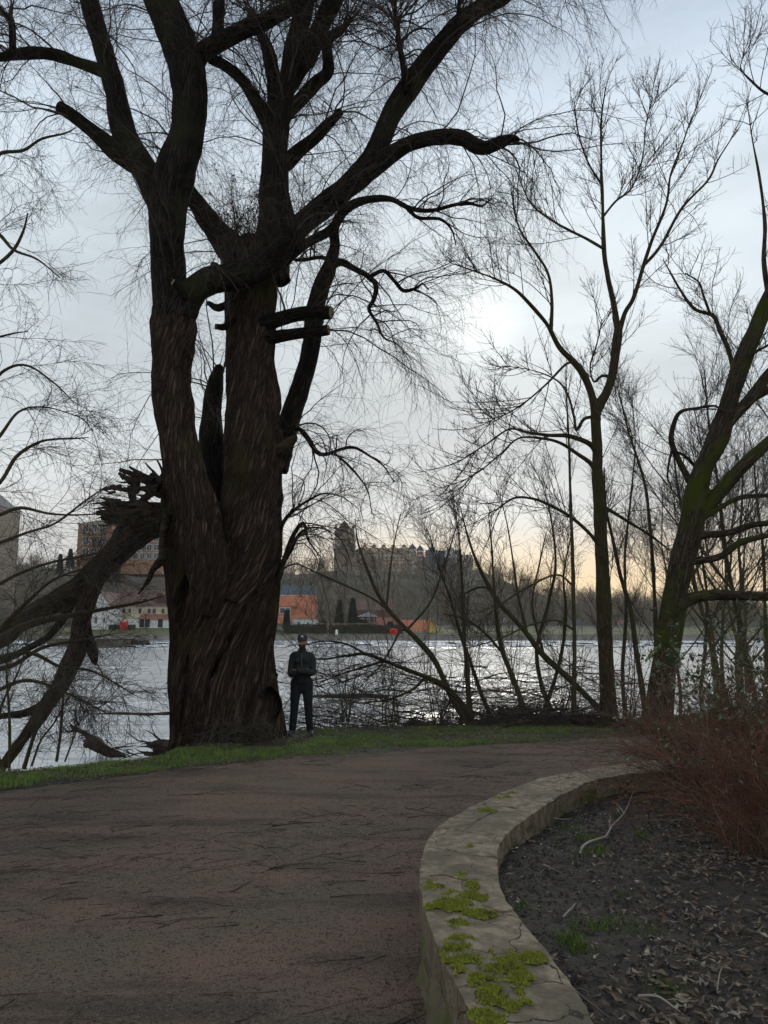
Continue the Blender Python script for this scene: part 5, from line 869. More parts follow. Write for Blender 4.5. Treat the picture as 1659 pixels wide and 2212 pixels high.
def gabled(name, label, v0, v1, ytop, yeave, Y, dep, wm, rm, ngab=1, gm=None, fin=True):
    t = empty(name, (cx((v0 + v1) / 2, Y), Y + dep / 2, cz(1250, Y)), label, 'building', 'gabled wings of the castle'); mb = MB(); mb.bx(cx(v0, Y), cx(v1, Y), Y, Y + dep, cz(1290, Y), cz(yeave, Y)); mb.build('wall', wm, t, smooth=False)
    mb = MB(); mb.gable(cx(v0, Y) - .2, cx(v1, Y) + .2, Y - .3, Y + dep + .3, cz(yeave, Y), cz(ytop, Y), 'x', 0); mb.build('roof', rm, t, smooth=False)
    for k in range(ngab):
        X = cx(v0 + (v1 - v0) * (k + .5) / ngab, Y); w_ = (cx(v1, Y) - cx(v0, Y)) / ngab * .30; zt_ = cz(ytop, Y) + .4; zb_ = cz(yeave, Y) - .1; h_ = zt_ - zb_; d = MB()
        for (a, b, s_) in ((0, .38, 1), (.38, .68, .68), (.68, 1, .36)): d.bx(X - w_ * s_, X + w_ * s_, Y - .5, Y + 1.2, zb_ + h_ * a, zb_ + h_ * b)
        d.lathe((X, Y, zt_), [(w_ * .36, 0), (w_ * .3, .4), (.05, .9)], 8); d.build('stepped_gable', gm or wm, t, smooth=False)
        win(t, X, zb_ + h_ * .1, Y - .5, 1.0, h_ * .3)
    return t
t = gabled('castle_wing', 'small blue-grey gabled castle wing with a lantern behind the slate hall roof', 921, 945, 1186, 1197, CY + 6, 9, m_bluegrey, m_slate, 2); mb = MB(); X = cx(933, CY + 8); mb.lathe((X, CY + 9, 0), [(1.1, cz(1187)), (1.1, cz(1181)), (1.3, cz(1181) + .1), (.5, cz(1178)), (.05, cz(1175))], 8); mb.build('lantern', m_slate, t)
t = gabled('castle_wing', 'castle wing with a white stepped gable and two tall chimneys, right of the blue-grey wing', 949, 996, 1187, 1203, CY + 2, 10, m_castle, m_slate, 1, m_plasterw)
for v in (966, 985): mb = MB(); mb.bx(cx(v) - .8, cx(v) + .8, CY + 6, CY + 7.5, cz(1200), cz(1184)); mb.build('chimney', m_castle, t, smooth=False)
for r_ in (1208, 1219): fac(t, 952, 993, (r_ + 4,), 6, CY + 2, 1., 1.7)
t = gabled('castle_wing', 'yellowish castle end wing stepping down at the right end of the castle', 996, 1022, 1196, 1210, CY - 2, 12, m_castle, m_roofbrown, 2); fac(t, 998, 1020, (1218, 1230), 3, CY - 2, 1., 1.8)
house('gatehouse', 'low reddish-roofed castle building at the right foot of the hill top', 1020, 1050, 1240, 1252, 1290, 385, 10, m_castle, m_roofred, 'x', [(1028, 1260, 1266, 4), (1040, 1260, 1266, 4)], cat='building')
house('castle_house', 'pale terrace building low on the right slope of the castle hill', 1052, 1082, 1262, 1274, 1320, 340, 10, m_castle, m_slate, 'x', [(1060, 1282, 1288, 4), (1072, 1282, 1288, 4)], cat='building')
# right skyline
t, x0, x1, z0, ze, zt = house('villa', 'white villa with a dark hipped roof and a half-timbered gable on the right skyline', 1134, 1192, 1303, 1318, 1345, 420, 14, m_plasterw, m_slate, 'x', hip=5, cat='house'); a = W(1165, 1323, 419); mb = MB(); X = a[0]; mb.bx(X - 3, X + 3, 418, 424, a[2] - 4, a[2]); mb.add([(X - 3.4, 418, a[2]), (X + 3.4, 418, a[2]), (X, 418, a[2] + 5.4), (X - 3.4, 425, a[2]), (X + 3.4, 425, a[2]), (X, 425, a[2] + 5.4)], [[1, 4, 5, 2], [2, 5, 3, 0]], [[0, 1, 2], [4, 3, 5]]); mb.build('gable', m_plasterw, t, smooth=False)
mb = MB(); mb.bx(X - .12, X + .12, 417.85, 417.99, a[2], a[2] + 5); mb.bx(X - 2.2, X + 2.2, 417.85, 417.99, a[2] + 1.9, a[2] + 2.15); mb.build('timber', m_dark, t, smooth=False)
for k in (-1.1, 1.1): win(t, X + k, a[2] + .3, 417.95, 1.1, 1.4, m_darkframe)
t = empty('silo', (cx(1253, 460), 460, 5), 'blue-grey grain silo on the right skyline beside the ash trunk', 'silo'); mb = MB(); mb.lathe((cx(1253, 460), 460, 0), [(3.0, 5), (2.9, cz(1306, 460)), (2.2, cz(1301, 460)), (.8, cz(1299, 460)), (.1, cz(1297, 460))], 20); mb.build('cylinder', m_bluegrey, t); mb = MB(); mb.bx(cx(1253, 460) - 1, cx(1253, 460) + 1, 458, 460, cz(1302, 460), cz(1297.5, 460)); mb.build('head', m_slate, t, smooth=False)
t, *_ = house('apartment_block', 'pale apartment block with balconies low on the right of the castle hill', 1083, 1126, 1334, 1341, 1378, 240, 12, m_cream, m_slate, 'x', hip=2, cat='building'); fac(t, 1085, 1124, (1352, 1361, 1370), 5, 240, 1.0, 1.0)
for i, (a, b, c, d, lb) in enumerate(((1218, 1262, 1338, 1352, 'low pale house on the right bank seen just left of the ash trunk'), (1330, 1372, 1340, 1352, 'small white house seen between the ash and the maple'), (1196, 1214, 1330, 1340, 'narrow house under the villa with a reddish roof'))): house('house', lb, a, b, c, d, 1372, 230 + i * 14, 9, m_plasterw if i != 2 else m_cream, m_roofred if i else m_slate, 'x', [((a + b) / 2 - 5, 1356, 1361, 4), ((a + b) / 2 + 5, 1356, 1361, 4)], group='houses on the right far bank')

# things on the far bank
def hedge():
    rng = np.random.RandomState(8); t = empty('hedge', (W(740, 1365, 160)[0], 160, 1), 'long clipped dark hedge along the far bank below the houses', 'hedge'); x0, x1 = W(611, 1365, 160)[0], W(868, 1365, 160)[0]
    n = 9000; p = np.stack([rng.uniform(x0, x1, n), 160 + rng.uniform(0, 1.4, n), .7 + 1.9 * rng.rand(n) ** .8], 1); p[:, 2] += .15 * noise(n3(p[:, 0] * .6, 0., 0.)); lf = MB(); leaves(lf, p, rng.randn(n, 3), rng, rng.uniform(.2, .4, n), rng.uniform(.1, .2, n)); lf.bx(x0 + .2, x1 - .2, 160.25, 161.2, .3, 2.2)
    lf.build('foliage', mat('hedge_leaf', (.035, .036, .024), (.075, .072, .050), 2), t, smooth=False)
hedge()
m_conifer = mat('conifer_needles', (.014, .026, .018), (.032, .050, .032), 1.5)
def conifer(vx, vtop, vbase, Y, wpx, label, seed):
    rng = np.random.RandomState(seed); b = W(vx, vbase, Y); h = W(vx, vtop, Y)[2] - b[2]; r = wpx / 2 / F * Y; t = empty('conifer', b, label, 'tree', 'dark conifers on the far bank'); mb = MB(); mb.tubes(np.array([[b - [0, 0, 1], b + [0, 0, h * .5], b + [0, 0, h * .97]]]), np.array([[.22, .13, .03]]), 7); mb.build('trunk', m_sap, t)
    n = 4200; u = rng.rand(n) ** .75; a = rng.rand(n) * 6.283; lay = 1 - u; rr = r * (lay * .95 + .05) * (.72 + .28 * np.sin(u * 60 + a * 2)) * (.45 + .55 * rng.rand(n) ** .4); p = b + np.stack([np.cos(a) * rr, np.sin(a) * rr, h * (.04 + .95 * u)], 1); lf = MB()
    leaves(lf, p, np.stack([np.cos(a), np.sin(a), -.45 + 0 * a], 1) + rng.randn(n, 3) * .25, rng, rng.uniform(.35, .7, n), rng.uniform(.10, .22, n)); lf.build('foliage', m_conifer, t, smooth=False)
conifer(733, 1296, 1358, 166, 22, 'dark conifer left of a pair in front of the brown brick building', 1); conifer(762, 1292, 1358, 166, 27, 'taller, wider dark conifer right of a pair in front of the brown brick building', 2)
conifer(843, 1343, 1366, 163, 13, 'small dark conifer in front of the weathered red roof', 3); conifer(778, 1338, 1358, 163, 7, 'slim clipped conifer, left of two small ones by the brick building', 4); conifer(788, 1340, 1358, 163, 7, 'slim clipped conifer, right of two small ones by the brick building', 5); conifer(619, 1318, 1358, 164, 12, 'dark narrow conifer close against the orange-roofed house', 6); conifer(699, 1318, 1358, 168, 15, 'bushy dark conifer beside the right corner of the orange-roofed house', 7)
t = empty('marker_post', W(727, 1383, 153.5), 'white painted marker post standing on the far quay', 'post'); p = W(727, 1383, 153.5); mb = MB(); mb.lathe(p, [(.32, -.3), (.32, .1), (.27, .12), (.27, 2.0), (.22, 2.1), (.02, 2.18)], 12); mb.build('post', m_plasterw, t)
def lifebuoy(vx, vy, vb, Y, label, seed):
    p = W(vx, vy, Y); t = empty('lifebuoy_stand', W(vx, vb, Y), label, 'lifebuoy', 'red lifebuoy stands'); z0 = W(vx, vb, Y)[2]; mb = MB(); mb.bx(p[0] - .09, p[0] + .09, Y + .1, Y + .28, z0 - .4, p[2] + .2); mb.build('post', m_red, t, smooth=False)
    a = np.linspace(0, 2 * math.pi, 21); R_ = .62; P = np.stack([p[0] + R_ * np.cos(a), np.full(21, Y - .1), p[2] + R_ * np.sin(a)], 1); mb = MB(); mb.tubes(P[None], np.full((1, 21), .2), 8); mb.build('ring', m_red, t); mb = MB(); mb.bx(p[0] - .75, p[0] + .75, Y, Y + .09, p[2] - .8, p[2] + .85); mb.build('back_board', m_red, t, smooth=False)
lifebuoy(268, 1351, 1377, 154, 'red lifebuoy on a red stand at the left of the far bank lawn', 1); lifebuoy(850, 1367, 1378, 155, 'red lifebuoy box on the far bank in front of the hedge end', 2)
def wallseg(name, label, a, b, yt, yb, Y, m): t = empty(name, W((a + b) / 2, yb, Y), label, 'wall' if name != 'car' else 'car'); p, q_ = W(a, yb, Y), W(b, yb, Y); mb = MB(); mb.bx(p[0], q_[0], Y, Y + .3, p[2] - .5, float(W(a, yt, Y)[2])); mb.build('panel', m, t, smooth=False); mb = MB(); mb.bx(p[0] - .1, q_[0] + .1, Y - .06, Y + .36, float(W(a, yt, Y)[2]), float(W(a, yt, Y)[2]) + .12); mb.build('coping', m_trim, t, smooth=False)
wallseg('garden_wall', 'low orange brick garden wall below the dark conifers', 682, 812, 1347, 1356, 161.8, m_brick); wallseg('garden_fence', 'dark garden fence in front of the white house left of the old willow', 234, 292, 1350, 1358, 171, m_dark)
# lawn strip
m_lawn = mat('far_lawn', (.060, .075, .022), (.115, .120, .045), .25, bump=.4, bscale=6); lx, ly = np.meshgrid(np.linspace(-120, 160, 160), np.linspace(152.9, 174, 22)); mb = MB(); grid(mb, lx, ly, ground_h(lx, ly) + .04 + .05 * noise(n3(lx * .6, ly * .6, 0.))); tag(mb.build('lawn', m_lawn), kind='structure')

# hillside wood, bare
m_wood = mat('wood_bark', (.17, .135, .095), (.28, .225, .155), .12); m_wood2 = mat('evergreen_mass', (.016, .024, .018), (.035, .045, .032), .3)
def wood_mesh(px, py, hh, rng, nb=26, r0=.14, up=.8):
    M_ = len(px); z = ground_h(px, py); base = np.stack([px, py, z - .5], 1); d = nrm(np.stack([rng.randn(M_) * .08, rng.randn(M_) * .08, np.ones(M_)], 1)); t = grow(base, d, hh, 5, rng, g=0, wig=.05, curl=.2); mb = MB(); tr = taper(r0 * hh / 9, .03, 5); mb.tubes(t, tr, 4)
    n = M_ * nb; k = np.repeat(np.arange(M_), nb); u = rng.uniform(.2, .98, n); i = np.minimum((u * 5).astype(int), 4); f = u * 5 - i; p = t[k, i] * (1 - f[:, None]) + t[k, i + 1] * f[:, None]; a = rng.rand(n) * 6.283; el = rng.uniform(.35, 1.2, n)
    d = np.stack([np.cos(a) * np.cos(el), np.sin(a) * np.cos(el), np.sin(el)], 1); b = grow(p, d, hh[k] * rng.uniform(.15, .42, n), 3, rng, g=-.2, wig=.15, curl=.4); mb.tubes(b, taper(.055 * hh[k] / 9, .018, 3), 3)
    n2 = n * 3; k2 = rng.randint(0, n, n2); i2 = rng.randint(1, 4, n2); p = b[k2, i2]; d = nrm(b[k2, i2] - b[k2, i2 - 1] + rng.randn(n2, 3) * .5); c = grow(p, d, rng.uniform(.5, 1.8, n2), 2, rng, g=0, wig=.2, curl=.4); mb.tubes(c, taper(np.full(n2, .028), .014, 2), 3); return mb
rng = np.random.RandomState(77); n = 1500; wy_ = rng.uniform(215, 392, n); wx_ = rng.uniform(-.62, .5, n) * wy_; k = ~((np.abs(wx_ / wy_ + .24) < .17) & (wy_ > 255) & (wy_ < 285)) ; k &= ~((wy_ > 362) & (wx_ > cx(720)) & (wx_ < cx(1050))); wx_, wy_ = wx_[k], wy_[k]; hh = rng.uniform(6, 11, len(wx_)) * np.where(wy_ > 350, .62, 1); ax_ = rng.uniform(-.46, -.26, 150) ; ay_ = rng.uniform(236, 257, 150); wx_ = np.concatenate([wx_, ax_ * ay_]); wy_ = np.concatenate([wy_, ay_]); hh = np.concatenate([hh, rng.uniform(8, 13, 150)]); tag(wood_mesh(wx_, wy_, hh, rng).build('hillside_wood', m_wood), kind='stuff')
n = 420; wy_ = rng.uniform(200, 700, n); wx_ = (rng.uniform(.14, .55, n)) * wy_; tag(wood_mesh(wx_, wy_, rng.uniform(6, 11, n), rng).build('far_wood', m_wood), kind='stuff')
# dark evergreens among the wood, upper left
rng = np.random.RandomState(4)
for i, (a, b, c) in enumerate(((150, 1185, 16), (128, 1196, 12), (250, 1215, 14))): conifer(a, b, b + 46, 250, c * 1.5, ['dark evergreen on the hill just left of the orange brick block', 'smaller dark evergreen on the hill, further left of the brick block', 'dark evergreen on the hill under the lower brick wing'][i], 30 + i)
# countable bare trees between the houses
for i, (vx, vt, Y, lb) in enumerate(((708, 1240, 160, 'bare grey tree between the orange-roofed house and the conifers'), (690, 1262, 163, 'bare tree close to the corner of the orange-roofed house'), (745, 1255, 190, 'bare tree rising behind the pair of conifers'), (800, 1262, 192, 'bare tree rising behind the brown brick building'), (860, 1290, 168, 'bare tree behind the weathered red roof'), (950, 1300, 166, 'bare tree right of the yellow gable'), (985, 1315, 160, 'bare tree on the far bank, second right of the yellow gable'), (1040, 1310, 162, 'bare tree on the far bank in front of the right slope of the castle hill'), (1100, 1322, 170, 'bare tree in front of the pale apartment block'), (1160, 1330, 172, 'bare tree on the far bank under the villa'), (1220, 1330, 176, 'bare tree on the far bank between the villa and the ash trunk'), (150, 1285, 168, 'bare tree left of the white gabled house'), (90, 1270, 168, 'bare tree on the far bank behind the dropped limb'), (30, 1262, 170, 'bare tree on the far bank at the left edge'), (180, 1300, 160, 'small bare tree directly left of the white gabled house'))):
    rng = np.random.RandomState(700 + i); x = W(vx, 1370, Y)[0]; z = gz(x, Y); h = float(W(vx, vt, Y)[2]) - z; t = empty('bare_tree', (x, Y, z), lb, 'tree', 'bare trees on the far bank'); mb = wood_mesh(np.array([x]), np.array([Y]), np.array([h]), rng, 70, .20); v, q_ = mb.v, mb.q; a = MB(); a.v, a.q, a.qu, a.n = v[:1], q_[:1], mb.qu[:1], len(v[0]); a.build('trunk', m_wood, t); b = MB(); off = len(v[0]); b.v = v[1:]; b.q = [z_ - off for z_ in q_[1:]]; b.qu = mb.qu[1:]; b.n = mb.n - off; b.build('crown', m_wood, t)

# the damp evening air over the river
hz = MB(); hz.bx(-1700, 1700, -70, 4300, -4, 95); hm = bpy.data.materials.new('damp_air'); hm.use_nodes = True; hn = hm.node_tree; hn.nodes.clear(); ho = hn.nodes.new('ShaderNodeOutputMaterial'); hv = hn.nodes.new('ShaderNodeVolumePrincipled'); hv.inputs['Color'].default_value = (.9, .88, .85, 1); hv.inputs['Density'].default_value = .00022; hv.inputs['Anisotropy'].default_value = 0; hn.links.new(hv.outputs[0], ho.inputs['Volume'])
tag(hz.build('haze', hm, smooth=False), kind='stuff')
# ================================================================== THE MAN
def person():
    PY = 12.95; foot = W(650, 1590, PY); gx, gy = foot[0], PY; g0 = float(ground_h(np.array(gx), np.array(gy))); g0 = max(g0, foot[2] - .05) if abs(g0 - foot[2]) < .15 else g0
    sc = 1.0; root = empty('person', (gx, gy, g0), 'man in dark jacket, trousers and cap standing with folded arms beside the willow', 'person')
    m_skin = mat('skin', (.40, .23, .17), (.46, .28, .21), 20, rough=.6); m_jk, nt, b = nt_mat('jacket_cloth')
    b.inputs['Roughness'].default_value = .8
    tc = nt.nodes.new('ShaderNodeTexCoord'); sp_ = nt.nodes.new('ShaderNodeSeparateXYZ'); nt.links.new(tc.outputs['Object'], sp_.inputs[0]); mr_ = nt.nodes.new('ShaderNodeMapRange'); mr_.inputs[1].default_value = 1.07; mr_.inputs[2].default_value = 1.085; nt.links.new(sp_.outputs['Z'], mr_.inputs[0])
    mx = nt.nodes.new('ShaderNodeMix'); mx.data_type = 'RGBA'; mx.inputs[6].default_value = (.007, .008, .012, 1); mx.inputs[7].default_value = (.011, .016, .012, 1); nt.links.new(mr_.outputs[0], mx.inputs[0]); nt.links.new(mx.outputs[2], b.inputs['Base Color'])
    nz = nt.nodes.new('ShaderNodeTexNoise'); nz.inputs['Scale'].default_value = 9; nt.links.new(tc.outputs['Object'], nz.inputs[0]); bp = nt.nodes.new('ShaderNodeBump'); bp.inputs['Distance'].default_value = .02; bp.inputs['Strength'].default_value = .6; nt.links.new(nz.outputs[0], bp.inputs['Height']); nt.links.new(bp.outputs[0], b.inputs['Normal'])
    m_tr = mat('trouser_cloth', (.009, .011, .014), (.016, .019, .024), 8, bump=.5, bscale=9, dist=.02); m_shoe = mat('shoe', (.035, .033, .045), (.06, .055, .065), 20, rough=.6); m_sole = mat('sole', (.16, .15, .15)); m_cap = mat('cap_cloth', (.040, .042, .045), (.055, .057, .060), 30); m_beard = mat('beard', (.12, .065, .04), (.18, .10, .065), 60); m_badge = mat('badge_white', (.7, .7, .7)); m_gl = mat('spectacle_frame', (.10, .02, .02), rough=.4)
    def caps(chain, n=10, yk=1.0):
        mb = MB(); c = np.array(chain, float); pts = catmull(c, n=5)
        for p in pts: mb.sphere(p[:3], (p[3], p[3] * (p[4] if len(p) > 4 else 1), p[3]), n, 7)
        return mb
    def merge(l): m = MB(); [m.add(np.concatenate(x.v), np.concatenate(x.q)) for x in l]; return m
    def solid(name, mbs, m, par, vox=.012, sm=4):
        a = merge(mbs); a.v = [np.concatenate(a.v) + np.array([gx, gy, g0])]; o = a.build(name, m, par); r = o.modifiers.new('r', 'REMESH'); r.mode = 'VOXEL'; r.voxel_size = vox; r.use_smooth_shade = True; s_ = o.modifiers.new('s', 'SMOOTH'); s_.iterations = sm; s_.factor = .6
        dg = bpy.context.evaluated_depsgraph_get(); dg.update(); me = bpy.data.meshes.new_from_object(o.evaluated_get(dg)); o.modifiers.clear(); o.data = me; me.name = name
        if not me.materials: me.materials.append(m)
        me.polygons.foreach_set('use_smooth', np.ones(len(me.polygons), bool)); return o
    # --- body: one continuous figure (legs, trunk, neck, head, arms, hands)
    L, Rr = -1, 1
    bits = []
    leg = {L: [(-.10, 0, .90, .085), (-.140, -.01, .50, .055), (-.16, .01, .10, .038), (-.165, -.06, .045, .036), (-.175, -.15, .035, .03)], Rr: [(.10, 0, .90, .085), (.125, -.02, .50, .055), (.165, .01, .10, .038), (.185, -.06, .045, .036), (.205, -.14, .035, .03)]}
    for s_ in (L, Rr): bits.append(caps(leg[s_]))
    bits.append(caps([(0, 0, .93, .15, .72), (0, -.01, 1.10, .15, .72), (0, 0, 1.28, .16, .7), (0, .01, 1.42, .13, .7), (0, .01, 1.49, .07, 1), (0, -.01, 1.56, .058, 1), (0, -.02, 1.60, .06, 1)]))
    arm = {L: [(-.125, .01, 1.44, .070), (-.170, .01, 1.41, .058), (-.198, -.03, 1.24, .045), (-.192, -.10, 1.11, .042), (-.13, -.20, 1.125, .038), (.02, -.235, 1.16, .030), (.07, -.21, 1.165, .026)], Rr: [(.125, .01, 1.43, .070), (.172, .01, 1.40, .058), (.205, -.03, 1.24, .045), (.198, -.10, 1.13, .042), (.12, -.245, 1.155, .038), (-.04, -.262, 1.180, .030), (-.10, -.205, 1.17, .026)]}
    for s_ in (L, Rr): bits.append(caps(arm[s_]))
    for s_, o_ in ((L, np.array([.075, -.180, 1.155])), (Rr, np.array([-.105, -.165, 1.135]))):
        dx_ = 1 if s_ == L else -1; bits.append(caps([(o_[0] - dx_ * .03, o_[1] - .01, o_[2], .026), (o_[0] + dx_ * .04, o_[1] + .012, o_[2], .028)]))
        for k, ln in enumerate((.062, .070, .066, .052)): z_ = o_[2] + .027 - k * .018; bits.append(caps([(o_[0] + dx_ * .05, o_[1] + .0, z_, .009), (o_[0] + dx_ * (.05 + ln * .55), o_[1] + .02, z_ - .004, .0085), (o_[0] + dx_ * (.05 + ln * .8), o_[1] + .055, z_ - .01, .007)], 8))
        bits.append(caps([(o_[0] - dx_ * .01, o_[1] - .012, o_[2] + .028, .011), (o_[0] + dx_ * .03, o_[1] - .012, o_[2] + .05, .0095), (o_[0] + dx_ * .055, o_[1] + .0, o_[2] + .058, .008)], 8))
    hz = 1.70; hy_ = -.02; head = MB(); head.sphere((0, hy_ + .01, hz + .015), (.077, .096, .100), 20, 14); bits.append(head)
    jaw = MB(); jaw.sphere((0, hy_ - .022, hz - .058), (.058, .068, .060), 16, 10); jaw.sphere((0, hy_ - .060, hz - .095), (.030, .028, .026), 12, 8); bits.append(jaw)
    nose = MB(); nose.sphere((0, hy_ - .098, hz - .020), (.013, .020, .015), 10, 8); nose.sphere((0, hy_ - .092, hz + .008), (.009, .014, .022), 10, 8); bits.append(nose)
    ears = MB(); [ears.sphere((e * .080, hy_ + .012, hz - .008), (.010, .020, .032), 10, 8) for e in (-1, 1)]; bits.append(ears)
    ck = MB(); [ck.sphere((e * .036, hy_ - .068, hz - .022), (.026, .022, .026), 10, 8) for e in (-1, 1)]; bits.append(ck)
    solid('body', bits, m_skin, root, .0075, 2)
    T = np.array([gx, gy, g0])
    def small(name, f, m, par=root): mb = MB(); f(mb); mb.v = [np.concatenate(mb.v) + T]; mb.q = [np.concatenate([q + 0 for q in mb.q])]; mb.qu = [np.concatenate(mb.qu)]; return mb.build(name, m, par)
    # --- clothes
    tb = []
    for s_ in (L, Rr):
        c = [(s_ * .095, .0, .95, .118), (s_ * .105, -.005, .82, .108), (s_ * .118, -.01, .66, .092), (s_ * .128, -.015, .50, .079), (s_ * .14, .0, .34, .074), (s_ * .152, .01, .20, .070), (s_ * .160, .008, .115, .066)]; tb.append(caps(c, 14))
    tb.append(caps([(0, 0, .90, .155, .78), (0, 0, 1.0, .172, .75)], 16)); tr = solid('trousers', tb, m_tr, root, .011, 5)
    jb = [caps([(0, 0, .96, .172, .78), (0, -.005, 1.06, .170, .80), (0, -.01, 1.18, .168, .82), (0, -.005, 1.30, .168, .82), (0, .0, 1.38, .155, .78), (0, .01, 1.44, .125, .72), (0, .0, 1.50, .082, 1.0), (0, -.01, 1.555, .070, 1.05)], 18)]
    jb.append(caps([(-.105, .005, 1.42, .085), (0, .01, 1.435, .095), (.105, .005, 1.41, .085)], 14))
    for s_ in (L, Rr):
        c = arm[s_]; q = [c[0][:3] + (.080,), c[1][:3] + (.072,), c[2][:3] + (.064,), c[3][:3] + (.064,), c[4][:3] + (.060,), c[5][:3] + (.050,)]; jb.append(caps(q, 14))
    jk = solid('jacket', jb, m_jk, root, .010, 5)
    small('zip', lambda m: m.tubes(np.array([[(.010, -.150, 1.49), (.008, -.152, 1.40), (.006, -.158, 1.30), (.006, -.160, 1.24)]]), np.full((1, 4), .006), 6), mat('zip_metal', (.12, .12, .12), rough=.5), jk)
    small('chest_panel', lambda m: (m.box((-.075, -.139, 1.335), (.10, .012, .09), jit=.003), m.box((.085, -.139, 1.345), (.11, .012, .10), jit=.003)), mat('quilted_panel', (.022, .032, .027)), jk)
    small('hem', lambda m: m.lathe((0, 0, .955), [(.170, -.035), (.180, -.03), (.182, .015), (.170, .025)], 28, 1, .77), m_tr, jk)
    for s_ in (L, Rr):
        x = -.165 if s_ == L else .185; dx_ = (-.02 if s_ == L else .035)
        sh = [caps([(x * .97, .045, .055, .045), (x, -.03, .062, .047), (x + dx_ * .5, -.10, .048, .044), (x + dx_, -.17, .036, .036)], 12)]; so_ = solid('shoe', sh, m_shoe, root, .008, 2)
        small('sole', lambda m: m.tubes(np.array([[(x * .97, .075, .012), (x * .97, .03, .014), (x, -.05, .014), (x + dx_ * .5, -.12, .014), (x + dx_, -.20, .014)]]), np.array([[.030, .046, .046, .046, .030]]) * np.array([1.]), 8), m_sole, so_)
    for o in root.children:
        if o.name.startswith('shoe'): pass
    # cap
    cp_ = small('cap', lambda m: m.lathe((0, hy_ + .012, hz + .038), [(.089, -.012), (.0925, .012), (.090, .050), (.075, .082), (.045, .100), (.002, .106)], 28, 1, 1.14), m_cap)
    def brim(m):
        n = 15; a = np.linspace(math.pi * 1.12, math.pi * 1.88, n); i_ = np.stack([.088 * np.cos(a), .100 * np.sin(a) + hy_ + .012, np.full(n, hz + .040)], 1); o_ = np.stack([.098 * np.cos(a), .165 * np.sin(a) + hy_ + .012, hz + .020 - .012 * np.cos(a * 2 - 2 * 1.5 * math.pi) * 0 + .010 * np.abs(np.sin(a)) - .012], 1); v = np.vstack([i_, o_, i_ + [0, 0, .006], o_ + [0, 0, .006]]); k = np.arange(n - 1)
        m.add(v, np.concatenate([np.stack([k, k + 1, n + k + 1, n + k], 1), np.stack([3 * n + k, 3 * n + k + 1, 2 * n + k + 1, 2 * n + k], 1), np.stack([n + k, n + k + 1, 3 * n + k + 1, 3 * n + k], 1)]))
    small('brim', brim, m_cap, cp_)
    def disc(r, y, dz=0., sx=1., sz=1.):
        def f(m): n = 20; a = np.arange(n) / n * 6.2832; v = np.stack([r * sx * np.cos(a), np.full(n, y), hz + .082 + dz + r * sz * np.sin(a)], 1); v2 = v + [0, .012, 0]; c = np.array([[0, y - .001, hz + .082 + dz]]); k = np.arange(n); m.add(np.vstack([v, v2, c]), np.stack([(k + 1) % n, k, n + k, n + (k + 1) % n], 1)); m.q.append(np.stack([k, (k + 1) % n, np.full(n, 2 * n), np.full(n, 2 * n)], 1)[:0]); m.t.append(np.stack([k, (k + 1) % n, np.full(n, 2 * n)], 1)); m.tu.append(np.zeros((n, 3, 2))); m.qu.append(np.zeros((0, 4, 2)))
        return f
    small('round_badge', disc(.027, hy_ + .012 - .103), m_badge, cp_); small('badge_mark', lambda m: (m.box((0, hy_ - .0945, hz + .074), (.026, .004, .012)), m.box((0, hy_ - .0945, hz + .084), (.014, .004, .008))), m_cap, cp_)
    # beard, hair, spectacles, eyes, mouth
    def beard(m):
        rng = np.random.RandomState(3); n = 2600; a = rng.uniform(-1.35, 1.35, n); z = rng.uniform(-.125, -.055, n); y = -.072 * np.cos(a) * 1.0; x = .066 * np.sin(a) * (1 - .35 * sstep((-.06 - z) / .06)); keep = ~((np.abs(x) < .020) & (z > -.066) & (z < -.055)) & ~((np.abs(x) < .05) & (z > -.045)); x, y, z = x[keep], y[keep], z[keep]
        st = np.stack([x, y + hy_ - .020 + .02 * sstep((-.09 - z) / .04), hz + z], 1); P = grow(st, nrm(np.stack([x * 3, y - .01, -.08 + 0 * x], 1)), rng.uniform(.008, .018, len(x)), 2, rng, g=.4, wig=.2); m.tubes(P, taper(np.full(len(x), .0014), .0006, 2), 3)
    small('beard', beard, m_beard)
    small('hair', lambda m: m.lathe((0, hy_ + .02, hz + .0), [(.080, -.035), (.084, -.01), (.084, .03)], 24, 1, 1.05) if False else [m.box((s_ * .079, hy_ + .02, hz + .012), (.010, .05, .035), jit=.003) for s_ in (-1, 1)] + [m.box((0, hy_ + .105, hz - .005), (.11, .018, .06), jit=.004)], m_beard)
    def specs(m):
        for s_ in (-1, 1):
            a = np.linspace(0, 6.2832, 15); P = np.stack([s_ * .033 + .026 * np.cos(a), hy_ - .102 + .012 * np.abs(np.cos(a) * 1 + s_) * .3, hz + .006 + .018 * np.sin(a)], 1); m.tubes(P[None], np.full((1, 15), .0028), 5); m.tubes(np.array([[(s_ * .058, hy_ - .092, hz + .010), (s_ * .082, hy_ + .01, hz + .012)]]), np.full((1, 2), .0025), 5)
        m.tubes(np.array([[(-.008, hy_ - .108, hz + .010), (.008, hy_ - .108, hz + .010)]]), np.full((1, 2), .0026), 5)
    small('spectacles', specs, m_gl)
    small('eyes', lambda m: [m.sphere((s_ * .031, hy_ - .080, hz + .006), (.012, .010, .007), 10, 8) for s_ in (-1, 1)], mat('eye', (.10, .08, .07), rough=.2)); small('mouth', lambda m: m.sphere((0, hy_ - .088, hz - .060), (.019, .008, .0045), 12, 8), mat('lips', (.28, .10, .08)))
    root.scale = (.925, .925, .925)
person()
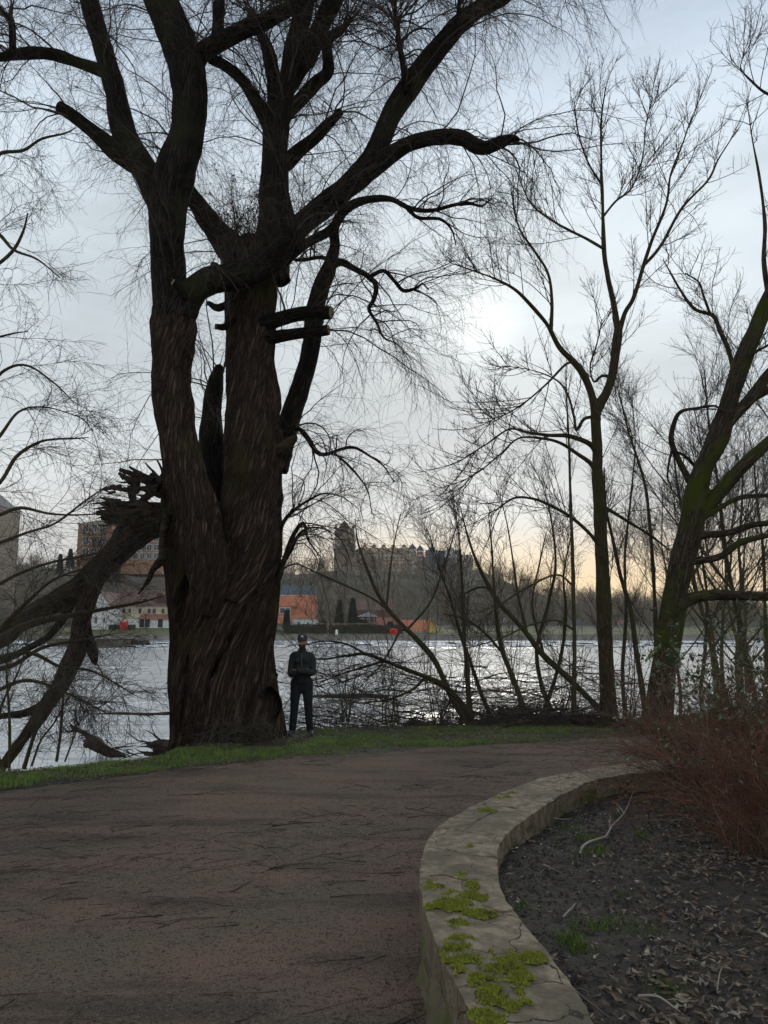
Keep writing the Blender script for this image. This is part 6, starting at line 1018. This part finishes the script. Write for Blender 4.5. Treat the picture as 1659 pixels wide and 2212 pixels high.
# ================================================================== SMALL THINGS ON THE GROUND
m_litter = mat('leaf_litter', (.065, .043, .030), (.21, .155, .108), 16, rough=.75, c3=(.38, .32, .24), s3=14, lo3=.57, hi3=.68)
m_stick = mat('fallen_twig', (.026, .018, .013), (.12, .090, .064), 7, c3=(.26, .21, .165), s3=4, lo3=.54, hi3=.68)
m_pale = mat('barkless_stick', (.24, .19, .15), (.34, .28, .22), 6); m_debris = mat('driftwood', (.022, .017, .013), (.085, .064, .046), 5, bump=.6, bscale=20, dist=.02, c3=(.14, .11, .085), s3=2, lo3=.58, hi3=.7)
rng = np.random.RandomState(31)
def lay(n, xr, yr, hf, l0, l1, r0, r1, rng, ang=.45, keep=None, lift=0., nseg=6, wig=.12):
    x = rng.uniform(*xr, n); y = rng.uniform(*yr, n)
    if keep is not None: k = keep(x, y); x, y = x[k], y[k]
    n = len(x); a = rng.randn(n) * ang + .25; L_ = l0 + (l1 - l0) * rng.rand(n) ** 2.6; d = np.stack([np.cos(a), np.sin(a), 0 * a], 1) * rng.choice([-1, 1], n)[:, None]
    P = grow(np.stack([x, y, 0 * x], 1), d, L_, nseg, rng, wig=wig, curl=.5); rr = taper(rng.uniform(r0, r1, n) * (.6 + .6 * L_ / l1), r0 * .6, nseg); bow = rng.rand(n)[:, None] ** 3 * .03 * np.sin(np.linspace(0, math.pi, nseg + 1))[None] * (L_[:, None] / .3)
    P[..., 2] = hf(P[..., 0], P[..., 1]) + rr * .8 + bow + lift; return P, rr
pathk = lambda x, y: (y < G(x) + .05) & ~inpoly(x, y) & (rng.rand(len(x)) < .25 + 1.1 * (fbm(n3(x * .7, y * 1.8, 3.), 3) + .25))
mb = MB(); P, r = lay(9000, (-7, 5), (2.6, 13.5), path_h, .03, .45, .0013, .0042, rng, .62, pathk); mb.tubes(P, r, 4)
k = rng.choice(len(P), 900); b = grow(P[k, 3], nrm(P[k, 4] - P[k, 3] + rng.randn(900, 3) * [.7, .7, .0]), rng.uniform(.03, .14, 900), 3, rng, wig=.1); b[..., 2] = path_h(b[..., 0], b[..., 1]) + .003; mb.tubes(b, taper(np.full(900, .0018), .001, 3), 3)
P, r = lay(9000, (-5, 4), (2.6, 9), path_h, .012, .07, .0006, .0014, rng, .9, pathk, nseg=2); mb.tubes(P, r, 3)
tag(mb.build('fallen_twigs', m_stick), kind='stuff')
def stones(n, x, y, hf, s0, s1, rng):
    v0 = np.array([[1, 0, 0], [-.5, .87, 0], [-.5, -.87, 0], [0, 0, .7], [.3, .3, .55]]); s_ = rng.uniform(s0, s1, n) * (rng.rand(n) ** 2 * 1.2 + .5); a = rng.rand(n) * 6.28; v = v0[None] * (1 + rng.uniform(-.35, .35, (n, 5, 3))); c, s2 = np.cos(a)[:, None], np.sin(a)[:, None]
    X = v[..., 0] * c - v[..., 1] * s2; Y = v[..., 0] * s2 + v[..., 1] * c; V = np.stack([X, Y, v[..., 2]], -1) * s_[:, None, None] + np.stack([x, y, hf(x, y) - s_ * .15], 1)[:, None]
    i = np.arange(n)[:, None] * 5; o = MB(); o.add(V.reshape(-1, 3), t=np.concatenate([i + [[0, 1, 4]], i + [[1, 3, 4]], i + [[1, 2, 3]], i + [[2, 0, 3]], i + [[0, 4, 3]]])); return o
n = 26000; x = rng.uniform(-4, 3, n); y = 2.5 + 6.5 * rng.rand(n) ** 1.4; k = ~inpoly(x, y) & (rng.rand(n) < .3 + .8 * sstep((x + 1.0) / 1.5)); x, y = x[k], y[k]; tag(stones(len(x), x, y, path_h, .003, .0085, rng).build('loose_gravel', mat('pebbles', (.050, .038, .033), (.12, .088, .074), 60, c3=(.20, .17, .15), s3=45, lo3=.66, hi3=.70), smooth=False), kind='stuff')
# bed: clods, leaves, twigs
bedk = lambda x, y: inpoly(x, y, poly2)
poly2 = np.vstack([wp(np.linspace(0, LT, 200), np.full(200, 1.02)), [[16, 6.5], [16, -4], [1.2, -4]]])
n = 30000; x = rng.uniform(.4, 4.6, n); y = rng.uniform(1.9, 7.2, n); k = bedk(x, y); tag(stones(k.sum(), x[k], y[k], bed_h, .004, .015, rng).build('soil_clods', m_soil, smooth=False), kind='stuff')
n = 700; x = rng.uniform(.6, 3.5, n); y = rng.uniform(2, 6, n); k = bedk(x, y); tag(stones(k.sum(), x[k], y[k], bed_h, .004, .008, rng).build('pale_pebbles', mat('pale_pebble', (.34, .32, .29), (.5, .48, .44), 30), smooth=False), kind='stuff')
def litter(n, seed):
    rng = np.random.RandomState(seed); x = rng.uniform(.5, 5.2, n); y = rng.uniform(1.9, 7.0, n); px, py = unproj(np.stack([x, y, bed_h(x, y)], 1))
    wgt = .05 + .95 * sstep((px - 1330 + (py - 1900) * .05) / 230) * (1 - .3 * sstep((1760 - py) / 120)) + .35 * sstep((py - 2020) / 120) * sstep((px - 1200) / 150) + .22 * np.exp(-((px - 1300) / 45) ** 2 - ((py - 1880) / 35) ** 2) + .5 * sstep((.09 - np.min(np.hypot(x[:, None] - IN[::10, 0][None], y[:, None] - IN[::10, 1][None]), 1)) / .07)
    wgt *= .55 + .9 * (fbm(n3(x * 3, y * 3, 2.), 3) + .4); k = bedk(x, y) & (rng.rand(n) < wgt); x, y = x[k], y[k]; n = len(x); mb = MB(); a = rng.rand(n) * 6.28; p = np.stack([x, y, bed_h(x, y) + .006 + rng.rand(n) ** 2 * .022], 1)
    ln = rng.uniform(.018, .062, n); leaves(mb, p, np.stack([np.cos(a), np.sin(a), rng.uniform(-.15, .4, n)], 1), rng, ln, ln * rng.uniform(.22, .5, n), .45); return mb
tag(litter(30000, 5).build('leaf_litter', m_litter, smooth=False), kind='stuff')
mb = MB(); P, r = lay(1500, (.5, 5), (1.9, 7), bed_h, .04, .5, .0012, .0034, rng, 1.6, bedk, .004, wig=.16); mb.tubes(P, r, 4); tag(mb.build('bed_twigs', m_stick), kind='stuff')
def onbed(px, py): p = WZ(px, py, .33); return WZ(px, py, float(bed_h(p[0], p[1])))
def branchthing(name, label, lines, m, w0=.009, cat='branch', grp=None):
    b = onbed(*lines[0][0]); t = empty(name, b, label, cat, grp); mb = MB()
    for li, L_ in enumerate(lines):
        q = np.array([onbed(*a) for a in L_]); q = catmull(q, n=6); q[:, 2] += .012 + .02 * np.sin(np.linspace(0, math.pi, len(q))); r = np.linspace(w0 if li == 0 else w0 * .5, w0 * .28, len(q)); mb.tubes(q[None], r[None], 6)
    mb.build('stem' if len(lines) > 1 else 'wood', m, t)
c8v = lambda *l: [(829.5 + a / 2, 1620 + b / 2) for a, b in l]
branchthing('fallen_branch', 'long pale crooked branch lying in the middle of the planting bed', [c8v((845, 460), (858, 435), (885, 418), (930, 405), (960, 395), (985, 352), (1015, 318), (1040, 285), (1065, 225), (1082, 165)), c8v((962, 392), (978, 355), (975, 325), (990, 310)), c8v((1040, 285), (1010, 255), (985, 232))], m_pale)
branchthing('fallen_stick', 'thin straight pale stick across the far end of the bed by the wall', [c8v((605, 310), (660, 305), (715, 312), (770, 316), (812, 305)), c8v((715, 312), (740, 290), (800, 275))], m_pale, .006, grp='sticks lying in the bed')
branchthing('fallen_stick', 'long thin brown stick lying diagonally left of the bed centre', [c8v((690, 505), (740, 545), (800, 580), (850, 602)), c8v((640, 490), (700, 530), (760, 545))], m_stick, .006, grp='sticks lying in the bed')
branchthing('fallen_stick', 'short hooked pale stick beside the grass tufts in the bed', [c8v((775, 735), (815, 712), (830, 675))], m_pale, .005, grp='sticks lying in the bed')
branchthing('fallen_stick', 'long stick lying along the wall edge at the bottom of the bed', [c8v((775, 1000), (800, 1050), (850, 1105), (930, 1160), (990, 1190)), c8v((830, 1050), (880, 1090), (900, 1110))], m_stick, .007, grp='sticks lying in the bed')
branchthing('fallen_stick', 'crooked stick in the front right of the bed near the reddish leaf', [c8v((1100, 1080), (1180, 1105), (1250, 1150), (1300, 1165)), c8v((1440, 1060), (1455, 1000), (1470, 955))], m_pale, .005, grp='sticks lying in the bed')
branchthing('fallen_stick', 'thin forked stick near the upper inner edge of the wall', [c8v((720, 235), (790, 222), (805, 195)), c8v((925, 148), (975, 150), (1030, 185), (1110, 180))], m_stick, .005, grp='sticks lying in the bed')
# tufts
def tuft(px, py, h, n, label, sp=.06, name='grass_tuft', cat='grass tuft', f=None, grp='grass tufts in the bed'):
    c = (f or onbed)(px, py); t_rng = np.random.RandomState(int(px * 7 + py)); x = c[0] + t_rng.randn(n) * sp; y = c[1] + t_rng.randn(n) * sp; o = blades(x, y, np.full(n, c[2]), t_rng.uniform(.4, 1, n) * h, t_rng.uniform(.0016, .003, n), t_rng).build(name, m_tuft, None, False, origin=c); tag(o, label, cat, grp)
m_tuft = mat('tuft_grass', (.045, .080, .012), (.12, .17, .03), 20, c3=(.20, .17, .07), s3=9, lo3=.55, hi3=.7)
for a, b, h, n, s_, lb in ((800, 830, .055, 170, .035, 'biggest bright grass tuft in the bed'), (840, 870, .045, 90, .03, 'grass tuft touching the near side of the biggest tuft'), (840, 770, .04, 60, .04, 'thin grass tuft just beyond the biggest tuft'), (920, 870, .035, 60, .045, 'sparse grass tuft right of the biggest tuft'), (915, 775, .05, 60, .03, 'small grass tuft beyond the sparse one right of the biggest tuft'), (1000, 760, .05, 80, .05, 'flat sparse grass patch near the brown leaves in the bed centre'), (1110, 790, .04, 70, .05, 'low weeds beside the reddish leaf in the bed'), (795, 340, .05, 70, .04, 'small weed tuft near the long straight pale stick'), (865, 385, .06, 90, .05, 'weed patch beside the bend of the crooked branch'), (905, 455, .05, 110, .045, 'low green patch under the thick end of the crooked branch'), (590, 352, .05, 80, .04, 'grass tuft against the inner edge of the wall'), (940, 432, .05, 50, .02, 'thin tuft between the crooked branch and the green patch'), (1108, 372, .07, 60, .025, 'yellowish little weed right of the crooked branch'), (1230, 1030, .04, 110, .045, 'dry yellowish grass tuft in the front of the bed'), (1045, 630, .04, 40, .03, 'tiny weed tuft in the centre of the bed'), (600, 680, .04, 40, .03, 'dull tuft by the wall at the bed front'), (1115, 225, .05, 90, .04, 'bright leafy weed at the far end of the bed'), (1035, 108, .07, 110, .05, 'leafy weed growing against the far inner wall edge')): tuft(*c8v((a, b))[0], h, n, lb, s_)
# brush pile
def pile():
    c = W(1195, 1560, 15.0); t = empty('brush_pile', (c[0], c[1], -.35), 'long low heap of dead branches and driftwood at the foot of the ash', 'brush pile'); rng = np.random.RandomState(12); x0, x1 = W(1050, 1560, 14.8)[0], W(1345, 1560, 14.8)[0]
    mb = MB(); n = 2400; x = rng.uniform(x0, x1, n); u = (x - x0) / (x1 - x0); hm = .62 * np.sin(math.pi * np.clip(u * 1.15, 0, 1)) ** .6 * (.6 + .4 * np.sin(u * 7 + 1)) + .08; y = rng.uniform(14.3, 15.6, n); z = -.34 + hm * rng.rand(n) * (1 - ((y - 14.95) / .75) ** 2 * .7); a = rng.randn(n) * .5
    P = grow(np.stack([x, y, z], 1), nrm(np.stack([np.cos(a), np.sin(a) * .5, rng.randn(n) * .16], 1) * rng.choice([-1, 1], n)[:, None]), rng.uniform(.15, 1.1, n), 6, rng, g=.15, wig=.1, curl=.5); P[..., 2] = np.maximum(P[..., 2], -.42); mb.tubes(P, taper(.003 + .018 * rng.rand(n) ** 4, .002, 6), 5); mb.build('sticks', m_debris, t)
    for i, (a, b, c_, d, w) in enumerate(((1062, 1572, 1130, 1550, 12), (1235, 1556, 1330, 1570, 14), (1105, 1566, 1165, 1556, 15), (1210, 1540, 1248, 1566, 13), (1130, 1538, 1230, 1532, 8), (1180, 1548, 1290, 1544, 8))):
        p, r = trace([(a, b, w * .7), ((a + c_) / 2, (b + d) / 2 - 2, w), (c_, d, w * .7)], 14.5, 14.7, .05); m2 = MB(); m2.limb(p, r, 14, .03, i); m2.build('log', m_pale if i == 2 else m_debris, t)
    m2 = MB(); xs_ = np.linspace(x0, x1, 40); ys_ = np.linspace(14.35, 15.5, 14); X, Y = np.meshgrid(xs_, ys_); u = (X - x0) / (x1 - x0); Z = -.45 + .42 * np.sin(math.pi * np.clip(u * 1.15, 0, 1)) ** .6 * np.sqrt(np.clip(1 - ((Y - 14.93) / .6) ** 2, 0, 1)) + .05 * noise(n3(X * 6, Y * 6, 0.)); grid(m2, X, Y, Z); m2.build('leaf_mould', m_soil, t)
pile()
def drift(name, label, lines, Y, n, spread, m, seed, grp='driftwood in the river'):
    rng = np.random.RandomState(seed); b = W(lines[0][0][0], lines[0][0][1], Y); t = empty(name, b, label, 'driftwood', grp); mb = MB()
    Ps = []; Rs = []
    for i, l in enumerate(lines): p, r = trace(l, Y, Y + rng.uniform(-.2, .2), .05); mb.limb(p, r, 22, .25, seed + i); Ps.append(p); Rs.append(r)
    mb.build('log', m, t); mb = MB(); p, T, r, tt = sample(segs(Ps, Rs), n, rng); P = grow(p + rng.randn(n, 3) * spread, nrm(T + rng.randn(n, 3) * .35), rng.uniform(.15, .7, n), 5, rng, wig=.15, curl=.5); mb.tubes(P, taper(rng.uniform(.006, .03, n), .003, 5), 5); mb.build('splinters', m, t)
drift('driftwood', 'broken stump of driftwood stuck in the river below the dropped limb', [[(186, 1600, 30), (205, 1606, 36), (225, 1620, 26), (248, 1630, 14), (272, 1634, 5)], [(212, 1600, 14), (190, 1588, 10), (152, 1568, 6)]], 17.2, 60, .07, m_debris, 3)
drift('driftwood', 'dark layered driftwood jammed at the foot of the old willow', [[(385, 1612, 22), (350, 1606, 20), (318, 1610, 10)], [(380, 1628, 24), (345, 1630, 18), (312, 1628, 8)], [(372, 1620, 16), (340, 1618, 14), (330, 1622, 8)]], 12.4, 14, .02, m_debris, 5)
drift('floating_log', 'long thin log floating in the river left of the old willow', [[(205, 1542, 3), (260, 1541, 6), (320, 1543, 7), (370, 1541, 8), (420, 1542, 5)]], 23.5, 6, .02, m_debris, 7)
drift('floating_log', 'long dark log floating in the river right of the man', [[(672, 1504, 8), (730, 1504, 10), (790, 1503, 12), (840, 1506, 8)]], 27.5, 24, .05, m_debris, 8)
drift('driftwood', 'curved log lying at the bank right of the man, half hidden by twigs', [[(862, 1577, 8), (890, 1560, 12), (920, 1566, 12), (960, 1574, 10), (1020, 1577, 8)]], 15.0, 26, .05, m_debris, 9)
# tangle of thin branches over the shallows
def tangle():
    rng = np.random.RandomState(17); mb = MB(); n = 520; px = rng.uniform(672, 1380, n); py = 1578 - 150 * rng.rand(n) ** 1.9; st = W(px, py, rng.uniform(14.9, 17.5, n)); st[:, 2] = np.maximum(st[:, 2], -1.15); a = rng.randn(n) * .35
    P = grow(st, nrm(np.stack([np.cos(a) * rng.choice([-1, 1], n, p=[.65, .35]), np.sin(a) * .6, rng.uniform(-.05, .45, n)], 1)), rng.uniform(.6, 2.6, n), 9, rng, g=.35, wig=.1, curl=.7); r = taper(.004 + .012 * rng.rand(n) ** 3, .0025, 9); mb.tubes(P, r, 4); twiggy(mb, P, r, rng, [(3800, .15, .9, .3, 1., .2, .12, .6, .0035, .002, 6, 3, .05, .05), (4500, .08, .35, .3, 1., .2, .12, .6, .0024, .0017, 4, 3, 0, 0)]); 
    n = 620; px = rng.uniform(668, 1400, n); st = W(px, rng.uniform(1566, 1582, n), rng.uniform(14.2, 14.7, n)); st[:, 2] = ground_h(st[:, 0], st[:, 1]); P = grow(st, nrm(np.stack([rng.randn(n) * .22, rng.randn(n) * .2, np.ones(n)], 1)), rng.uniform(.15, 1.0, n), 6, rng, wig=.08, curl=.4); mb.tubes(P, taper(rng.uniform(.002, .005, n), .0015, 6), 3); tag(mb.build('shore_brushwood', m_twig2), kind='stuff')
tangle()
# leaves and twigs on the grass verge
n = 9000; x = rng.uniform(-6, 7, n); y = G(x) - .25 + (E(x) + .2 - G(x)) * rng.rand(n); k = rng.rand(n) < .65 + .35 * (x > -1.5); x, y = x[k], y[k]; n = len(x); mb = MB(); a = rng.rand(n) * 6.28; ln = rng.uniform(.02, .06, n); leaves(mb, np.stack([x, y, np.maximum(ground_h(x, y), base_h(x, y)) + .012 + .02 * rng.rand(n)], 1), np.stack([np.cos(a), np.sin(a), .15 + 0 * a], 1), rng, ln, ln * .4, .4); tag(mb.build('fallen_leaves', m_litter, smooth=False), kind='stuff')
mb = MB(); P, r = lay(2200, (-6, 7), (9, 15), lambda x, y: np.maximum(ground_h(x, y), base_h(x, y)) + .015, .05, .5, .0015, .004, rng, .9, lambda x, y: (y > G(x) - .2) & (y < E(x) + .3) & (np.hypot(x + 2.3, y - 12.6) > .8)); mb.tubes(P, r, 4); tag(mb.build('verge_twigs', m_stick), kind='stuff')
# shrubs on the right
m_redstem = mat('red_stem', (.075, .034, .022), (.19, .085, .050), 5, c3=(.16, .11, .075), s3=3, lo3=.52, hi3=.62); m_gleaf = mat('shrub_leaf', (.045, .070, .030), (.105, .135, .065), 6, rough=.45, spec=.4, c3=(.16, .10, .04), s3=9, lo3=.60, hi3=.68)
def shrub(name, label, cx_, cy_, rad, n, h0, h1, stemm, nleaf, seed, lsz=(.02, .05), leafw=.55, sz0=.0022, top=.6, fan=.5, leafm=None):
    rng = np.random.RandomState(seed); t = empty(name, (cx_, cy_, float(bed_h(cx_, cy_))), label, 'shrub'); a = rng.rand(n) * 6.283; r = rad * np.sqrt(rng.rand(n)) * .6; st = np.stack([cx_ + r * np.cos(a), cy_ + r * np.sin(a), 0 * a], 1); st[:, 2] = bed_h(st[:, 0], st[:, 1]) - .02 if cy_ < 8 else ground_h(st[:, 0], st[:, 1])
    d = nrm(np.stack([np.cos(a) * fan + rng.randn(n) * .25, np.sin(a) * fan + rng.randn(n) * .25, np.ones(n)], 1)); P = grow(st, d, rng.uniform(h0, h1, n), 10, rng, g=.55, wig=.06, curl=.45); rr = taper(rng.uniform(sz0, sz0 * 2.2, n), .0012, 10); mb = MB(); mb.tubes(P, rr, 4); mb.build('stems', stemm, t)
    mb = MB(); last = twiggy(mb, P, rr, rng, [(n * 9, .08, .42, .3, 1.0, .1, .12, .6, .0019, .0012, 5, 3, .25, .1), (n * 16, .03, .15, .4, 1.1, .1, .14, .5, .0014, .001, 3, 3, .1, .05)]); mb.build('twigs', stemm, t)
    if nleaf:
        lf = MB(); k = rng.randint(0, len(last), nleaf * 3); p = last[k, -1]; k = k[(p[:, 2] > top + rng.randn(len(p)) * .12)][:nleaf]; p = last[k, -1]; ln = rng.uniform(*lsz, len(p)); dd = nrm(last[k, -1] - last[k, -2] + rng.randn(len(p), 3) * .6 + [0, 0, -.3]); leaves(lf, p, dd, rng, ln, ln * leafw, .25); lf.build('leaves', leafm or m_gleaf, t, smooth=False)
    return t
shrub('red_twig_shrub', 'dense red-brown twiggy shrub filling the right edge of the bed, nearest the camera', 2.55, 4.75, .8, 250, .6, 1.3, m_redstem, 420, 1, top=.75)
shrub('red_twig_shrub', 'red-brown twiggy shrub at the far end of the wall near the maple foot', 2.95, 6.3, .85, 230, .6, 1.3, m_redstem, 420, 2, top=.6)
shrub('red_twig_shrub', 'taller red-brown shrub behind the others at the right edge', 4.1, 5.9, .9, 220, .9, 1.7, m_redstem, 420, 3, top=.9)
shrub('leafy_shrub', 'shrub with grey-green leaves on arching stems right of the maple foot', 4.35, 8.2, .9, 70, 1.1, 2.0, m_sap, 1100, 4, (.04, .08), .42, .003, .8, .4)
shrub('leafy_shrub', 'loose shrub with drooping green leaves at the right edge above the red twigs', 3.1, 5.6, .5, 30, 1.1, 1.6, m_sap, 420, 5, (.04, .075), .55, .003, 1.0, .35)
shrub('leafy_shrub', 'dark evergreen shrub with upright leafy shoots deeper on the right', 5.3, 10.4, .8, 46, 1.4, 2.7, m_sap, 900, 6, (.05, .10), .40, .004, .6, .25, mat('evergreen_leaf', (.020, .040, .018), (.050, .080, .036), 4, rough=.4, spec=.45))
